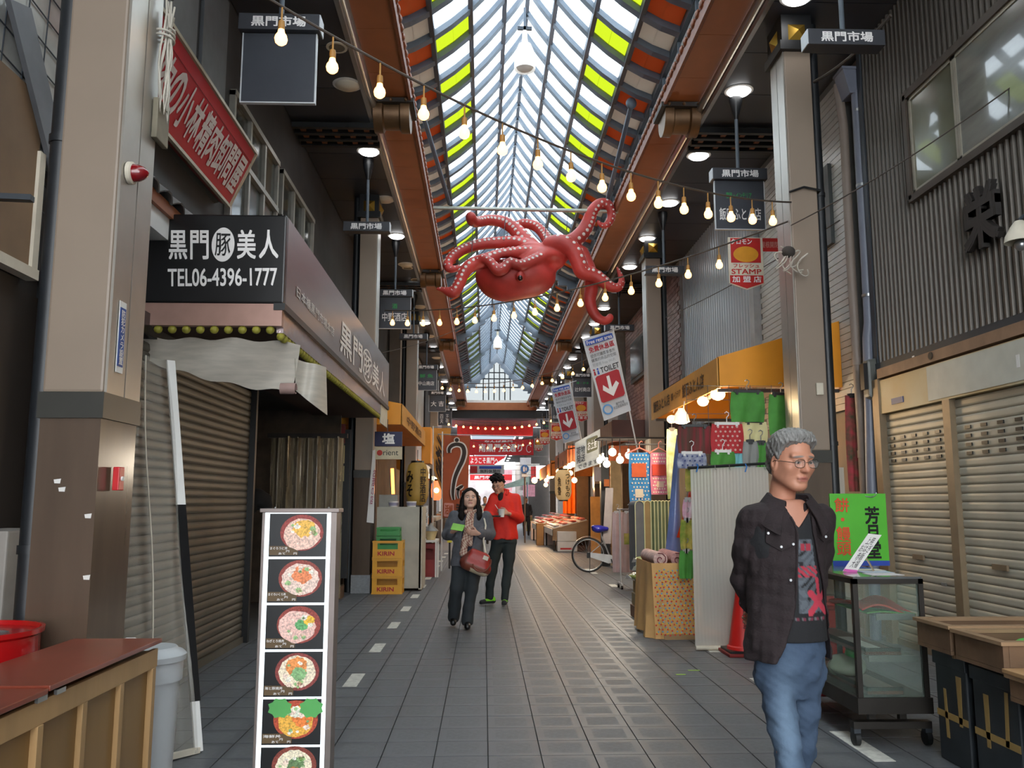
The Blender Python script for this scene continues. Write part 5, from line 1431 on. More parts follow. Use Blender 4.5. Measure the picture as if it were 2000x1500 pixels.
def dbox(label, xa, xb, ya, yb, z1, seed):
    t = empty('dark_crate', ((xa + xb) / 2, (ya + yb) / 2, 0), label, 'crate', 'dark taped crates under the trays')
    put('body', MB().box(xa, xb, ya, yb, 0, z1 - .06), mBoxN, t, bevel=.01); put('rim', MB().box(xa - .01, xb + .01, ya - .01, yb + .01, z1 - .07, z1), mBoxN, t, bevel=.005)
    rg = random.Random(seed)
    for i in range(2):
        y = ya + .05 + i * (yb - ya - .1) / 1.7 + rg.uniform(0, .04); z = rg.uniform(.03, z1 - .33)
        put('tape', MB().prism([(xa - .001, y, z), (xa - .001, y + .03, z), (xa - .001, y + .03 + rg.uniform(-.02, .02), z + .26), (xa - .001, y + rg.uniform(-.02, .02), z + .26)], (-.002, 0, 0)), mTape, t)
    put('tape', MB().box(xa - .003, xa - .001, ya, yb, z1 * .4, z1 * .4 + .035), mTape, t)
    put('tape', MB().box(xa + .05, xa + .09, ya - .004, ya - .001, z1 * .2, z1 * .7), mTape, t)
dbox('dark blue-black taped crate under the farthest wooden tray', XT + .08, 3.0, 4.62, 4.93, .585, 1)
dbox('dark blue-black taped crate under the middle wooden tray', XT + .07, 3.0, 4.16, 4.54, .575, 2)
dbox('dark blue-black taped crate under the tray at the right edge', XT + .06, 3.0, 3.3, 4.05, .465, 3)

# ================================================================ hanging market signs
mHead = M('header_dark', '#35373d', .5, var=.08); mHeadE = M('header_edge', '#c8ccd0', .4)
mPlate = M('plate_grey', '#44474e', .3, var=.06); mGrnL = M('letter_green', '#2f9a4f', .5)
ZS = 1.42 + 4.02
def market_sign(side, Y, label, plate=None, dz=0.):
    x = 3.15 if side > 0 else -1.75; z = ZS + dz
    t = empty('hanging_sign', (x, Y, z), label, 'sign', 'market signs hanging from the soffits')
    put('header', MB().box(x - .34, x + .34, Y, Y + .16, z - .07, z + .075), mHead, t, bevel=.006)
    put('end_plate', MB().box(x + (.34 if side < 0 else -.348), x + (.348 if side < 0 else -.34), Y + .005, Y + .155, z - .065, z + .07), mHeadE, t)
    text('黒門市場', (x - .23, Y, z - .045), (.46, 0, 0), (0, 0, .095), mLet, t, bold=.045)
    put('rod', MB().cyl((x, Y + .08, z + .075), (x, Y + .08, 6.44), .022, .022, 10), mGrey, t)
    put('ceiling_cup', MB().lathe((x, Y + .08, 6.30), [(.025, -.12), (.05, -.02), (.085, .12), (.085, .2)], 16), mBlack, t)
    if plate is not None:
        pl = put('plate', MB().box(x - .31, x + .31, Y + .06, Y + .09, z - .69, z - .075), mPlate, t)
        e = MB()
        for q in (-.315, .305): e.box(x + q, x + q + .01, Y + .055, Y + .095, z - .69, z - .075)
        e.box(x - .315, x + .315, Y + .055, Y + .095, z - .70, z - .69); put('plate_edge', e, mHeadE, t)
        for s, xa, xb, za, zb_, m in plate: text(s, (x + xa, Y + .06, z + za), (xb - xa, 0, 0), (0, 0, zb_ - za), m, t, bold=.02)
    return t
def yy(u, v, side):
    d = _ray(u, v); return (ZS - CAM.z) / d.z * d.y
market_sign(-1, yy(545, 42, -1), 'hanging market sign with a blank dark plate, nearest on the phone sign side', [])
market_sign(-1, yy(716, 442, -1), 'hanging market sign header without plate before the second pillar on the phone sign side')
market_sign(-1, yy(770, 572, -1), 'hanging market sign with the liquor shop name plate', [('酒', -.05, .05, -.30, -.2, mGrnL), ('中野酒店', -.24, .24, -.55, -.38, mLet)])
market_sign(-1, yy(805, 657, -1), 'hanging market sign header without plate beyond the liquor shop plate')
market_sign(-1, yy(832, 717, -1), 'hanging market sign with two green characters on its plate', [('鮮 魚', -.2, .2, -.32, -.2, mGrnL), ('中山商店', -.24, .24, -.55, -.42, mLet)])
market_sign(-1, 31.5, 'hanging market sign with a two-character name plate far along the phone sign side', [('大 吉', -.24, .24, -.5, -.3, mLet)])
market_sign(-1, yy(867, 800, -1), 'hanging market sign with a four-character plate near the gable end', [('四\n天', -.2, -.05, -.6, -.2, mLet), ('王\n寺', .05, .2, -.6, -.2, mLet)])
market_sign(1, yy(1658, 72, 1), 'hanging market sign header without plate nearest above the brown facade')
market_sign(1, yy(1448, 339, 1), 'hanging market sign with the futon shop name plate', [('寝装・インテリア', -.17, .15, -.30, -.22, mGrnL), ('飯田ふとん店', -.26, .26, -.58, -.42, mLet)])
market_sign(1, yy(1298, 527, 1), 'hanging market sign header without plate before the brick facade pillar')
market_sign(1, yy(1210, 640, 1), 'hanging market sign header behind the larger toilet banner')
market_sign(1, yy(1135, 733, 1), 'hanging market sign with a green line and shop name between the toilet banners', [('蒲・かま', -.2, .2, -.28, -.2, mGrnL), ('辻村商店', -.25, .25, -.52, -.38, mLet)])
market_sign(1, 35.5, 'hanging market sign far along beside the small orange stamp signs', [('川魚', -.1, .1, -.3, -.2, mGrnL), ('山重商店', -.25, .25, -.55, -.4, mLet)])
market_sign(1, 42.5, 'hanging market sign farthest along on the futon shop side', [('魚', -.1, .1, -.3, -.2, mGrnL), ('魚市商店', -.25, .25, -.55, -.4, mLet)])
# stamp club signs (plain orange field)
mStW = M('stamp_cream', '#d8cfbb', .5); mStR = M('stamp_red', '#c0201c', .45); mStO = M('stamp_orange', '#e09a22', .45)
def stamp(u, v, Y, label, wz=None):
    c = PY(u, v, Y)
    t = empty('stamp_sign', c, label, 'sign', 'stamp club signs'); y = Y
    w_, h_ = .215, .30
    put('board', MB().prism([(c.x - w_, y, c.z + h_), (c.x + w_, y, c.z + h_), (c.x + w_, y, c.z - h_ + .02), (c.x, y, c.z - h_ - .06), (c.x - w_, y, c.z - h_ + .02)], (0, .02, 0)), mStW, t)
    put('red_top', MB().box(c.x - w_ + .03, c.x + w_ - .03, y - .004, y, c.z - .02, c.z + h_ - .01), mStR, t)
    put('orange_field', MB().prism([(c.x + .155 * math.cos(a), y - .007, c.z + .085 + .10 * math.sin(a)) for a in np.linspace(0, 6.283, 25)[:-1]], (0, .003, 0)), mStO, t)
    text('クロモン', (c.x - w_ + .035, y - .004, c.z + .21), (.26, .0, .0), (0, 0, .07), mLet, t, bold=.04, shear=.1)
    text('フレッシュ', (c.x - .16, y, c.z - .085), (.32, 0, 0), (0, 0, .05), mStR, t, bold=.03)
    text('STAMP', (c.x - .185, y, c.z - .165), (.37, 0, 0), (0, 0, .065), mStR, t, bold=.03)
    put('red_foot', MB().prism([(c.x - w_ + .01, y - .004, c.z - .18), (c.x + w_ - .01, y - .004, c.z - .18), (c.x + w_ - .01, y - .004, c.z - .275), (c.x, y - .004, c.z - .345), (c.x - w_ + .01, y - .004, c.z - .275)], (0, .003, 0)), mStR, t)
    text('加 盟 店', (c.x - .18, y - .004, c.z - .27), (.36, 0, 0), (0, 0, .08), mLet, t, bold=.03)
    for q in (-.1, .1): put('hanger_wire', MB().bar((c.x + q, y + .01, c.z + h_), (c.x + q, y + .01, wz or c.z + h_ + .06), .006), mSilver, t)
Y2 = yy(1448, 339, 1)
stamp(1457, 510, Y2 + .06, 'red and orange stamp club sign under the futon shop market sign')
stamp(1135, 802, yy(1135, 733, 1) + .06, 'red and orange stamp club sign under the sign between the toilet banners')
stamp(1087, 842, 31.5, 'small red and orange stamp club sign right of the far garland', 6.5)
stamp(1064, 853, 35.5, 'smaller stamp club sign beside the red cross-street banner', 5.1)
stamp(1052, 868, 42.5, 'smallest stamp club sign at the end of the red cross-street banner', 5.1)
c = PY(1503, 478, Y2 + .2)
t = empty('red_tag_sign', c, 'small red sign with white lettering beside the stamp club sign', 'sign')
put('plate', MB().box(c.x - .14, c.x + .14, c.y, c.y + .012, c.z - .085, c.z + .085), mStR, t)
text('屋根開閉', (c.x - .11, c.y, c.z - .04), (.22, 0, 0), (0, 0, .08), M('tag_pink', '#d89a90', .6), t, bold=.01)
put('arm', MB().bar((c.x + .14, c.y + .006, c.z), (3.3, c.y + .1, c.z), .015), mGreyD, t)
c = PY(1600, 760, 8.245)
put('switch_box', MB().box(c.x - .035, c.x + .035, 8.22, 8.249, c.z - .06, c.z + .06), mCream, label='small beige switch box on the pillar behind the old man', cat='switch', base=c, bevel=.006)

# ================================================================ strings of bulbs
mBulb = M('bulb_glow', '#ffb765', .3, var=0, emit=4.5)
mSock = M('bulb_socket', '#b08040', .5, var=.1)
mWire = M('wire_dark', '#4a423c', .7)
def light_string(label, a, b, sag, n, t0=0., t1=1., s=1.):
    a, b = Vector(a), Vector(b)
    f = lambda q: a.lerp(b, q) - Vector((0, 0, 4 * sag * q * (1 - q)))
    t = empty('light_string', f(.5), label, 'string lights', 'strings of bulbs across the arcade')
    put('wire', MB().tube([f(i / 40) for i in range(41)], .009 * s, 6), mWire, t)
    bm, sm_ = None, None
    o0 = wloc(t)
    for i in range(n):
        p = f(t0 + (t1 - t0) * i / max(n - 1, 1))
        if bm is None:
            bm = MB().lathe((0, 0, -.205 * s), [(0, -.042), (.02, -.039), (.034, -.026), (.039, -.004), (.034, .016), (.022, .034), (.018, .055)], 14); bm = bm.mesh('bulb'); bm.materials.append(mBulb)
            if s != 1: bm.transform(Matrix.Diagonal((s, s, 1, 1)))
            sm_ = MB().lathe((0, 0, -.15), [(.019, .0), (.021, .03), (.018, .055), (.006, .06), (.006, .15)], 10).mesh('socket'); sm_.materials.append(mSock)
        o = bpy.data.objects.new('bulb', bm); COL.objects.link(o); o.parent = t; o.location = p - o0
        o2 = bpy.data.objects.new('socket', sm_); COL.objects.link(o2); o2.parent = o
    return t
e1 = PY(1545, 395, 8.2)
light_string('string of bulbs crossing overhead from the nearest pillar to the futon shop sign', (-1.78, 4.4, PY(455, -60, 4.4).z + .2), e1, .36, 16, .112, .945)
e2 = PY(1545, 430, 8.3)
l2 = PY(752, 606, 13.7)
light_string('string of bulbs passing in front of the octopus\'s drooping arms', e2, l2, .28, 16, .12, .97)
light_string('string of bulbs crossing below the octopus before the gable', PY(840, 738, 28), PY(1150, 700, 24), .42, 17, .03, .97, 1.25)
light_string('string of bulbs crossing below the brown gable beam', PY(868, 815, 36), PY(1085, 808, 36), .30, 15, .04, .96, 1.3)
light_string('farthest string of bulbs in front of the red cross-street banner', PY(918, 860, 42), PY(1072, 842, 40), .3, 11, .05, .95, 1.3)
# thin wires
for i, (a, b) in enumerate(((PY(1995, 155, 6.2), PY(1545, 440, 8.2)), (PY(1740, 30, 7.0), PY(1590, 160, 8.2)), (PY(1300, 620, 14), PY(1640, 430, 9)), (PY(900, 640, 20), PY(740, 690, 17)))):
    put('cable', MB().tube([a.lerp(b, q / 12) - Vector((0, 0, .25 * q / 12 * (1 - q / 12))) for q in range(13)], [.006, .016, .006, .006][i], 6), mWire, label=['thin cable crossing the brown facade window down to the pillar', 'thick grey cable from the market sign to the pillar capital', 'thin cable crossing the white siding', 'thin cable on the phone sign side near the second pillar'][i], cat='cable', base=a)
t = empty('rope_tangle', PY(1530, 510, 8.15), 'tangle of pale rope tied round the pillar beside the stamp sign', 'rope')
rg = random.Random(9)
for k in range(4):
    c = PY(1525 + 14 * k, 500 + 8 * (k % 2), 8.12); pts = [c + Vector((.06 * math.sin(q * 1.7 + k), .02 * math.sin(q * 2.3), .10 * math.cos(q * 1.1 + k) - .01 * q)) for q in np.linspace(0, 7, 22)]
    put('loop', MB().tube(pts, .0065, 6), M('rope_white'), t)
put('knot', MB().ball(PY(1540, 492, 8.12), (.07, .05, .06)), M('knot_dark', '#3d3834', .8), t)
put('tie', MB().tube([(3.10, 8.22, 4.55), (3.25, 8.21, 4.60), (3.42, 8.22, 4.57), (3.43, 8.6, 4.57)], .012, 6), mBlack, t)
# ================================================================ octopus figure and its pole
YO = 14.9
pt = lambda x, y, dy=0.: np.array(PY(840 + x * .2, 380 + y * .2, YO + dy))
mpx = .2 * YO / F_PX * 1.06                       # metres for one step of the measuring grid
oc = empty('octopus_figure', PY(1000, 520, YO), 'giant red octopus figure with pale suckers hanging from a pole', 'octopus figure')
mOct = M('octopus_red', '#c8453f', .5, var=.16, scale=4, bump=.25, bscale=14, attr='Col')
lo = pt(40, 1300, 0); hi = pt(1920, 40, 0)
s_ = SDF((lo[0] - .1, YO - 1.0, lo[2] - .1), (hi[0] + .1, YO + 1.1, hi[2] + .15), .021)
def smooth_path(P, n):
    P = np.array(P, float); m = len(P); out = []
    for i in range(m - 1):
        p0, p1, p2, p3 = P[max(i - 1, 0)], P[i], P[i + 1], P[min(i + 2, m - 1)]
        for t in np.arange(n) / n:
            out.append(.5 * ((2 * p1) + (-p0 + p2) * t + (2 * p0 - 5 * p1 + 4 * p2 - p3) * t ** 2 + (-p0 + 3 * p1 - 3 * p2 + p3) * t ** 3))
    out.append(P[-1]); return np.array(out)
# mantle and web
e = lambda x, y, dy, rx, ry, rd, k=.10: s_.ell(pt(x, y, dy), (rx * mpx, rd, ry * mpx), k=k)
e(790, 830, .05, 330, 190, .48); e(760, 900, .1, 240, 130, .42); e(940, 800, 0, 280, 190, .45); e(1090, 640, -.05, 230, 120, .34)
e(620, 770, .0, 160, 110, .32); e(1000, 540, .05, 140, 70, .25); e(1230, 560, .0, 190, 90, .25)
arms = [  # x, y, depth offset, radius (grid steps)
 ([(1020, 530, .2, 70), (900, 420, .35, 72), (830, 340, .42, 62), (720, 270, .45, 54), (580, 250, .38, 48), (470, 268, .22, 46), (415, 258, .05, 46), (396, 215, -.12, 44)], (-.1, .5)),
 ([(1180, 500, .3, 60), (1120, 400, .5, 50), (1040, 315, .62, 45), (940, 285, .68, 42), (870, 290, .7, 36), (830, 325, .7, 28)], (0, .6)),
 ([(1230, 520, .1, 85), (1390, 460, .1, 74), (1490, 370, .1, 66), (1545, 270, .08, 58), (1580, 170, .02, 50), (1650, 95, -.02, 46), (1730, 95, -.02, 42), (1770, 170, 0, 36), (1760, 250, 0, 30), (1715, 305, 0, 24), (1660, 290, -.02, 14), (1640, 255, -.03, 7)], (1, -.2)),
 ([(1180, 490, -.15, 80), (1300, 480, -.25, 78), (1400, 550, -.3, 72), (1450, 660, -.32, 68), (1490, 755, -.3, 66), (1600, 790, -.28, 60), (1690, 850, -.3, 50), (1770, 905, -.3, 40), (1845, 905, -.3, 30), (1872, 840, -.3, 22), (1850, 770, -.3, 15), (1825, 710, -.3, 5)], (1, 1)),
 ([(1480, 560, .1, 60), (1530, 680, .1, 62), (1570, 800, .05, 62), (1575, 920, 0, 56), (1560, 1020, -.02, 50), (1580, 1120, -.05, 44), (1630, 1200, -.06, 38), (1700, 1235, -.06, 32), (1750, 1215, -.06, 26), (1758, 1190, -.06, 22)], None),
 ([(1000, 520, .1, 60), (840, 470, .2, 56), (660, 470, .25, 52), (480, 490, .2, 48), (320, 540, .1, 45), (215, 610, -.02, 42), (170, 690, -.1, 36), (205, 730, -.12, 28), (290, 712, -.1, 20)], (-.2, 1)),
 ([(1040, 570, -.15, 60), (880, 560, -.22, 48), (700, 590, -.3, 52), (540, 640, -.36, 58), (400, 690, -.42, 55), (320, 780, -.45, 50), (280, 880, -.47, 48), (230, 955, -.48, 46), (170, 945, -.48, 30), (110, 925, -.48, 14), (65, 922, -.48, 4)], (-.1, 1)),
 ([(1120, 600, -.28, 55), (1000, 650, -.40, 48), (880, 690, -.48, 42), (780, 665, -.52, 40), (710, 730, -.56, 44), (650, 735, -.58, 42), (590, 665, -.56, 38), (515, 625, -.5, 32), (450, 665, -.46, 26), (420, 720, -.44, 14)], (0, 1)),
]
suck = MB()
for P, sd in arms:
    Q = smooth_path([(*pt(x, y, dy), r * mpx) for x, y, dy, r in P], 5)
    s_.chain(list(Q[:, :3]), list(np.maximum(Q[:, 3], .012)), k=.035)
for P, sd in arms:
    if sd is None: continue
    Q = smooth_path([(*pt(x, y, dy), r * mpx) for x, y, dy, r in P], 14)
    acc = 0
    for i in range(4, len(Q) - 1):
        acc += np.linalg.norm(Q[i, :3] - Q[i - 1, :3])
        if acc < max(.075, Q[i, 3] * .8): continue
        acc = 0
        tg = Vector(Q[i + 1, :3] - Q[i - 1, :3]).normalized()
        out = Vector((sd[0], -.75, sd[1])); out = (out - tg * out.dot(tg)).normalized(); sidev = tg.cross(out).normalized()
        for sg in (-1, 1):
            r = Q[i, 3]; d = (out * .84 + sidev * sg * .46).normalized()
            c = Vector(Q[i, :3]) + d * r * 1.0
            sr = min(.034, max(.012, r * .30))
            suck.lathe(c, [(0, .016), (sr * .8, .016), (sr, .010), (sr * 1.05, -.03)], 10, axis=d)
s_.ell(pt(1240, 660, -.42), (105 * mpx, .26, 80 * mpx), k=.06, sub=True).ell(pt(760, 640, -.25), (130 * mpx, .15, 22 * mpx), k=.04, sub=True)
# eyes and siphon opening
s_.ell(pt(880, 800, -.50), (.075, .10, .09), k=.04); 
V, Q = s_.surf()
def ocol(V):
    n = .82 + .2 * np.sin(V[:, 0] * 3.1) * np.sin(V[:, 2] * 4.3); C = np.stack([n * 1.02, n * .96, n * .96], 1)
    hub = np.exp(-(((V - pt(1030, 540, -.2)) / .28) ** 2).sum(1)); C = C * (1 - .0 * hub[:, None]) + hub[:, None] * np.array([.05, .35, .3]); return np.clip(C, 0, 2)
smooth_mesh('body', [(V, Q, None, ocol)], mOct, oc)
put('suckers', suck, M('sucker_pale', '#dcd0cc', .5, var=.1), oc, kind='stuff')
c = pt(880, 815, -.585)
put('eye', MB().ball(c, (.045, .03, .05)), M('eye_dark', '#2a1512', .2), oc)
pa, pb = PY(846, 406, YO), PY(1207, 413, YO)
pl = empty('hanging_pole', (pa + pb) / 2, 'grey horizontal pole spanning the arcade above the octopus', 'pole')
put('pole', MB().tube([pa, pb], .035, 12), M('pole_grey', '#a5a79f', .4, .4), pl)
put('left_strut', MB().tube([PY(821, 208, 13.0), PY(878, 398, YO)], .04, 10), mGrey, pl); put('right_strut', MB().tube([PY(1233, 205, 13.0), PY(1186, 392, YO)], .04, 10), mGrey, pl)
for p in (PY(821, 205, 13.0), PY(1233, 202, 13.0)): put('strut_end', MB().ball(p, (.09, .06, .10)), mGrey, pl)
for u, v in ((928, 440), (925, 505), (988, 470), (1068, 470), (1110, 455)):
    a = PY(u, 409, YO); put('suspension_wire', MB().bar(a, PY(u - 4, v, YO), .012), mGreyD, pl)
# ================================================================ beer crates and liquor shop front
mCr = M('crate_yellow', '#e0a020', .4, var=.05); mCrG = M('crate_green', '#2f8a3c', .4, var=.08); mCrR = M('crate_red', '#8c1f1c', .45, var=.08)
mKir = M('crate_red_ink', '#b3261c', .5)
def crate(x, y, z, w_, d_, h_, mat, label, txt=None, group='drink crates'):
    t = empty('drink_crate', (x + w_ / 2, y + d_ / 2, z), label, 'crate', group); k = .018
    zw0, zw1 = z + h_ * .52, z + h_ * .86
    f = MB()
    f.box(x, x + w_, y, y + k, z, zw0); f.box(x, x + w_, y, y + k, zw1, z + h_); f.box(x, x + w_ * .16, y, y + k, zw0, zw1); f.box(x + w_ * .84, x + w_, y, y + k, zw0, zw1)
    put('front', f, mat, t)
    put('back', MB().box(x, x + w_, y + d_ - k, y + d_, z, z + h_), mat, t)
    for xx in (x, x + w_ - k):
        s = MB(); s.box(xx, xx + k, y + k, y + d_ - k, z, zw0); s.box(xx, xx + k, y + k, y + d_ - k, zw1, z + h_); s.box(xx, xx + k, y + k, y + d_ * .2, zw0, zw1); s.box(xx, xx + k, y + d_ * .8, y + d_ - k, zw0, zw1)
        put('side', s, mat, t)
    put('bottom', MB().box(x + k, x + w_ - k, y + k, y + d_ - k, z, z + .02), mat, t)
    put('rim', MB().box(x - .006, x + w_ + .006, y - .006, y + k, z + h_ - .025, z + h_ - .004), mat, t); put('rim', MB().box(x - .006, x + w_ + .006, y - .006, y + k, z, z + .02), mat, t)
    if txt: text(txt, (x + w_ * .17, y, z + h_ * .16), (w_ * .56, 0, 0), (0, 0, h_ * .24), mKir, t, bold=.05)
    return t
yc = 13.55; xc = PY(726, 1150, yc).x; cwid = PY(785, 1150, yc).x - xc
names = ['bottom yellow beer crate with red lettering in the stack by the pillar', 'middle yellow beer crate with red lettering in the stack by the pillar', 'top yellow beer crate with red lettering holding a green crate']
hs = .272
for k in range(3): crate(xc, yc, k * hs, cwid, .38, hs - .002, mCr, names[k], 'KIRIN')
crate(xc + .05, yc + .04, 2 * hs + .06, cwid - .1, .30, .28, mCrG, 'green crate nested inside the top yellow beer crate')
crate(xc + .055, yc + .03, 3 * hs + .075, cwid - .11, .30, .13, mCrG, 'green crate sitting highest on the beer crate stack')
# pale counter screen
cxa, cxb = PY(734, 1100, 14.05).x, PY(824, 1100, 14.05).x
cz = PY(780, 990, 14.05).z
t = empty('pale_counter', ((cxa + cxb) / 2, 14.4, 0), 'tall scuffed off-white counter behind the beer crates', 'counter')
put('front_panel', MB().box(cxa, cxb - .02, 14.05, 14.10, .04, cz), M('scuffed_white', '#a9a699', .5, var=.15, scale=3), t)
put('side_panel', MB().box(cxb - .05, cxb, 14.05, 14.9, .02, cz), M('scuffed_white2', '#b9b4a6', .5, var=.15), t)
put('body', MB().box(cxa, cxb - .05, 14.1, 14.9, .05, cz - .02), M('counter_inner', '#6d685c', .7), t)
for i, u in enumerate((768, 803)):
    p = PY(u, 990, 14.2)
    t = empty('cup_tub', (p.x, 14.2, cz), ['white tub on the pale counter under the salt sign', 'white tub on the pale counter under the paper lantern'][i], 'tub', 'tubs on the pale counter')
    put('cup', MB().lathe((p.x, 14.25, cz), [(0, -.018), (.07, -.018), (.085, .09), (.08, .09), (.066, .0), (0, .0)], 18), mWhite, t)
    put('label_band', MB().lathe((p.x, 14.25, cz), [(.076, .02), (.083, .07)], 18), M('tub_print', '#9a97b0', .6), t)
put('glass_case', MB().box(PY(742, 960, 14.6).x, PY(778, 960, 14.6).x, 14.5, 14.8, cz - .02, cz + .20), M('case_grey', '#8f8d86', .4), label='grey box standing behind the white tubs', cat='box', base=(-1.6, 14.6, cz))
# salt and Orient signs
p0, p1 = PY(732, 843, 13.6), PY(785, 872, 13.6); p2 = PY(785, 897, 13.6)
t = empty('salt_sign', (p0.x, 13.6, p1.z), 'navy blue sign with one white kanji beside the second pillar', 'sign')
put('board', MB().box(p0.x, p1.x, 13.6, 13.66, p1.z + .005, p0.z), M('sign_navy', '#1c1f48', .5), t)
text('塩', (p0.x + .12, 13.6, p1.z + .04), (.20, 0, 0), (0, 0, .17), mLet, t, bold=.06)
put('hanger', MB().bar((p0.x + .2, 13.63, p0.z), (p0.x + .2, 13.63, p0.z + .2), .01), mGreyD, t)
t = empty('brand_sign', (p0.x, 13.6, p2.z), 'cream sign with a red dot and dark lettering under the navy sign', 'sign')
put('board', MB().box(p0.x, p1.x, 13.6, 13.66, p2.z, p1.z - .005), M('sign_cream', '#c4b89a', .5), t)
cm = (p1.z + p2.z) / 2
put('red_dot', MB().lathe((p0.x + .085, 13.598, cm), [(0, .003), (.045, .003), (.045, 0)], 20, axis=(0, -1, 0)), M('dot_red', '#b8301f', .5), t)
text('rient', (p0.x + .14, 13.6, cm - .04), (.24, 0, 0), (0, 0, .085), mSignBlk, t, bold=.0)
# tall white pennant beside the pillar
a, b, c, d = PY(728, 880, 13.5), PY(733, 878, 13.5), PY(716, 1020, 13.5), PY(730, 1022, 13.5)
t = empty('white_pennant', c, 'narrow white banner with red and blue writing beside the second pillar', 'banner')
put('cloth', MB().sheet(lambda p, q: (a.lerp(b, p)).lerp(c.lerp(d, p), q) + Vector((0, .01 * math.sin(q * 9), 0)), 3, 12, .004), mWhite, t)
text('お\n酒\nの\n店', PY(722, 985, 13.48), (.045, 0, 0), (.045, 0, .55), M('ink_rb', '#a04a6a', .6), t, bold=.02)
# lit shop interior behind
put('shop_interior', MB().box(-2.25, -2.2, 14.0, 21.5, 0, 2.6), M('interior_warm', '#5c4634', .7, var=.3, scale=2), kind='structure')
put('wall_shop_end', MB().box(-2.2, -1.95, 15.6, 15.65, 0, 2.6), M('interior_pale', '#8f8074', .7), kind='structure')
mTubeW = M('tube_orange', '#ff8a3a', .4, var=0, emit=5.)
t = empty('neon_tube', PY(770, 930, 15.5), 'glowing orange upright tube lamp inside the liquor shop', 'lamp')
put('tube', MB().tube([PY(766, 915, 15.5), PY(768, 965, 15.5)], .03, 10), mTubeW, t); put('holder', MB().tube([PY(768, 965, 15.5), PY(768, 985, 15.5)], .015, 8), mDark, t)
# orange awnings on the left
def awning(x_out, x_in, ya, yb, z0, z1, z2, label, txt=None):
    t = empty('orange_awning', ((x_out + x_in) / 2, (ya + yb) / 2, z0), label, 'awning', 'orange awnings on the phone sign side')
    put('top', MB().prism([(x_out, ya, z1), (x_in, ya, z2), (x_in, yb, z2), (x_out, yb, z1)], (0, 0, .03)), mYel, t)
    put('end_panel', MB().prism([(x_out, ya, z0), (x_in, ya, z0), (x_in, ya, z2), (x_out, ya, z1)], (0, .02, 0)), mYel, t)
    put('fascia', MB().box(x_out - .012, x_out + .012, ya, yb, z0, z1 + .02), mYelF, t)
    put('underside', MB().box(min(x_in, x_out), max(x_in, x_out) - .02, ya + .02, yb, z0 + .0, z0 + .03), M('awning_under', '#d8801a', .6), t)
    if txt:
        s, q0, q1 = txt; h_ = z1 - z0
        text(s, (x_out + .013, q0, z0 + h_ * .25), (0, q1 - q0, 0), (0, 0, h_ * .5), mInk, t, bold=.03)
    return t
q = PY(785, 795, 14.2)
awning(PY(785, 800, 14.2).x, -2.6, 14.2, 19.8, PY(785, 829, 14.2).z, PY(785, 792, 14.2).z, PY(760, 765, 14.2).z, 'orange awning just beyond the silver shop fascia', ('中野酒店', 15.0, 18.5))
# upright yellow board
t = empty('yellow_board', PY(832, 870, 19.9), 'tall orange-yellow shop board standing out under the awnings', 'board')
p0, p1 = PY(824, 834, 19.9), PY(841, 905, 19.9)
put('panel', MB().box(p0.x, p1.x, 19.9, 20.6, p1.z, p0.z), mYel, t, bevel=.01)
put('bracket', MB().box(-2.6, p0.x, 20.1, 20.2, p0.z - .1, p0.z - .05), mGreyD, t)
# paper lantern
def lantern(u, v, Y, r, hh_, mat, label, cols):
    c = PY(u, v, Y)
    t = empty('paper_lantern', c, label, 'lantern', 'paper lanterns')
    prof = [(r * .55, -hh_), (r * .8, -hh_ * .88), (r, -hh_ * .55)] + [(r * (1 + (.015 if i % 2 else 0)), hh_ * (-.5 + i / 12.)) for i in range(13)] + [(r * .8, hh_ * .88), (r * .55, hh_)]
    put('body', MB().lathe(c, prof, 24), mat, t)
    put('top_cap', MB().lathe(c, [(r * .58, hh_), (r * .58, hh_ * 1.08), (0, hh_ * 1.08)], 18), mBlack, t); put('bottom_cap', MB().lathe(c, [(0, -hh_ * 1.08), (r * .56, -hh_ * 1.08), (r * .56, -hh_)], 18), mBlack, t)
    put('cord', MB().cyl(c + Vector((0, 0, hh_)), c + Vector((0, 0, hh_ * 1.6)), .006), mBlack, t)
    for s, dx, z0_, z1_, wd in cols:
        dy = math.sqrt(max(r * r * 1.05 - dx * dx, 0)); n_ = Vector((-dx, -dy, 0)); tx = Vector((dy, -dx, 0)).normalized()
        if dx > 0: tx = Vector((dy, dx, 0)).normalized()
        tx = Vector((dy, dx, 0)).normalized()
        text(s, c + Vector((dx, -dy, z0_ * hh_)) - tx * wd / 2, tx * wd, (0, 0, (z1_ - z0_) * hh_), mSignBlk, t, bold=.03, off=.018)
    return t
lantern(815, 945, 14.6, .19, .36, M('lantern_dull', '#a8853c', .6, var=.1), 'large tan paper lantern with black writing over the pale counter', [('み\nそ', -.10, -.6, .6, .13), ('中\n野\n酒\n店', .10, -.85, .75, .11)])
# sake price card and small table with red crate
p = PY(829, 1008, 15.0)
t = empty('sake_card', p, 'white handwritten card at the corner of the pale counter', 'card')
put('card', MB().box(p.x - .09, p.x + .06, 15.0, 15.01, p.z - .18, p.z + .18), mWhite, t)
text('お\nん\n酒', (p.x - .0, 15.0, p.z - .12), (.05, 0, 0), (0, 0, .26), mInk, t, bold=.01); text('と\nう\nふ', (p.x - .08, 15.0, p.z - .12), (.05, 0, 0), (0, 0, .26), mInk, t, bold=.01)
px = PZ(838, 1115, 0)
crate(PY(822, 1110, 16.6).x, 16.6, 0, .28, .4, .62, mCrR, 'dark red crate under the little stall table')
t = empty('stall_table', (px.x, 17, 0), 'small stall table with white top behind the pale counter', 'table')
xa, xb = PY(820, 1060, 16.5).x, PY(853, 1060, 16.5).x
put('top', MB().box(xa, xb, 16.5, 17.4, .655, .69), mWhite, t)
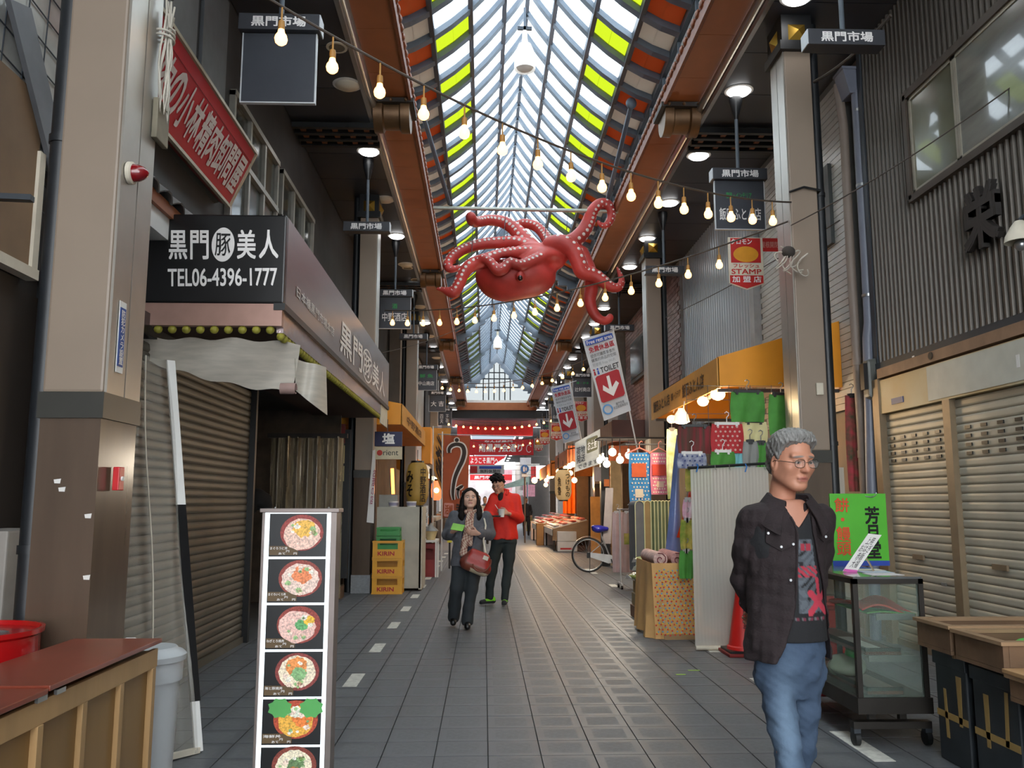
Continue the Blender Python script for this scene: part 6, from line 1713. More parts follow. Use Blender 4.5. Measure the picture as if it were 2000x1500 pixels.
for x in (xa + .33, xb - .03): put('leg', MB().box(x, x + .03, 16.5, 16.53, 0, .655), mWhite, t)
put('leg', MB().box(xb - .03, xb, 17.3, 17.33, 0, .655), mWhite, t)
c = PY(841, 1050, 16.7)
t = empty('lidded_bowl', (c.x, 16.75, .69), 'cream bowl with a lid on the little stall table', 'bowl')
put('bowl', MB().lathe((c.x, 16.75, .69), [(0, 0), (.08, 0), (.13, .17), (.12, .17)], 18), M('bowl_cream', '#cdb98a', .5), t)
put('lid', MB().lathe((c.x, 16.75, .86), [(.15, 0), (.13, .03), (.03, .11), (.02, .15), (0, .155)], 18), M('lid_grey', '#8d8d8a', .4), t)
# banner flags on the left
def flag(name, label, corners, Y, mat, pole=None, group='tall banner flags'):
    a, b, c, d = [PY(*q, Y) for q in corners]         # tl tr bl br
    t = empty(name, (c + d) / 2, label, 'banner', group)
    f = lambda p, q: (a.lerp(b, p)).lerp(c.lerp(d, p), q) + Vector((0, .02 * math.sin(q * 8 + p * 3), 0))
    put('cloth', MB().sheet(f, 8, 20, .006), mat, t)
    if pole:
        p, q = [PY(*k, Y) for k in pole[:2]]
        put('pole', MB().tube([p, q], .014, 8), mWhite, t)
        for r in pole[2:]: put('cross_arm', MB().tube([PY(*r[0], Y), PY(*r[1], Y)], .01, 8), mSilver, t)
    return t, a, b, c, d
def on_flag(t, a, b, c, d, s, x0, x1, y0, y1, mat, **kw):
    """lettering in flag coordinates (0..1 from the top left)"""
    o = a.lerp(b, x0).lerp(c.lerp(d, x0), y1); u = a.lerp(b, x1).lerp(c.lerp(d, x1), y1) - o; v = a.lerp(b, x0).lerp(c.lerp(d, x0), y0) - o
    return text(s, o + Vector((0, -.03, 0)), u, v, mat, t, **kw)
def flag_patch(t, a, b, c, d, x0, x1, y0, y1, mat, name='printed_field', e=0.):
    o = a.lerp(b, x0).lerp(c.lerp(d, x0), y1); u = a.lerp(b, x1).lerp(c.lerp(d, x1), y1) - o; v = a.lerp(b, x0).lerp(c.lerp(d, x0), y0) - o
    P = [o + u * p + v * q for p, q in ((.08, 0), (.92, 0), (1, .06), (1, .94), (.92, 1), (.08, 1), (0, .94), (0, .06))]
    return put(name, MB().prism([k + Vector((0, -.026, 0)) for k in P], (0, -.003, 0)), mat, t)
mFB = M('flag_brown', '#a04e2c', .75, var=.06); mFO = M('flag_orange', '#d3913e', .75, var=.08)
YF = 18.0
t, a, b, c, d = flag('eel_banner', 'brown vertical banner with a long eel-shaped character and white outline', ((867, 850), (918, 852), (864, 1011), (912, 1014)), YF, mFB, ((864, 843), (862, 1130), ((855, 848), (1040, 853))))
def stroke(pts, w0, off_, mat, nm, fr=1.):
    P = smooth_path([(*a.lerp(b, x).lerp(c.lerp(d, x), y), w_ * w0) for x, y, w_ in pts], 6)
    n_ = len(P); V_, F_ = [], []
    for i in range(n_):
        tg = P[min(i + 1, n_ - 1), :3] - P[max(i - 1, 0), :3]; nn = np.array([-tg[2], 0, tg[0]]); nn /= max(np.linalg.norm(nn), 1e-6)
        for sg in (-1, 1): V_.append(P[i, :3] + nn * sg * P[i, 3] + np.array([0, -off_, 0]))
    for i in range(n_ - 1): F_.append((2 * i, 2 * i + 1, 2 * i + 3, 2 * i + 2))
    put(nm, MB().add(V_, F_), mat, t)
mOutl = M('outline_white', '#d9d0c8', .7); mInkD = M('ink_dark', '#2e211d', .7)
S1 = [(.22, .215, .8), (.22, .165, 1.0), (.32, .125, 1.1), (.52, .105, 1.1), (.72, .125, 1.2), (.80, .20, 1.25), (.74, .30, 1.25), (.60, .40, 1.2), (.48, .50, 1.1), (.42, .60, 1.0), (.40, .70, .9), (.44, .78, .6)]
S2 = [(.55, .655, .8), (.72, .62, .9), (.80, .60, .5)]; S3 = [(.62, .64, .6), (.60, .70, .6), (.64, .76, .4)]; S4 = [(.82, .66, .6), (.88, .70, .6), (.80, .74, .7), (.86, .79, .4)]
for S in (S1, S2, S3, S4):
    stroke(S, .058, .030, mOutl, 'white_outline'); stroke(S, .034, .034, mInkD, 'brush_stroke')
for r_, m_, o_ in ((.062, mOutl, .030), (.044, mInkD, .034)):
    cc = a.lerp(b, .5).lerp(c.lerp(d, .5), .055); put('brush_dot', MB().lathe(cc + Vector((0, -o_, 0)), [(0, .002), (r_, .002), (r_, 0)], 16, axis=(0, -1, 0)), m_, t)
on_flag(t, a, b, c, d, 'ぎ', .55, .95, .80, .95, mInkD, bold=.05)
flag_patch(t, a, b, c, d, .06, .46, .82, .985, M('seal_pink', '#c98a80', .7), 'seal')
on_flag(t, a, b, c, d, '活鰻', .1, .42, .84, .96, mFB, bold=.06, off=.006)
t, a, b, c, d = flag('orange_banner', 'orange vertical banner with black brush writing behind the brown one', ((847, 836), (881, 836), (846, 915), (872, 985)), 18.7, mFO, ((846, 832), (845, 1110), ((845, 834), (884, 834))))
on_flag(t, a, b, c, d, 'う\nな\nぎ', .15, .85, .03, .9, mInkD, bold=.09)
# small stuff by the flags: yellow strip sign, red lamp, dark posts
t = empty('strip_sign', PZ(882, 1070, 0), 'narrow yellow and white strip sign beside the eel banner', 'sign')
p = PY(878, 1065, 18.6)
put('board', MB().box(p.x - .05, p.x + .05, 18.6, 18.63, .55, 1.48), M('strip_yellow', '#d8cc3a', .5), t); put('white_board', MB().box(p.x + .05, p.x + .16, 18.6, 18.63, .6, 1.4), mWhite, t)
text('い\nら\nっ\nし\nゃ\nい', (p.x - .03, 18.6, .6), (.06, 0, 0), (0, 0, .8), mInk, t, bold=.02); put('post', MB().box(p.x - .02, p.x + .02, 18.63, 18.66, 0, .9), mDark, t)
p = PY(853, 958, 19.5)
t = empty('red_lantern', p, 'glowing reddish lamp behind the orange banner', 'lamp')
put('body', MB().lathe(p, [(.06, -.22), (.12, -.15), (.13, 0), (.12, .15), (.06, .22)], 18), M('lantern_red_glow', '#f0784a', .5, var=.05, emit=1.2), t); put('bulb', MB().ball(p + Vector((0, -.13, 0)), .06), mWarmS, t); put('cap', MB().lathe(p, [(.06, .22), (.06, .26), (0, .26)], 14), mBlack, t)
for i, (x_, ya_, h_) in enumerate(((-1.28, 16.2, 1.25), (-1.22, 19.2, 1.35), (-1.3, 20.4, 2.2))):
    put('stall_post', MB().box(x_, x_ + .06, ya_, ya_ + .06, 0, h_), mDark, label=['dark thin post beside the little stall table', 'dark thin post behind the eel banner', 'tall dark post under the yellow board'][i], cat='post', group='thin stall posts', base=(x_, ya_, 0))
# far shops on the left: dark fronts with warm light
mSF = [M('shopfront_a', '#5c4a3c', .6, var=.2), M('shopfront_b', '#74706a', .6, var=.15), M('shopfront_c', '#4a423c', .6, var=.2)]
for i, (ya_, yb_) in enumerate(((23, 27.5), (27.6, 32.2), (33, 37), (37.2, 41.2), (42, 46.5))):
    t = empty('market_stall', (-2.3, ya_, 0), ['wood-fronted stall behind the eel banner pole', 'grey-fronted stall second beyond the third pillar', 'dark-fronted stall beyond the fourth pillar', 'grey stall front near the last pillar', 'last stall front before the gable end'][i], 'shop', 'far stalls on the phone sign side')
    put('upper_wall', MB().box(-2.6, -2.3, ya_, yb_, 2.6, 6.4), [mWallR, mWT, mWallL, mWallR, mWT][i], t)
    put('front', MB().box(-2.6, -2.4, ya_, yb_, 0, 2.6), mSF[i % 3], t)
    put('lit_sign', MB().box(-2.3, -2.0, ya_ + .4, yb_ - .4, 2.3, 2.7), M('lit_sign%d' % i, ['#d8862a', '#c9c1b0', '#b8402c', '#d8b060', '#cfcac0'][i], .5, emit=.35), t)
    put('counter', MB().box(-2.3, -1.5, ya_ + .5, yb_ - .5, 0, .8), mSF[(i + 1) % 3], t)
    put('goods', MB().box(-2.25, -1.55, ya_ + .6, yb_ - .6, .8, .92), M('goods%d' % (i % 2), ['#c07a4a', '#b8b0a4'][i % 2], .7, var=.5, scale=6), t)
    for q in range(3):
        y = ya_ + 1 + q * 1.2; put('bulb', MB().ball((-1.7, y, 2.2), .07, 10, 8), mWarm, t)
# black doorway and slim signs between silver fascia and second pillar
t = empty('door_signs', PY(668, 900, 12.9), 'column of small cream and red door signs on the dark post beside the curtain', 'sign')
p = PY(668, 890, 12.9)
put('board', MB().box(p.x - .10, p.x + .12, 12.9, 12.95, .3, 2.5), mBlack, t)
put('red_card', MB().box(p.x - .03, p.x + .04, 12.89, 12.9, PY(668, 866, 12.9).z, PY(668, 828, 12.9).z), M('card_red', '#7a2420', .5), t)
for k, (v0, v1, s) in enumerate(((870, 905, '本\n場\n焼'), (910, 940, '一\n丁\n目'))):
    za, zb_ = PY(668, v1, 12.9).z, PY(668, v0, 12.9).z
    put('cream_card', MB().box(p.x - .04, p.x + .04, 12.89, 12.9, za, zb_), M('card_cream', '#c9bb8a', .6), t)
    text(s, (p.x - .025, 12.89, za + .02), (.05, 0, 0), (0, 0, zb_ - za - .04), mSignBlk, t, bold=.02)
put('timber_sill', MB().box(-2.5, -2.1, 12.9, 13.2, 0, .18), M('sill_timber', '#6d5038', .6), label='low timber sill beside the second pillar plinth', cat='sill', base=(-2.3, 13, 0))

# ================================================================ toilet banners on the right
mFW = M('flag_white', '#d3d6da', .7, var=.04); mFR = M('flag_red', '#b01f2c', .6, var=.08); mFBl = M('flag_blue', '#2f55b4', .6); mFk = M('flag_ink', '#4a4c52', .7); mFBk = M('flag_black', '#1f2024', .7)
def toilet(label, cn, Y, pole):
    t, a, b, c, d = flag('toilet_banner', label, cn, Y, mFW, pole, 'toilet banners')
    flag_patch(t, a, b, c, d, .06, .95, .035, .10, mFBl, 'blue_strip')
    on_flag(t, a, b, c, d, 'Free rest area', .09, .92, .045, .092, mLet, bold=.02, off=.006)
    on_flag(t, a, b, c, d, '免費休息區', .10, .94, .125, .195, mFR, bold=.04)
    on_flag(t, a, b, c, d, '提供可購買享食所', .10, .92, .215, .26, mFk, bold=.0); on_flag(t, a, b, c, d, '購買的商品的空間', .10, .92, .27, .31, mFk, bold=.0); on_flag(t, a, b, c, d, '可使用 Free Wi-Fi', .10, .85, .325, .37, M('flag_pale_ink', '#9aa0a4', .7), bold=.0)
    on_flag(t, a, b, c, d, 'TOILET', .30, .94, .395, .46, mFBk, bold=.02)
    for x, m_ in ((.06, mFR), (.18, mFBl)):
        o = a.lerp(b, x + .04).lerp(c.lerp(d, x + .04), .40); e_ = a.lerp(b, x + .04).lerp(c.lerp(d, x + .04), .465); wv = (b - a).normalized() * .02
        put('figure_head', MB().lathe(o + Vector((0, -.03, 0)), [(0, .002), (.018, .002), (.018, 0)], 10, axis=(0, -1, 0)), m_, t)
        put('figure_body', MB().prism([o + wv * .6 + (e_ - o) * .25 + Vector((0, -.03, 0)), o - wv * .6 + (e_ - o) * .25 + Vector((0, -.03, 0)), e_ - wv + Vector((0, -.03, 0)), e_ + wv + Vector((0, -.03, 0))], (0, -.002, 0)), m_, t)
    flag_patch(t, a, b, c, d, .07, .93, .48, .80, mFR, 'red_field')
    F_ = lambda x, y: a.lerp(b, x).lerp(c.lerp(d, x), y) + Vector((0, -.034, 0))
    put('arrow', MB().prism([F_(.44, .515), F_(.54, .515), F_(.54, .66), F_(.72, .60), F_(.80, .64), F_(.52, .765), F_(.22, .66), F_(.26, .60), F_(.43, .67)], (0, -.003, 0)), mLet, t)
    cc = F_(.22, .89); R_ = (b - a).length * .16
    put('round_emblem', MB().lathe(cc, [(R_ * .72, .003), (R_, .003), (R_, 0), (R_ * .72, 0)], 20, axis=(0, -1, 0)), M('emblem_blue', '#5a9ad8', .6), t)
    on_flag(t, a, b, c, d, '黒門市場\n商店街振興組合', .42, .95, .85, .92, mFk, bold=.0)
toilet('larger white toilet banner leaning on its pole before the brick facade', ((1137, 662), (1197, 644), (1180, 822), (1232, 802)), 15.0, ((1197, 640), (1298, 1145), ((1190, 648), (1218, 640))))
toilet('smaller white toilet banner leaning behind the larger one', ((1075, 757), (1113, 747), (1101, 866), (1133, 858)), 20.5, ((1113, 744), (1140, 880), ((1108, 749), (1126, 744))))
# hand-lettered white notice
t, a, b, c, d = flag('white_notice', 'white hand-lettered notice banner with a dark panel beside the bare bulbs', ((1123, 865), (1172, 838), (1123, 922), (1172, 906)), 17.5, M('notice_white', '#c9cac6', .7), None, 'notices')
flag_patch(t, a, b, c, d, .46, .90, .10, .55, M('notice_olive', '#6d6a50', .7), 'dark_panel')
on_flag(t, a, b, c, d, '荷物\n発送', .06, .40, .2, .75, mFk, bold=.03); on_flag(t, a, b, c, d, 'お土産', .5, .86, .18, .48, mLet, bold=.02, off=.006); on_flag(t, a, b, c, d, 'できます', .1, .9, .8, .95, mFk, bold=.02)
# brown fascia and lit shop behind the notice
t = empty('brown_canopy', (3.2, 16.5, 2.5), 'reddish-brown canopy above the bare bulbs beside the notice banner', 'canopy')
p0, p1 = PY(1196, 822, 16.6), PY(1196, 862, 16.6)
put('front', MB().box(p0.x, 4.1, 16.6, 16.65, p1.z, p0.z + .02), M('canopy_brown', '#5c352c', .55), t)
put('side', MB().box(p0.x - .01, p0.x + .02, 16.65, 20.5, p1.z, p0.z), M('canopy_side', '#75503e', .55), t); put('top', MB().box(p0.x, 4.1, 16.65, 20.5, p0.z - .03, p0.z), M('canopy_brown'), t)
put('bulb_rail', MB().box(PY(1166, 880, 16.2).x, 4.1, 15.85, 16.5, p1.z + .0, p1.z + .03), mDark, t)
mWB = M('bulb_white', '#fff0dc', .4, var=0, emit=6.)
for i, (u, v, r_) in enumerate(((1196, 883, .075), (1177, 895, .045), (1185, 906, .07), (1211, 898, .07), (1228, 889, .07), (1171, 899, .06))):
    p = PY(u, v, 15.9 + .25 * (i % 3))
    t = empty('bare_bulb', p, 'bare white light bulb hanging under the reddish-brown canopy', 'bulb', 'bare bulbs under the brown canopy')
    put('globe', MB().ball(p, r_), mWB, t); put('cord', MB().cyl(p + Vector((0, 0, r_)), (p.x, p.y, p1.z + .02), .008), mBlack, t); put('socket', MB().cyl(p + Vector((0, 0, r_ * .8)), p + Vector((0, 0, r_ + .05)), .025), mCream, t)
    if i in (0, 3):
        ld = bpy.data.lights.new('bulb_light', 'POINT'); ld.energy = 40; ld.color = (1, .88, .7); ld.shadow_soft_size = .1
        lo_ = bpy.data.objects.new('bulb_light', ld); COL.objects.link(lo_); lo_.parent = t; lo_.location = (0, -.05, -.16)
# shop interior wall pieces behind
for i, (u0, u1, v0, v1, Y, col, lb, em) in enumerate(((1192, 1214, 900, 1000, 19.5, '#c9a878', 'tan lit wall panel inside the shop behind the bare bulbs', .0), (1126, 1150, 922, 1018, 28.4, '#5a4a38', 'dark glass door inside the pickle shop', 0), (1153, 1173, 970, 1015, 23.4, '#cf9a58', 'warm tan panel beside the pickle shop door', .0), (1160, 1174, 912, 940, 19, '#a99a98', 'small grey notice hanging below the white notice banner', 0), (1180, 1190, 936, 950, 18.5, '#e0762c', 'small orange card beside the dark shop post', 0))):
    p, q = PY(u0, v0, Y), PY(u1, v1, Y)
    put('room_divider', MB().box(p.x, q.x, Y, Y + .04, q.z if i > 2 else 0, p.z), M('shop_panel%d' % i, col, .6, var=.12), label=lb, cat='panel', base=(p.x, Y, q.z if i > 2 else 0))
put('dark_shop_post', MB().box(PY(1174, 960, 19.2).x, PY(1190, 960, 19.2).x, 19.2, 19.4, 0, 2.7), mBlack, label='black shop post beside the tan panel under the canopy', cat='post', base=(3, 19.3, 0))
put('leaning_board', MB().prism([PY(1183, 953, 17.6), PY(1198, 953, 17.6), PY(1193, 1062, 17.6), PY(1177, 1062, 17.6)], (0, .02, 0)), M('board_greypink', '#a59a98', .5), label='tall grey board leaning behind the bicycle saddle', cat='board', base=PY(1185, 1062, 17.6))
# pickle shop: brown and orange awnings, curtain, lantern, lamps, produce
for i, (u0, v0, u1, v1, Y, Yb, col, lb) in enumerate(((1110, 878, 1126, 905, 21.6, 25.5, '#a85c3c', 'terracotta shop fascia above the pickle shop lantern'), (1076, 906, 1092, 930, 26.0, 31, '#e07a22', 'orange shop awning beyond the pickle shop'))):
    p, q = PY(u0, v0, Y), PY(u0, v1, Y)
    t = empty('shop_awning', (p.x, Y, q.z), lb, 'awning')
    put('side', MB().box(p.x - .02, p.x + .02, Y, Yb, q.z, p.z), M('awn' + col, col, .6), t); put('front', MB().box(p.x, 3.88, Y, Y + .04, q.z, p.z + .1), M('awnf' + col, col, .6), t); put('top', MB().prism([(p.x, Y, p.z), (3.88, Y, p.z + .3), (3.88, Yb, p.z + .3), (p.x, Yb, p.z)], (0, 0, .03)), M('awn' + col), t)
p, q = PY(1099, 930, 28.6), PY(1126, 1003, 28.6)
t = empty('shop_curtain', p, 'bright orange shop curtain glowing behind the paper lantern', 'curtain')
put('cloth', MB().sheet(lambda a, b: (p.x + (q.x - p.x) * a, 28.6 + .04 * math.sin(a * 20), p.z + (q.z - p.z) * b), 24, 3, .01), M('curtain_orange', '#f07818', .6, var=.08), t); put('rod', MB().tube([(p.x - .05, 28.6, p.z), (4.0, 28.6, p.z)], .015), mDark, t)
lantern(1100, 947, 20.6, .20, .36, M('lantern_warm', '#d8b078', .6, var=.06, emit=.25), 'pale paper lantern with black writing at the pickle shop', [('つ\nけ\nも\nの', .08, -.8, .7, .11), ('魚\n魯', -.10, -.7, .5, .09)])
for i, (u, v) in enumerate(((1113, 910), (1105, 915), (1091, 921), (1119, 907), (1072, 931), (1067, 938), (1044, 938), (1078, 930), (1066, 947), (1114, 924), (1090, 930), (1122, 938))):
    Y = [21, 21.5, 22.2, 20.8, 27, 27.6, 31, 26.5, 28.2, 22.5, 23, 21.2][i]; p = PY(u, v, Y)
    t = empty('stall_bulb', p, 'bare warm bulb glowing over the pickle and fish stalls', 'bulb', 'warm bulbs over the pickle and fish stalls')
    put('globe', MB().ball(p, .07 if i != 6 else .11), mWarm, t); put('cord', MB().cyl(p + Vector((0, 0, .08)), p + Vector((0, 0, .5)), .008), mBlack, t)
    if i in (0, 4, 6):
        ld = bpy.data.lights.new('stall_light', 'POINT'); ld.energy = 90; ld.color = (1, .66, .34); ld.shadow_soft_size = .12
        lo_ = bpy.data.objects.new('stall_light', ld); COL.objects.link(lo_); lo_.parent = t; lo_.location = (-.05, -.1, -.15)
# fish stalls: polystyrene boxes, trays of pink packs
mPoly = M('polystyrene', '#d9dbdc', .7, var=.05); mPackS = [M('pack_pink', '#e08a80', .35, var=.3, scale=12), M('pack_red', '#c8443a', .35, var=.3, scale=12), M('pack_white', '#e3cfc6', .35, var=.2, scale=12)]
def stall(label, x0, x1, y0, y1, h_, mat):
    t = empty('fish_stall', ((x0 + x1) / 2, (y0 + y1) / 2, 0), label, 'stall', 'fish stalls on the futon shop side')
    put('top', MB().prism([(x0, y0, h_), (x1, y0, h_ + .25), (x1, y1, h_ + .25), (x0, y1, h_)], (0, 0, .03)), mWT3, t); put('front', MB().box(x0 - .01, x0 + .02, y0, y1, h_ - .16, h_ + .03), mat, t)
    put('end', MB().prism([(x0, y0, h_ - .3), (x1, y0, h_ - .3), (x1, y0, h_ + .25), (x0, y0, h_)], (0, .02, 0)), mWT3, t)
    for x in (x0 + .03, x1 - .08):
        for y in (y0 + .05, y1 - .1): put('leg', MB().box(x, x + .05, y, y + .05, 0, h_ - .01), mDark, t)
    return t
rg = random.Random(5)
def packs(x0, x1, y0, y1, h_, nx, ny, lb):
    for i in range(nx):
        for j in range(ny):
            x = x0 + (x1 - x0) * (i + .5) / nx; y = y0 + (y1 - y0) * (j + .5) / ny; z = h_ + .03 + .25 * (x - x0) / (x1 - x0)
            t = empty('fish_pack', (x, y, z), lb, 'pack', lb.replace('pink wrapped fish pack', 'fish packs'))
            w_, d_ = (x1 - x0) / nx * .42, (y1 - y0) / ny * .42; sl = .25 / (x1 - x0)
            put('tray', MB().prism([(x - w_, y - d_, z - w_ * sl + .001), (x + w_, y - d_, z + w_ * sl + .001), (x + w_, y + d_, z + w_ * sl + .001), (x - w_, y + d_, z - w_ * sl + .001)], (0, 0, .03)), mPoly, t)
            put('fish', MB().ball((x, y, z + .065), (w_ * .9, d_ * .9, rg.uniform(.03, .05)), 8, 5), mPackS[rg.randrange(3)], t)
xa = PY(1090, 1050, 20.0).x
stall('nearest fish stall behind the bicycle wheel', 2.0, 3.05, 25.1, 28.3, .60, mPoly); packs(2.0, 3.05, 25.2, 28.2, .60, 4, 6, 'pink wrapped fish pack on the stall behind the bicycle')
stall('second fish stall beyond the bicycle', 1.8, 3.05, 28.8, 32.0, .62, mPoly); packs(1.8, 3.05, 28.9, 31.9, .62, 4, 6, 'pink wrapped fish pack on the second stall')
stall('third stall farther along with pale goods', 2.1, 3.05, 33.2, 37, .64, mWT3); packs(2.1, 3.05, 33.3, 36.9, .64, 3, 5, 'pink wrapped fish pack on the third stall')
p0, p1 = PZ(1089, 1077, 0), PZ(1128, 1077, 0)
for k in range(2):
    o = put('foam_box', MB().box(p0.x, p1.x - .02 * k, p0.y, p0.y + .4, k * .285 + .0005, k * .285 + .28), mPoly, label=['lower white foam box with a red stripe left of the bicycle', 'upper white foam box left of the bicycle'][k], cat='box', group='foam boxes by the bicycle', base=((p0.x + p1.x) / 2, p0.y, k * .285), bevel=.015)
    if not k: put('red_stripe', MB().box(p0.x + .08, p1.x - .15, p0.y - .003, p0.y - .0005, .05, .10), M('stripe_red', '#c8383c', .6), o)
for i, (u0, u1, v0, v1, Y, col, lb) in enumerate(((1037, 1055, 1018, 1050, 32.6, '#d9c3bc', 'pale pink foam box in front of the second fish stall'), (1063, 1090, 1027, 1062, 28.36, '#e6dcd6', 'white foam tray box on the front edge of the fish stall'), (1028, 1040, 1005, 1030, 42, '#b09a5c', 'tan crate beyond the pink foam box'), (1048, 1062, 1022, 1056, 28.36, '#8a6a44', 'brown basket between the foam boxes'))):
    p, q = PY(u0, v0, Y), PY(u1, v1, Y)
    put('goods_box', MB().box(p.x, q.x, Y, Y + .4, 0, p.z), M('goods_box%d' % i, col, .7, var=.1), label=lb, cat='box', base=(p.x, Y, 0), bevel=.012)
# far shop fronts on the right
for i, (ya_, yb_) in enumerate(((24.6, 27.8), (28, 32), (33, 37), (37.3, 41.2), (41.8, 46.5))):
    t = empty('market_stall', (4.0, ya_, 0), ['pickle shop back wall behind the orange curtain', 'grey shop front beyond the pickle shop', 'pale shop front past the fourth pillar', 'dim shop front near the last pillar on the pickle side', 'last shop front before the gable on the pickle side'][i], 'shop', 'far stalls on the pickle shop side')
    put('upper_wall', MB().box(3.9, 4.28, ya_, yb_, 2.9, 6.4), [M('up_grey', '#8f8a84', .6), mWT, mWallR, M('up_grey'), mWallR][i], t); put('front', MB().box(4.0, 4.25, ya_, yb_, 0, 2.9), mSF[i % 3], t)
    if i > 1: put('lit_sign', MB().box(3.4, 3.9, ya_ + .3, yb_ - .3, 2.4, 2.85), M('rsign%d' % i, ['#c96a2a', '#d0c8ba', '#c8702c', '#c9c2b6', '#b84a3a'][i], .5, emit=.25), t)
# round blue pedestrian sign
c = PY(1025, 916, 30)
t = empty('pedestrian_sign', (c.x, 30, 0), 'round blue pedestrian road sign on a pole beside the far shops', 'road sign')
put('disc', MB().lathe(c, [(0, .012), (.145, .012), (.15, 0), (0, 0)], 28, axis=(0, -1, 0)), M('sign_blue', '#2a6fc0', .5), t)
for dx, s in ((-.03, 1.), (.045, .65)):
    put('figure', MB().prism([(c.x + dx - .025 * s, 29.985, c.z - .09 * s), (c.x + dx + .025 * s, 29.985, c.z - .09 * s), (c.x + dx + .03 * s, 29.985, c.z + .05 * s), (c.x + dx, 29.985, c.z + .10 * s), (c.x + dx - .03 * s, 29.985, c.z + .05 * s)], (0, -.003, 0)), mLet, t)
put('sub_plate', MB().box(c.x - .11, c.x + .11, 29.99, 30, c.z - .27, c.z - .18), mLet, t); put('pole', MB().cyl((c.x, 30.05, 0), (c.x, 30.05, c.z + .1), .03), M('pole_brown', '#6b5a50', .6), t)

# ================================================================ bicycle
bp = PZ(1150, 1118, 0); by = bp.y; R_ = .35; ax = bp.x
bk = empty('bicycle', (ax + .5, by, 0), 'silver city bicycle with a blue saddle parked beside the bedding', 'bicycle')
mBk = M('bike_silver', '#b4b7ba', .3, .6); mTy = M('tyre', '#232324', .7)
def wheel(x):
    wv = put('tyre', MB().tube([(x + (R_ - .018) * math.cos(a_), by, R_ + (R_ - .018) * math.sin(a_)) for a_ in np.linspace(0, 2 * math.pi, 41)], .018, 8, caps=False), mTy, bk)
    put('rim', MB().tube([(x + (R_ - .042) * math.cos(a_), by, R_ + (R_ - .042) * math.sin(a_)) for a_ in np.linspace(0, 2 * math.pi, 41)], .010, 6, caps=False), mBk, wv)
    sp = MB()
    for k in range(24): a_ = k * math.pi / 12; sp.bar((x, by, R_), (x + (R_ - .045) * math.cos(a_), by, R_ + (R_ - .045) * math.sin(a_)), .0025)
    put('spokes', sp, mSilver, wv); put('hub', MB().cyl((x, by - .05, R_), (x, by + .05, R_), .025), mBk, wv)
wheel(ax); fx = ax + 1.08; wheel(fx)
bb = (ax + .45, by, .27); seat_t = (ax + .27, by, .72); head = (fx - .22, by, .72)
fr = MB()
for a_, b_, r_ in ((bb, seat_t, .016), (bb, (fx - .26, by, .52), .022), ((ax, by, R_), bb, .010), ((ax, by, R_), (seat_t[0] + .04, by, .60), .008), (head, (fx - .30, by, .5), .018), ((fx - .29, by, .5), (fx, by, R_), .012)): fr.tube([a_, b_], r_, 8)
put('frame', fr, mBk, bk)
put('chain_case', MB().prism([(ax - .02, by - .04, R_ + .055), (ax + .45, by - .04, .35), (ax + .55, by - .04, .30), (ax + .52, by - .04, .20), (ax + .4, by - .04, .18), (ax - .02, by - .04, R_ - .03)], (0, .02, 0)), M('chain_case', '#c2c6c9', .35, .3), bk)
put('mudguard', MB().sheet(lambda a_, b_: (ax + (R_ + .02) * math.cos(.5 + a_ * 2.4), by - .03 + .06 * b_, R_ + (R_ + .02) * math.sin(.5 + a_ * 2.4)), 20, 2, .003), mBk, bk)
put('seat_post', MB().cyl(seat_t, (seat_t[0] - .02, by, .82), .013), mSilver, bk)
s_ = SDF((ax + .02, by - .18, .74), (ax + .48, by + .18, 1.0), .012); s_.ell((ax + .20, by, .87), (.13, .13, .075), k=.03).cap((ax + .2, by, .87), (ax + .38, by, .875), .065, .04, k=.04).ell((ax + .12, by, .91), (.06, .12, .04), k=.02)
smooth_mesh('saddle', [s_.surf()], M('saddle_blue', '#2c2a9c', .4, coat=.3), bk)
put('handlebar', MB().tube([(head[0] - .2, by - .26, .96), (head[0] - .05, by - .22, .98), (head[0], by, .95), (head[0] - .05, by + .22, .98), (head[0] - .2, by + .26, .96)], .011, 8), mSilver, bk); put('stem', MB().cyl(head, (head[0], by, .95), .012), mSilver, bk)
put('kickstand', MB().bar((ax + .02, by - .06, R_ - .02), (ax - .0, by - .16, .0), .014), mBlack, bk); put('lock', MB().box(ax - .04, ax + .03, by - .07, by - .03, R_ - .06, R_ + .05), mBlack, bk)
put('crank', MB().bar((bb[0] + .0, by - .07, bb[2]), (bb[0] + .05, by - .07, bb[2] - .16), .02), mBlack, bk); put('pedal', MB().box(bb[0] + .01, bb[0] + .10, by - .15, by - .07, bb[2] - .18, bb[2] - .155), mBlack, bk)

# ================================================================ cross street and far arcade
put('wall_far_left', MB().box(-4, -2.6, 53, 118, 0, 7), M('far_wall', '#7a7068', .7, var=.2), kind='structure')
put('wall_far_right', MB().box(4.3, 6, 53, 118, 0, 7), M('far_wall'), kind='structure')
put('ceiling_far', MB().box(-2.6, -1.0, 54, 102, 6.1, 6.3).box(2.4, 4.3, 54, 102, 6.1, 6.3), M('far_ceiling', '#9a9fa4', .6), kind='structure')
put('roof_far', MB().box(-1.0, 2.4, 53.5, 102, 6.5, 6.53), M_glaze('far_glazing', (.30, .32, .34), 1, .4), kind='structure')
mBan = M('banner_red', '#cf2a30', .6, var=.06)
t = empty('red_lintel', (RC, 48.5, 5), 'broad red fascia beam across the arcade below the gable', 'beam')
p0, p1 = PY(893, 832, 48.5), PY(1041, 850, 48.5)
put('beam', MB().box(p0.x, p1.x, 48.5, 49.0, p1.z, p0.z), M('lintel_red', '#d8281f', .5), t); put('pink_band', MB().box(p0.x - .3, p1.x + .2, 48.6, 49, p0.z, p0.z + .35), M('lintel_pink', '#b06a6a', .6), t)
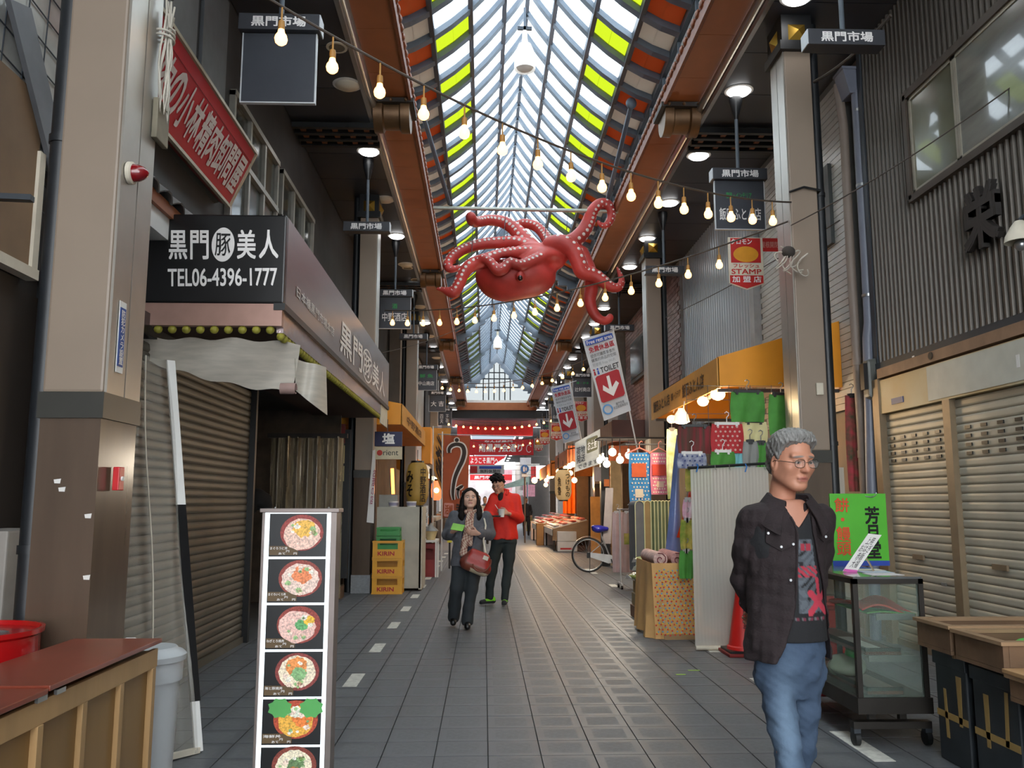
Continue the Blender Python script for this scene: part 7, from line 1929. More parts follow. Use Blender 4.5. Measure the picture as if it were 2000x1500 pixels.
def cross_banner(label, u0, v0, u1, v1, Y, mat, lines, cut=0):
    p0, p1 = PY(u0, v0, Y), PY(u1, v1, Y)
    t = empty('cross_banner', ((p0.x + p1.x) / 2, Y, p1.z), label, 'banner', 'banners across the far street')
    x1b = p1.x - cut * (p1.x - p0.x)
    put('cloth', MB().prism([(p0.x, Y, p0.z), (p1.x, Y, p0.z), (x1b, Y, p1.z), (p0.x, Y, p1.z)], (0, .03, 0)), mat, t)
    put('rope', MB().tube([(-2.6, Y + .015, p0.z), (4.3, Y + .015, p0.z)], .012, 6), mWire, t)
    for s, x0, x1, y0, y1, m_ in lines:
        W_, H_ = p1.x - p0.x, p0.z - p1.z; text(s, (p0.x + W_ * x0, Y, p0.z - H_ * y1), (W_ * (x1 - x0), 0, 0), (0, 0, H_ * (y1 - y0)), m_, t, bold=.04, off=.01)
    return t, p0, p1
t, p0, p1 = cross_banner('red banner with white street name across the far end', 905, 858, 1042, 889, 46.0, mBan, [('南黒門会通り', .22, .84, .28, .8, mLet), ('なんば黒門', .3, .7, .06, .2, mLet)])
put('lobster_mark', MB().tube([(p1.x - .25 + .13 * math.cos(a_), 45.985, p0.z - .5 + .2 * math.sin(a_)) for a_ in np.linspace(.5, 5.6, 20)], .02, 6), mLet, t)
cross_banner('slanted red and black banner with white script below the street name', 915, 891, 990, 909, 50, mBan, [('ようこそ黒門へ', .05, .78, .15, .8, mLet)], .35)
t, p0, p1 = cross_banner('white far banner with a blue strip and red emblem', 917, 908, 985, 926, 44, mFW, [('無料休憩所', .30, .9, .5, .9, mFk)])
put('blue_strip', MB().box(p0.x + .5, p1.x - .15, 43.98, 44, p0.z - .2, p0.z - .06), mFBl, t); put('red_emblem', MB().box(p0.x + .04, p0.x + .4, 43.98, 44, p1.z + .06, p0.z - .06), mFR, t)
cross_banner('lowest red banner partly behind the man in red', 918, 927, 1000, 938, 52, mBan, [('黒門市場', .1, .6, .2, .8, mLet)])
cross_banner('yellow-edged pink banner beside the man\'s head', 985, 918, 1000, 960, 56, M('banner_pinkish', '#d8a0a8', .6), [])
# far clutter
t = empty('street_parasol', PY(1010, 945, 50), 'grey-green awning over the cross street stalls', 'awning')
p = PY(1010, 942, 50); put('cover', MB().prism([p + Vector((-1.1, 0, -.25)), p + Vector((.7, 0, .35)), p + Vector((.7, 0, -.1)), p + Vector((-1.1, 0, -.4))], (0, 2, 0)), M('canvas_green', '#6d8078', .7), t); put('pole', MB().cyl(p + Vector((.6, 0, 0)), (p.x + .6, 50, 0), .04), mGreyD, t)
rg = random.Random(11)
cc_ = ['#e9dfe0', '#d87a94', '#c23b3b', '#e3b448', '#f0ece4', '#8fb0c8', '#dfa0b0', '#7a9a5c', '#e8e6ea', '#c46a3a']
wd_ = ['white', 'rose pink', 'deep red', 'mustard', 'ivory', 'pale blue', 'dusty pink', 'olive green', 'off-white', 'rust']
for i in range(12):
    s = -1 if i % 2 else 1; y = 54 + i * 3.0; x = -2.1 if s < 0 else 3.8; z = rg.uniform(1.6, 4.4)
    put('far_sign', MB().box(x - .5, x + .5, y, y + .06, z, z + rg.uniform(.5, 1.1)), M('far' + cc_[i % 10], cc_[i % 10], .5, var=.2, emit=.3), label='%s %s shop sign down the far arcade on the %s' % (['near', 'distant'][i > 5], wd_[i % 10], 'eel banner side' if s < 0 else 'pickle shop side'), cat='sign', group='signs in the far arcade', base=(x, y, z))
for i in range(10):
    for x in (-1.3, 2.7):
        t = put('far_ceiling_lamp', MB().box(x - .12, x + .12, 57 + i * 5, 58 + i * 5, 6.06, 6.1), mLampW, label='white ceiling lamp strip in the far arcade', cat='light', group='lamp strips in the far arcade', base=(x, 57 + i * 5, 6.08))
put('far_backdrop_building', MB().box(-2.55, 4.25, 116, 117, 0, 5.8), M('far_end', '#cfc6c8', .7, var=.3, scale=.6), label='pale building closing the far end of the arcade', cat='building', base=(RC, 116, 0))
# ================================================================ people
mSkin = M('skin', '#ffffff', .5, var=.04, scale=30, attr='Col', bump=.06, bscale=300)
mVert = M('fabric_tinted', '#ffffff', .85, var=.08, scale=50, attr='Col', bump=.25, bscale=60)
def face_matrix(pos, yaw, down, roll=0.):
    """head frame: x to the side, y out of the face, z up. yaw 0 faces the camera, positive turns to picture right"""
    f = Vector((math.sin(yaw) * math.cos(down), -math.cos(yaw) * math.cos(down), -math.sin(down)))
    x = f.cross(Vector((0, 0, 1))).normalized(); z = x.cross(f)
    R = Matrix((x, f, z)).transposed()
    R = R @ Matrix.Rotation(roll, 3, 'Y')
    return Matrix.Translation(pos) @ R.to_4x4()
def head_surf(h, skin, lip, brow, old=0., female=0., h_neck=.16):
    s = SDF((-.12, -.15, -.06 - h_neck), (.12, .16, .16), h)
    s.ell((0, -.012, .042), (.074, .092, .080), k=.02)
    s.ell((0, .022, -.03), (.060 - .003 * female, .068, .083), k=.03)
    for q in (-1, 1):
        s.cap((q * .055, -.008, -.05), (q * .02, .06, -.092), .016, .015, k=.03)
        s.ell((q * .043, .058, -.018), (.024, .022, .019), k=.02)
        s.cap((q * .045, .070, .028), (q * .008, .084, .024), .011, .010, k=.015)
    s.ell((0, .066, -.094), (.026, .020, .017), k=.02)
    for q in (-1, 1): s.ell((q * .052, .018, -.028), (.019, .045, .042), k=.03)
    s.cap((0, .082, .018), (0, .106, -.024), .008, .0125, k=.014)
    for q in (-1, 1):
        s.ell((q * .012, .095, -.027), (.009, .010, .008), k=.008)
        s.ell((q * .031, .097, .005), (.017, .016, .012), k=.012, sub=True)
        s.ell((q * .031, .076, .004), (.0165, .012, .0105), k=.006)
        s.ell((q * .079, -.006, -.008), (.008, .019, .031), k=.008)
        s.ell((q * .086, .000, -.004), (.006, .010, .018), k=.004, sub=True)
        if old: s.cap((q * .022, .099, -.030), (q * .036, .080, -.066), .0025, .002, k=.008, sub=True)
    s.cap((-.018, .083, -.0565), (.018, .083, -.0565), .0065, k=.008); s.cap((-.006, .089, -.0555), (.006, .089, -.0555), .006, k=.006)
    s.cap((-.014, .083, -.069), (.014, .083, -.069), .008, k=.009)
    s.cap((-.024, .094, -.0625), (.024, .094, -.0625), .0022, k=.004, sub=True)
    s.cap((0, -.03, -.05), (0, -.038, -.06 - h_neck + .03), .050 - .006 * female, .056 - .006 * female, k=.03)
    V, Q = s.surf()
    sk, lp, br = np.array(lin(skin)), np.array(lin(lip)), np.array(lin(brow))
    def col(V):
        C = np.tile(sk, (len(V), 1)); x, y, z = np.abs(V[:, 0]), V[:, 1], V[:, 2]
        def mix(m, c): 
            nonlocal C; C = C * (1 - m[:, None]) + np.array(c) * m[:, None]
        ss = lambda d, e: 1 / (1 + np.exp(d / e))
        mix(.18 * np.exp(-((x - .045) / .02) ** 2 - ((z + .02) / .02) ** 2) * (y > .03), sk * np.array([1.05, .78, .74]))
        mix(.4 * np.exp(-(x / .014) ** 2 - ((z + .024) / .012) ** 2) * (y > .08), sk * np.array([1.05, .8, .76]))
        mix(ss(((x / .024) ** 2 + ((z + .0625) / .011) ** 2 - 1), .15) * (y > .075) * .9, lp)
        mix(np.exp(-((z + .0625) / .0022) ** 2) * (x < .026) * (y > .07) * .75, lp * .35)
        mix(ss((((x - .033) / .021) ** 2 + ((z - .027 + .15 * (x - .033)) / .0045) ** 2 - 1), .2) * (y > .05), br)
        ey = ((x - .031) / .0145) ** 2 + ((z - .0035) / (.0042 if old else .0058)) ** 2
        mix(ss(ey - 1, .15) * (y > .06) * (.9), np.array((.30, .25, .22)) if old else np.array((.55, .5, .46)))
        mix(ss((((x - .031) / .0062) ** 2 + ((z - .0035) / .0058) ** 2 - 1), .15) * (y > .06) * (ey < 1.3), (.015, .01, .008))
        mix(ss((((x - .031) / .017) ** 2 + ((z - .0095) / .0022) ** 2 - 1), .3) * (y > .06) * .8, (.03, .02, .018))
        return C
    return V, Q, col
def hand_surf(wr, fwd, side_, nrm, curl=.5, h=.0038, s=1.):
    wr, fwd, side_, nrm = Vector(wr), Vector(fwd).normalized(), Vector(side_), Vector(nrm)
    side_ = (side_ - fwd * side_.dot(fwd)).normalized(); nrm = fwd.cross(side_).normalized() * (1 if fwd.cross(side_).dot(nrm) > 0 else -1)
    c = wr + fwd * .08
    g = SDF(c - Vector((.14, .14, .14)), c + Vector((.14, .14, .14)), h)
    g.cap(wr - fwd * .03, wr + fwd * .02, .024 * s, .022 * s, k=.015)
    for i in range(4):
        o = (-.027 + i * .018) * s
        root = wr + fwd * (.082 + (.004, .009, .008, .002)[i]) * s + side_ * o
        g.cap(wr + fwd * .02 + side_ * o * .7, root, .015 * s, .0115 * s, k=.012)
        L = (.058, .072, .078, .068)[i] * s; p = root; d = fwd.copy()
        for j, f in enumerate((.45, .32, .23)):
            a = curl * (.55, .75, .6)[j]
            d = (d * math.cos(a) + nrm * math.sin(a)).normalized(); q = p + d * L * f
            g.cap(p, q, (.0095, .0086, .0078)[j] * s, (.0086, .0078, .007)[j] * s, k=.003); p = q
    p = wr + fwd * .03 + side_ * .024 * s; d = (fwd * .55 + side_ * .75 + nrm * .25).normalized(); q = p + d * .045 * s
    g.cap(p, q, .014 * s, .0105 * s, k=.01); d2 = (fwd * .85 + side_ * .25 + nrm * (.3 + .4 * curl)).normalized(); q2 = q + d2 * .032 * s; g.cap(q, q2, .0105 * s, .009 * s, k=.003); g.cap(q2, q2 + (d2 + nrm * .4).normalized() * .022 * s, .009 * s, .0078 * s, k=.003)
    return g.surf()
def TR(x, y): return Matrix.Translation((x, y, 0))
flat = lambda c: (lambda V: np.tile(np.array(lin(c)), (len(V), 1)))

# ---------------------------------------------------------------- older man in front
YM = 3.5; XM = PY(1535, 1000, YM).x; SHX = (PY(1535, 980, YM).x - PY(1535, 1480, YM).x) / (PY(1535, 980, YM).z - PY(1535, 1480, YM).z)
T = Matrix(((1, 0, SHX, XM - 1.42 * SHX), (0, 1, 0, YM), (0, 0, 1, 0), (0, 0, 0, 1)))
pm = empty('person', (XM, YM, 0), 'grey-haired older man with glasses in a dark jacket and blue jeans, hands behind him', 'person')
HM = face_matrix((.020, -.005, 1.585), math.radians(19), math.radians(8))
hV, hQ, hC = head_surf(.0026, '#c48a70', '#ab665a', '#7a706a', old=1.)
HT = T @ HM
SK = '#bd846c'
bs = SDF((-.3, -.3, -.0), (.3, .35, 1.5), .012)
bs.rings([(1.43, .015, .01, .055, .055), (1.385, .01, .01, .12, .07), (1.33, .005, .01, .16, .088), (1.2, 0, .01, .145, .095), (1.05, .005, .01, .13, .095), (.9, .01, .01, .13, .095), (.8, .01, .01, .13, .1)], k=.02)
bs.chain([(-.13, .02, 1.345), (-.135, .10, 1.10), (-.02, .19, .95)], [.045, .036, .026], k=.02); bs.chain([(.15, .02, 1.345), (.152, .10, 1.09), (.05, .19, .93)], [.045, .036, .026], k=.02)
bs.chain([(-.05, 0, .78), (-.015, -.07, .47), (.01, -.10, .08)], [.06, .042, .033], k=.03); bs.chain([(.085, .02, .78), (.096, .05, .47), (.09, .22, .12)], [.06, .038, .03], k=.03)
bV, bQ = bs.surf()
h1 = hand_surf((-.01, .20, .945), (1, .1, -.25), (0, .6, .8), (0, -1, .2), .8); h2 = hand_surf((.04, .215, .925), (-1, .15, -.2), (0, .5, .8), (0, -1, .2), .8)
smooth_mesh('body', [(hV, hQ, HT, hC), (bV, bQ, T, flat(SK)), (*h1, T, flat(SK)), (*h2, T, flat(SK))], mSkin, pm)
# hair
hs_ = SDF((-.12, -.15, -.10), (.12, .13, .17), .003)
hs_.ell((0, -.018, .048), (.087, .102, .091), k=.01)
hs_.ell((.0, .030, .112), (.060, .050, .024), k=.02).ell((-.05, .01, .085), (.042, .06, .04), k=.02).ell((.05, .01, .085), (.042, .06, .04), k=.02)
hs_.ell((0, -.075, -.02), (.060, .035, .05), k=.02)
for q in (-1, 1): hs_.cap((q * .074, .012, .03), (q * .072, .020, -.004), .013, .007, k=.01)
def hair_cut(x, y, z):
    yl = np.interp(z.ravel(), [-.10, -.06, -.035, -.01, .01, .035, .06, .085, .10, .14], [-.075, -.06, -.045, -.020, .018, .028, .040, .060, .088, .12]).reshape(z.shape)
    side_w = np.clip((np.abs(x) - .03) / .03, 0, 1)
    return y - (yl + .010 * (1 - side_w))
hs_.cut(hair_cut); hs_.ell((0, -.006, .030), (.0735, .091, .083), k=.004, sub=True)
hs_.noise(.0016, 190, 3).noise(.0012, 420, 4)
hv, hq = hs_.surf()
def hair_col(V):
    t = .5 + .5 * np.sin(V[:, 0] * 520 + 3 * np.sin(V[:, 2] * 90)) * np.sin(V[:, 0] * 210 + V[:, 2] * 60); b = np.clip((V[:, 2] - .0) / .1, 0, 1)
    a = np.array(lin('#8f8d8a')); c = np.array(lin('#5d5a57')); k = np.clip(.35 + .45 * t + .25 * b, 0, 1)[:, None]; return a * k + c * (1 - k)
smooth_mesh('hair', [(hv, hq, HT, hair_col)], M('hair_grey', '#ffffff', .55, var=.25, scale=60, attr='Col', stretch=(1, .15, .15), bump=.5, bscale=220), pm, relax=1)
# glasses
gl = empty('glasses', HT @ Vector((0, .1, 0)))
gl.parent = pm; gl.location = (HT @ Vector((0, .1, 0))) - Vector((XM, YM, 0))
mGF = M('spectacle_frame', '#6b675f', .25, .9)
for q in (-1, 1):
    loop = [HT @ Vector((q * .0335 + .0245 * np.sign(math.cos(a)) * abs(math.cos(a)) ** .75, .106 - .006 * abs(math.cos(a)), .0005 + .0165 * np.sign(math.sin(a)) * abs(math.sin(a)) ** .75)) for a in np.linspace(0, 2 * math.pi, 33)]
    put('rim', MB().tube(loop, .0013, 6, caps=False), mGF, gl)
    put('lens', MB().add(loop[:-1], [tuple(range(32))]), M_clear('lens', t=.90, rough=.02, tint='#dfe6e6'), gl)
    put('temple', MB().tube([HT @ Vector((q * .058, .100, .004)), HT @ Vector((q * .076, .075, .005)), HT @ Vector((q * .083, .0, .004)), HT @ Vector((q * .082, -.02, -.012))], .0016, 6), mGF, gl)
put('bridge', MB().tube([HT @ Vector((-.010, .108, .006)), HT @ Vector((0, .111, .008)), HT @ Vector((.010, .108, .006))], .0013, 6), mGF, gl)
# t-shirt with print
ts = SDF((-.26, -.22, .82), (.26, .22, 1.46), .0055)
TSR = [(1.425, .018, .012, .075, .068), (1.385, .01, .01, .140, .080), (1.33, .005, .01, .172, .099), (1.2, 0, .008, .158, .109), (1.05, .005, .005, .145, .112), (.95, .01, .004, .146, .117), (.865, .012, .003, .155, .126)]
ts.rings(TSR, k=.01).noise(.003, 22, 8).cut(lambda x, y, z: .872 - z + 0 * x + 0 * y)
ts.cut(lambda x, y, z: np.minimum(np.minimum(z - (1.315 + np.abs(x - .025) * 1.25), .0 - y), .2)); ts.cut(lambda x, y, z: z - 1.405 + 0 * x + 0 * y)
def tcol(V):
    x, y, z = V[:, 0], V[:, 1], V[:, 2]; C = np.tile(np.array((.012, .012, .014)), (len(V), 1)); fr = y < 0
    n = np.sin(x * 95 + 2.2 * np.sin(z * 60)) * np.sin(z * 80 + 2 * np.sin(x * 50))
    g_ = fr & (z < 1.27) & (z > .985) & (x > .015) & (x < .075 + (1.27 - z) * .16) & (n > -.62)
    C[g_] = np.array((.10, .115, .135)) * (.8 + .35 * (n[g_, None] > .1))
    red = np.array((.42, .035, .06))
    r_ = fr & (z < 1.255) & (z > 1.225) & (x > .02) & (x < .075) & (np.sin(x * 240) > -.5); C[r_] = red * .8
    r_ = fr & (z < 1.165) & (z > 1.125) & (x > .015) & (x < .10) & (np.sin(x * 200 + z * 260) > -.45); C[r_] = red
    cx, cz = .105, 1.025; dx, dz = x - cx, z - cz
    r_ = fr & (np.abs(dx) < .05) & (np.abs(dz) < .05) & ((np.abs(dx * .95 - dz) < .018) | (np.abs(dx * .95 + dz) < .018)); C[r_] = red * 1.15
    r_ = fr & (np.abs(x - .105 - (1.07 - z) * .15) < .008) & (z > 1.03) & (z < 1.12); C[r_] = red
    r_ = fr & (z > .955) & (z < .968) & (x > .0) & (x < .14) & (np.sin(x * 210) > 0); C[r_] = np.array((.16, .03, .05)); r_ = fr & (z > .955) & (z < .968) & (np.sin(x * 210 + 2) > .6) & (x < .14) & (x > 0); C[r_] = np.array((.14, .14, .15))
    return C
smooth_mesh('t_shirt', [(*ts.surf(), T, tcol)], mVert, pm)
# jacket
XL_ = ([.78, .80, .86, .96, 1.06, 1.16, 1.29, 1.33, 1.41, 1.46], [-.085, -.075, -.045, -.012, .008, .010, .018, .008, -.028, -.04])
XR_ = ([.78, .80, .86, .96, 1.06, 1.16, 1.29, 1.33, 1.41, 1.46], [.155, .160, .162, .154, .137, .108, .080, .076, .074, .08])
jk = SDF((-.30, -.24, .74), (.30, .34, 1.46), .0052)
jk.rings([(1.435, .016, .016, .075, .068), (1.39, .01, .012, .155, .088), (1.34, .008, .012, .172, .108), (1.2, .004, .01, .164, .120), (1.05, .006, .008, .158, .124), (.95, .008, .006, .162, .133), (.86, .010, .004, .168, .142), (.79, .010, .0, .168, .148)], k=.01)
jk.chain([(-.138, .02, 1.350), (-.143, .055, 1.22), (-.140, .10, 1.10), (-.09, .165, 1.0), (-.03, .20, .955)], [.058, .053, .047, .045, .040], k=.03)
jk.chain([(.155, .02, 1.350), (.162, .055, 1.22), (.158, .10, 1.09), (.10, .17, .99), (.055, .205, .94)], [.058, .052, .047, .045, .040], k=.03)
jk.noise(.0045, 24, 1).noise(.0022, 60, 2)
tin = SDF((-.30, -.24, .74), (.30, .34, 1.46), .0052); tin.rings([(a, b, c, d - .003, e - .003) for a, b, c, d, e in TSR] + [(.70, .012, .0, .138, .112)], k=.001)
jk.D = np.maximum(jk.D, -(tin.D + .004)).astype(np.float32)
xl = lambda z: np.interp(z.ravel(), *XL_).reshape(z.shape); xr = lambda z: np.interp(z.ravel(), *XR_).reshape(z.shape)
jk.cut(lambda x, y, z: np.minimum(np.minimum(x - xl(z), xr(z) - x), .02 - y))
jk.cut(lambda x, y, z: .798 - .05 * np.clip(-x, 0, .12) - z + 0 * y)
mJk = M('jacket_cloth', '#261c1e', .85, var=.22, scale=18, bump=.35, bscale=90)
jo = smooth_mesh('jacket', [(*jk.surf(), T)], mJk, pm)
# collar: stand and folded leaf on both sides of the opening
for q, a0, a1 in ((-1, math.radians(100), math.radians(-62)), (1, math.radians(80), math.radians(242))):
    def cf_(u_, v_):
        a = a0 + (a1 - a0) * u_ if q < 0 else a0 + (a1 - a0) * u_
        tip = max(0, (u_ - .55) / .45)
        r0, z0 = .080, 1.415
        prof = [(.074, 1.40), (.076, 1.448), (.088, 1.455), (.118 + .030 * tip, 1.415 - .028 * tip), (.135 + .045 * tip, 1.385 - .065 * tip)]
        i = min(int(v_ * 4), 3); f = v_ * 4 - i
        r = prof[i][0] * (1 - f) + prof[i + 1][0] * f; z = prof[i][1] * (1 - f) + prof[i + 1][1] * f
        z -= .035 * tip
        return T @ Vector((.020 + r * math.cos(a), .006 + r * .88 * math.sin(a), z))
    put('collar', MB().sheet(cf_, 18, 8, .005), mJk, pm)
def on_chest(px, py, out=.004):
    x = (px - 1535) / 474; z = 1.42 - (py - 980) / 474
    k = [(1.39, .155, .088), (1.34, .182, .108), (1.2, .172, .120), (1.05, .160, .124), (.95, .155, .126), (.86, .152, .128)][::-1]
    rx = np.interp(z, [i[0] for i in k], [i[1] for i in k]); ry = np.interp(z, [i[0] for i in k], [i[2] for i in k])
    y = .010 - ry * math.sqrt(max(.02, 1 - (x / rx) ** 2)) - out
    return T @ Vector((x, y, z))
for px, py in ((1509, 1064), (1531, 1059), (1487, 1039), (1602, 1046), (1525, 1125)):
    p = on_chest(px, py, .005); put('button', MB().lathe(p, [(0, .004), (.005, .004), (.0065, 0), (.0065, -.004)], 12, axis=(0, -1, 0)), mSilver, pm)
for pts in (((1484, 1030), (1534, 1046), (1533, 1060), (1509, 1072), (1483, 1056)), ((1579, 1030), (1612, 1024), (1614, 1040), (1598, 1056), (1582, 1046))):
    put('pocket_flap', MB().prism([on_chest(*k, .006) for k in pts], (0, .006, 0)), mJk, pm)
for q, X_ in ((-1, XL_), (1, XR_)):
    pts = []
    for z in np.linspace(.80, 1.36, 24):
        x = float(np.interp(z, *X_)) + q * .006; px = x * 474 + 1535; py = 980 - (z - 1.42) * 474; pts.append(on_chest(px, py, .002))
    put('front_hem', MB().tube(pts, .0055, 6), mJk, pm)
# jeans and shoes
jn = SDF((-.24, -.26, .03), (.28, .36, .98), .0075)
jn.rings([(.94, .012, .006, .132, .106), (.86, .014, .006, .138, .112), (.78, .018, .006, .140, .108), (.72, .02, .006, .132, .095), (.64, .02, .006, .10, .06)], k=.02)
jn.chain([(-.050, 0, .77), (-.036, -.03, .63), (-.015, -.07, .47), (.0, -.085, .28), (.01, -.10, .09)], [.074, .063, .055, .052, .052], k=.012)
jn.chain([(.085, .015, .77), (.095, .03, .63), (.096, .05, .47), (.092, .13, .30), (.09, .22, .14)], [.072, .058, .049, .047, .046], k=.012)
jn.noise(.005, 30, 5).noise(.003, 70, 6)
jn.cut(lambda x, y, z: .06 - z + 0 * x + 0 * y)
def jcol(V):
    f = np.exp(-((V[:, 0] + .03) / .05) ** 2 - ((V[:, 2] - .55) / .2) ** 2) * (V[:, 1] < .0); a = np.array(lin('#42546c')); b = np.array(lin('#6f869e')); k = np.clip(f * .9, 0, 1)[:, None]; return a * (1 - k) + b * k
smooth_mesh('jeans', [(*jn.surf(), T, jcol)], mVert, pm)
for px, py, hz in ((.01, -.13, 0.), (.09, .20, .02)):
    sh = SDF((px - .08, py - .2, -.01), (px + .08, py + .17, .16), .008); sh.cap((px, py + .06, .045 + hz), (px, py - .11, .035 + hz * .3), .042, .036, k=.02).cap((px, py + .06, .06 + hz), (px, py + .03, .09 + hz), .04, .042, k=.02); sh.cut(lambda x, y, z: -z + .002 + 0 * x + 0 * y)
    smooth_mesh('shoe', [(*sh.surf(), T)], M('shoe_black', '#17181a', .4), pm)

# ---------------------------------------------------------------- woman with phone
YW = 10.0; XWm = PY(915, 1000, YW).x; T = TR(XWm, YW)
pw = empty('person', (XWm, YW, 0), 'woman with long black hair in a grey hooded jacket holding a green phone', 'person')
SK = '#c49884'
HM = face_matrix((.018, -.01, 1.452), math.radians(4), math.radians(-10)); HT = T @ HM
hV, hQ, hC = head_surf(.004, '#d2a892', '#b0665e', '#4a3630', female=1., h_neck=.14)
bs = SDF((-.34, -.34, 0), (.36, .25, 1.36), .013)
bs.rings([(1.33, .02, .02, .05, .05), (1.27, .02, .02, .15, .07), (1.15, .01, .01, .15, .09), (1.0, .01, 0, .13, .09), (.8, 0, .01, .15, .10)], k=.02)
bs.chain([(-.165, .02, 1.25), (-.235, .03, 1.04), (-.17, -.17, 1.085)], [.045, .036, .026]); bs.chain([(.20, .02, 1.25), (.245, .02, 1.045), (.105, -.20, 1.065)], [.045, .036, .026])
bs.chain([(-.10, 0, .78), (-.13, -.06, .44), (-.165, .10, .12)], [.085, .05, .035]); bs.chain([(.06, 0, .78), (.03, -.04, .43), (.0, -.08, .07)], [.085, .05, .035])
h1 = hand_surf((-.175, -.165, 1.085), (.55, -.6, .35), (.3, .2, .8), (.6, .5, 0), .7, .0042, .92); h2 = hand_surf((.115, -.195, 1.065), (-.9, -.35, .1), (0, -.3, .9), (-.2, .9, 0), .75, .0042, .92)
smooth_mesh('body', [(hV, hQ, HT, hC), (*bs.surf(), T, flat(SK)), (*h1, T, flat(SK)), (*h2, T, flat(SK))], mSkin, pw)
hs_ = SDF((-.16, -.17, -.27), (.16, .14, .17), .006)
hs_.ell((0, -.015, .048), (.085, .100, .088), k=.01)
for q in (-1, 1): hs_.chain([(q * .062, .01, .05), (q * .080, .0, -.03), (q * .092, .005, -.12), (q * .100, .015, -.20), (q * .095, .02, -.24)], [.035, .034, .038, .034, .018], k=.03)
hs_.ell((0, -.06, -.09), (.10, .055, .14), k=.03)
hs_.cut(lambda x, y, z: np.minimum(np.minimum(y - .012 + 0 * x, .074 - np.abs(x) + 0 * y - np.maximum(z - .03, 0) * .35), .088 - z - np.abs(x) * .55 + 0 * y))
hs_.ell((0, -.006, .030), (.0735, .092, .082), k=.004, sub=True).noise(.002, 120, 4)
smooth_mesh('hair', [(*hs_.surf(), HT, flat('#15100e'))], M('hair_dark', '#ffffff', .7, spec=.2, var=.25, scale=40, attr='Col', stretch=(1, 1, .1), bump=.5, bscale=120), pw)
jk = SDF((-.36, -.32, .64), (.38, .26, 1.40), .009)
jk.rings([(1.315, .02, .03, .075, .07), (1.28, .02, .02, .165, .088), (1.2, .015, .01, .190, .115), (1.05, .01, .0, .175, .125), (.9, .0, .0, .182, .13), (.76, -.01, .0, .192, .138), (.69, -.015, .0, .190, .138)], k=.02)
jk.chain([(-.165, .02, 1.25), (-.235, .03, 1.04), (-.185, -.13, 1.08)], [.070, .062, .05], k=.04); jk.chain([(.205, .02, 1.25), (.25, .02, 1.045), (.145, -.16, 1.06)], [.070, .062, .05], k=.04)
jk.noise(.006, 20, 2); jk.cut(lambda x, y, z: np.minimum(.0 - y, .055 + .02 * np.sin(z * 20) - np.abs(x - .0 + .0 * z))); jk.cut(lambda x, y, z: .685 - z + 0 * x + 0 * y)
smooth_mesh('hooded_jacket', [(*jk.surf(), T)], M('hoodie_grey', '#5a5b61', .9, var=.15, scale=20, bump=.3, bscale=70), pw)
s = SDF((-.2, -.12, 1.2), (.24, .2, 1.42), .010); s.cap((-.09, .0, 1.315), (.02, .085, 1.33), .032, .042, k=.03).cap((.02, .085, 1.33), (.13, .0, 1.315), .042, .032, k=.03).cap((-.09, 0, 1.315), (-.07, -.07, 1.25), .03, .018, k=.02).cap((.13, 0, 1.315), (.10, -.07, 1.25), .03, .018, k=.02)
smooth_mesh('hood', [(*s.surf(), T)], M('hoodie_grey'), pw)
inn = SDF((-.2, -.2, .66), (.22, .15, 1.34), .012); inn.rings([(1.30, .02, .01, .06, .06), (1.2, .015, .005, .15, .10), (1.0, .01, 0, .15, .11), (.72, 0, 0, .16, .115)], k=.01)
smooth_mesh('top', [(*inn.surf(), T, flat('#2c3040'))], mVert, pw)
sc_ = SDF((-.12, -.24, .76), (.16, .10, 1.36), .008)
sc_.cap((-.05, -.02, 1.32), (.03, -.085, 1.27), .024, .026, k=.02).cap((.09, -.02, 1.32), (.02, -.085, 1.27), .024, .026, k=.02)
sc_.chain([(.01, -.09, 1.27), (-.005, -.135, 1.12), (-.03, -.15, .98), (-.055, -.155, .84)], [.036, .040, .040, .045], k=.02); sc_.chain([(.03, -.09, 1.27), (.03, -.13, 1.1), (.02, -.145, .95)], [.03, .034, .036], k=.02); sc_.noise(.004, 60, 3)
def scol(V):
    n = np.sin(V[:, 0] * 150 + 3 * np.sin(V[:, 2] * 40)) * np.sin(V[:, 2] * 110 + V[:, 0] * 60); k = np.clip(.5 + n, 0, 1)[:, None]; return np.array(lin('#cdb8a4')) * k + np.array(lin('#8f5a50')) * (1 - k)
smooth_mesh('scarf', [(*sc_.surf(), T, scol)], mVert, pw)
pn = SDF((-.30, -.26, .03), (.24, .25, .80), .010)
pn.rings([(.76, 0, .0, .165, .115), (.70, 0, .0, .17, .118)], k=.02)
pn.chain([(-.09, 0, .72), (-.12, -.05, .45), (-.15, .04, .24), (-.165, .10, .10)], [.10, .078, .070, .066], k=.03); pn.chain([(.075, 0, .72), (.04, -.04, .43), (.01, -.06, .22), (.0, -.08, .08)], [.10, .076, .068, .070], k=.03); pn.noise(.006, 22, 7)
smooth_mesh('trousers', [(*pn.surf(), T)], M('trousers_dark', '#2b3034', .85, var=.15), pw)
for px, py, pz in ((-.165, .07, .03), (.0, -.13, .0)):
    sh = SDF((px - .08, py - .18, -.01), (px + .08, py + .17, .17), .010); sh.cap((px, py + .07, .055 + pz), (px, py - .09, .04 + pz * .5), .042, .036, k=.02).cap((px, py + .05, .07 + pz), (px, py + .04, .1 + pz), .04, .04, k=.02); sh.cut(lambda x, y, z: -z + .002 + 0 * x + 0 * y)
    smooth_mesh('shoe', [(*sh.surf(), T)], M('shoe_black'), pw)
p = Vector((XWm - .115, YW - .26, 1.135))
put('phone', MB().obox(p, (.068, .01, -.012), (.014, .008, .036), (.0, -.006, .001)), M('phone_green', '#7cc23a', .4), label='bright green phone in the woman\'s hand', cat='phone', base=p, bevel=.004)
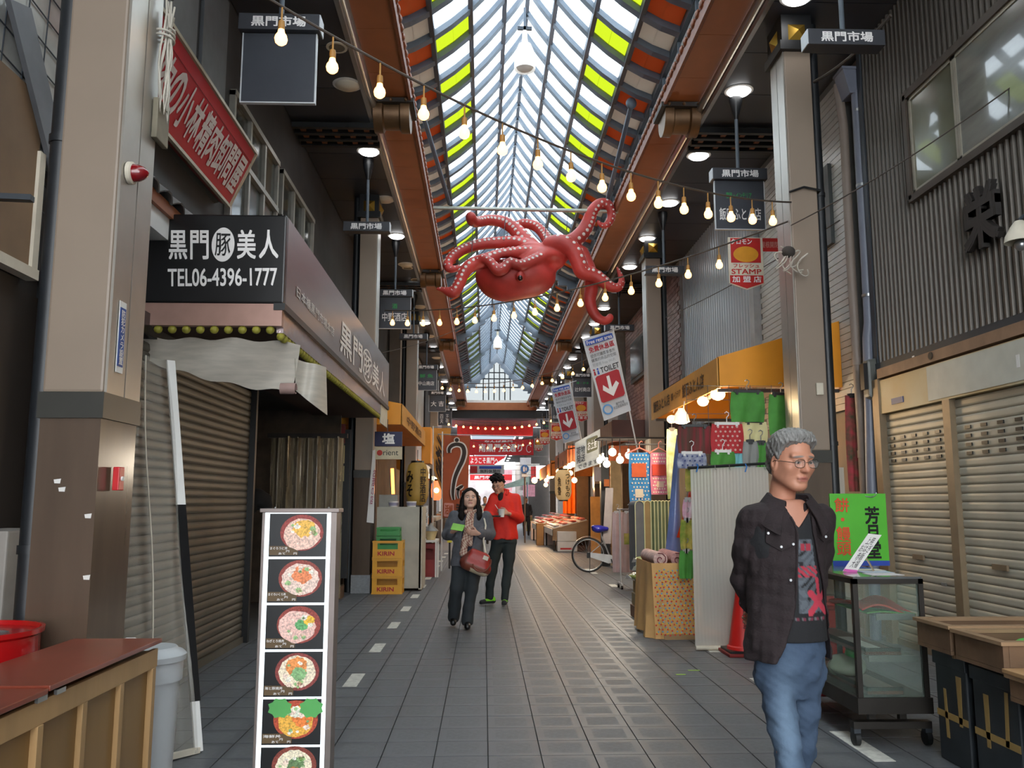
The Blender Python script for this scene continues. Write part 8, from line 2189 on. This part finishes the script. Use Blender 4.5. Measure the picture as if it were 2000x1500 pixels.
# handbag
bgc = PY(931, 1098, 9.72)
hb = empty('handbag', bgc, 'red and brown leather shoulder bag hanging in front of the woman', 'bag')
g_ = SDF(bgc - Vector((.24, .14, .22)), bgc + Vector((.24, .14, .22)), .010)
Rm = Matrix.Rotation(math.radians(22), 3, 'Y'); ra = np.array(Rm)
g_.cap(bgc + Rm @ Vector((-.10, 0, -.04)), bgc + Rm @ Vector((.10, 0, -.04)), .085, .085, k=.02).cap(bgc + Rm @ Vector((-.07, 0, .07)), bgc + Rm @ Vector((.07, 0, .07)), .06, .06, k=.06)
def bcol(V):
    q = (V - np.array(bgc)) @ ra; C = np.tile(np.array(lin('#9c2a22')), (len(V), 1)); C[q[:, 2] < -.03] = lin('#7a3d2a'); C[(q[:, 2] < -.075) & (q[:, 0] > -.04)] = lin('#c9b79a'); C[q[:, 0] < -.11] = lin('#6d3226'); return C
smooth_mesh('pouch', [(*g_.surf(), None, bcol)], M('leather', '#ffffff', .45, var=.1, attr='Col', bump=.2), hb)
put('handle', MB().tube([bgc + Rm @ Vector((.05 + .10 * math.cos(a), -.085, .03 + .11 * math.sin(a))) for a in np.linspace(-2.6, .6, 18)], .009, 8), M('leather_brown', '#7a4030', .5), hb)
put('label_patch', MB().obox(bgc + Rm @ Vector((.075, -.088, .085)), Rm @ Vector((.03, 0, 0)), (0, .004, 0), Rm @ Vector((0, 0, .022))), mCream, hb)
put('shoulder_strap', MB().tube([bgc + Vector((.10, .0, .10)), (XWm + .175, YW - .16, .98), (XWm + .20, YW - .10, 1.15), (XWm + .16, YW + .02, 1.335), (XWm + .10, YW + .12, 1.2)], .010, 6), mCream, hb)

# ---------------------------------------------------------------- man in the red shirt
YR = 12.1; XRm = PY(978, 1000, YR).x; T = TR(XRm, YR)
pr_ = empty('person', (XRm, YR, 0), 'tall man in a bright red shirt looking down at a white cup', 'person')
SK = '#b98a74'
HM = face_matrix((-.04, -.06, 1.66), math.radians(-24), math.radians(24)); HT = T @ HM
hV, hQ, hC = head_surf(.0042, '#c99a82', '#a2685c', '#2c2422', h_neck=.15)
bs = SDF((-.34, -.42, 0), (.40, .28, 1.6), .014)
bs.rings([(1.56, .02, .03, .055, .055), (1.5, .05, .03, .15, .075), (1.35, .06, .02, .17, .10), (1.1, .06, .02, .15, .10), (.9, .05, .02, .14, .1)], k=.02)
bs.chain([(.22, .03, 1.46), (.26, .02, 1.19), (.10, -.26, 1.255)], [.05, .04, .028]); bs.chain([(-.10, .0, 1.46), (-.19, -.02, 1.22), (-.15, -.22, 1.20)], [.05, .04, .028])
bs.chain([(-.05, .02, .88), (-.12, .0, .48), (-.16, .04, .08)], [.085, .055, .038]); bs.chain([(.12, .02, .88), (.10, -.02, .48), (.05, -.05, .08)], [.085, .055, .038])
h1 = hand_surf((.095, -.27, 1.262), (-.8, -.35, .25), (0, .3, .9), (-.3, .9, -.1), .8, .0045); h2 = hand_surf((-.15, -.225, 1.20), (.1, -1, .05), (-1, 0, .1), (0, -.1, 1), .15, .0045)
smooth_mesh('body', [(hV, hQ, HT, hC), (*bs.surf(), T, flat(SK)), (*h1, T, flat(SK)), (*h2, T, flat(SK))], mSkin, pr_)
hs_ = SDF((-.15, -.17, -.12), (.15, .16, .20), .006)
hs_.ell((0, -.015, .058), (.092, .106, .098), k=.02).ell((.03, .04, .12), (.06, .06, .035), k=.03).ell((-.04, .04, .115), (.055, .06, .035), k=.03).ell((0, -.07, .0), (.07, .05, .08), k=.03)
hs_.cut(lambda x, y, z: np.minimum(y - (.035 + np.clip(z - .06, -.1, .2) * 1.2) - .02 * np.sin(x * 90), .082 - z + .022 * np.sin(x * 130 + 1) + 0 * y)); hs_.cut(lambda x, y, z: np.minimum(y + .03, .0 - z) + 0 * x); hs_.ell((0, -.006, .030), (.0735, .092, .082), k=.004, sub=True).noise(.008, 60, 5).noise(.005, 130, 6)
smooth_mesh('hair', [(*hs_.surf(), HT, flat('#1c1818'))], M('hair_dark'), pr_)
gl = empty('glasses', HT @ Vector((0, .1, 0))); gl.parent = pr_; gl.location = (HT @ Vector((0, .1, 0))) - Vector((XRm, YR, 0))
for q in (-1, 1):
    lp_ = [HT @ Vector((q * .032 + .022 * math.cos(a), .106, .002 + .014 * math.sin(a))) for a in np.linspace(0, 2 * math.pi, 21)]
    put('rim', MB().tube(lp_, .0016, 5, caps=False), mGF, gl); put('temple', MB().tube([HT @ Vector((q * .054, .104, .004)), HT @ Vector((q * .082, -.01, .004))], .0018, 5), mGF, gl)
put('bridge', MB().tube([HT @ Vector((-.01, .107, .005)), HT @ Vector((.01, .107, .005))], .0016, 5), mGF, gl)
mRed = M('shirt_red', '#d6281a', .7, var=.08, scale=10, bump=.3, bscale=40)
jk = SDF((-.36, -.36, .84), (.42, .30, 1.64), .010)
jk.rings([(1.575, .02, .03, .072, .07), (1.52, .05, .03, .155, .09), (1.42, .055, .02, .178, .115), (1.25, .055, .015, .172, .122), (1.05, .055, .01, .175, .125), (.90, .05, .01, .182, .13)], k=.02)
jk.chain([(.205, .03, 1.465), (.265, .02, 1.19), (.14, -.22, 1.25)], [.074, .066, .046], k=.04); jk.chain([(-.105, .0, 1.465), (-.195, -.02, 1.22), (-.155, -.15, 1.20)], [.070, .062, .048], k=.04); jk.noise(.006, 20, 3)
jk.cut(lambda x, y, z: .895 - z + 0 * x + 0 * y); jk.cut(lambda x, y, z: np.minimum(z - (1.47 + np.abs(x + .0) * 1.8), .02 - y))
smooth_mesh('shirt', [(*jk.surf(), T)], mRed, pr_)
cl = SDF((-.12, -.12, 1.5), (.16, .16, 1.66), .008); cl.cap((-.07, -.02, 1.58), (.02, .09, 1.60), .02, .024, k=.02).cap((.02, .09, 1.60), (.10, -.01, 1.575), .024, .02, k=.02).cap((-.07, -.02, 1.58), (-.05, -.08, 1.52), .02, .016, k=.01).cap((.10, -.01, 1.575), (.08, -.07, 1.52), .02, .016, k=.01)
smooth_mesh('collar', [(*cl.surf(), T)], mRed, pr_)
it = SDF((-.1, -.14, 1.3), (.16, .1, 1.56), .012); it.ell((.0, -.035, 1.47), (.045, .05, .10)); smooth_mesh('undershirt', [(*it.surf(), T)], M('undershirt_black', '#1c1c1e', .9), pr_)
pn = SDF((-.30, -.22, .05), (.30, .25, .98), .011)
pn.rings([(.95, .05, .01, .15, .105), (.86, .045, .01, .16, .112)], k=.02)
pn.chain([(-.035, .015, .86), (-.09, .005, .65), (-.12, .0, .47), (-.145, .02, .28), (-.155, .04, .10)], [.095, .082, .068, .060, .056], k=.03); pn.chain([(.125, .015, .86), (.115, 0, .65), (.10, -.02, .47), (.075, -.03, .28), (.055, -.05, .10)], [.095, .082, .068, .060, .056], k=.03); pn.noise(.005, 22, 4)
smooth_mesh('trousers', [(*pn.surf(), T)], M('trousers_green_black', '#232b2c', .85, var=.12), pr_)
for px, py, ang in ((-.16, .02, -1.0), (.055, -.06, -.1)):
    sh = SDF((px - .2, py - .2, -.01), (px + .2, py + .2, .16), .010); d = Vector((math.sin(ang), -math.cos(ang), 0)); a = Vector((px, py, .055)) - d * .06; b = Vector((px, py, .042)) + d * .12
    sh.cap(a, b, .044, .036, k=.02).cap(a + Vector((0, 0, .02)), a + d * .03 + Vector((0, 0, .055)), .04, .04, k=.02); sh.cut(lambda x, y, z: -z + .002 + 0 * x + 0 * y)
    ad = np.array(d); ac = np.array((px, py, 0))
    def shc(V):
        f = (V - ac) @ ad; C = np.tile(np.array(lin('#22252a')), (len(V), 1)); C[(V[:, 2] > .055) & (f < .07)] = lin('#7fd02a'); C[V[:, 2] < .022] = lin('#cfd0cc'); return C
    smooth_mesh('shoe', [(*sh.surf(), T, shc)], mVert, pr_)
p = Vector((XRm + .005, YR - .325, 1.262))
t = empty('paper_cup', p, 'white paper cup with a straw held by the man in red', 'cup')
put('cup', MB().lathe(p, [(0, -.05), (.036, -.05), (.050, .06), (.052, .062), (.048, .06), (.035, -.045), (0, -.045)], 20), mWhite, t); put('straw', MB().cyl(p + Vector((-.01, 0, 0)), p + Vector((-.09, -.01, .12)), .004, .004, 8), mWhite, t)
p = Vector((XRm - .15, YR - .31, 1.215))
t = empty('food_tray', p, 'dark tray carried flat by the man in red', 'tray')
put('base', MB().box(p.x - .12, p.x + .14, p.y - .09, p.y + .09, p.z, p.z + .012), mDark, t, bevel=.004); put('rim', MB().tube([(p.x - .12, p.y - .09, p.z + .015), (p.x + .14, p.y - .09, p.z + .015), (p.x + .14, p.y + .09, p.z + .015), (p.x - .12, p.y + .09, p.z + .015), (p.x - .12, p.y - .09, p.z + .015)], .006, 6), mDark, t)

# ---------------------------------------------------------------- distant shoppers
def shopper(u, vfoot_y, Yd, top, hair, leg, label, hgt=1.62):
    x0 = PY(u, 1000, Yd).x; T_ = TR(x0, Yd); k = hgt / 1.62
    t = empty('person', (x0, Yd, 0), label, 'person', 'distant shoppers')
    b = SDF((-.32, -.25, 0), (.32, .25, hgt + .03), .022)
    b.ell((0, 0, 1.50 * k), (.075, .09, .11)).cap((0, .01, 1.42 * k), (0, .01, 1.3 * k), .05).rings([(1.33 * k, 0, 0, .10, .07), (1.27 * k, 0, 0, .17, .09), (1.0 * k, 0, 0, .15, .11), (.8 * k, 0, 0, .17, .12)], k=.03)
    for q in (-1, 1): b.chain([(q * .17, 0, 1.26 * k), (q * .22, .01, 1.0 * k), (q * .20, -.08, .80 * k)], [.05, .045, .035]).chain([(q * .08, 0, .8 * k), (q * .09, -.03 * q, .45 * k), (q * .09, .03 * q, .04)], [.09, .065, .045]).cap((q * .09, .03 * q, .04), (q * .10, -.1 + .03 * q, .035), .04)
    def c_(V):
        C = np.tile(np.array(lin('#b88f7a')), (len(V), 1)); z = V[:, 2] / k; C[z < 1.36] = lin(top); C[z < .82] = lin(leg); C[z < .07] = lin('#1e1e20'); C[(np.abs(V[:, 0]) > .15) & (z < .86) & (z > .7)] = lin('#b88f7a'); C[(z > 1.49) & (V[:, 1] > -.045)] = lin(hair); C[z > 1.56] = lin(hair); return C
    smooth_mesh('body', [(*b.surf(), T_, c_)], mVert, t)
shopper(934, 0, 24, '#c9b7a6', '#3a2a22', '#3a3a40', 'distant shopper in a beige top just right of the woman\'s hair')
shopper(947, 0, 29, '#4a5058', '#1c1a1a', '#25262a', 'distant shopper in grey between the woman and the man in red')
shopper(957, 0, 33, '#cfd2d6', '#241f1e', '#2c3444', 'distant shopper in white partly behind the man in red')
shopper(1028, 0, 36, '#26262a', '#161616', '#202024', 'distant dark-haired shopper beyond the man in red near the fish stalls')
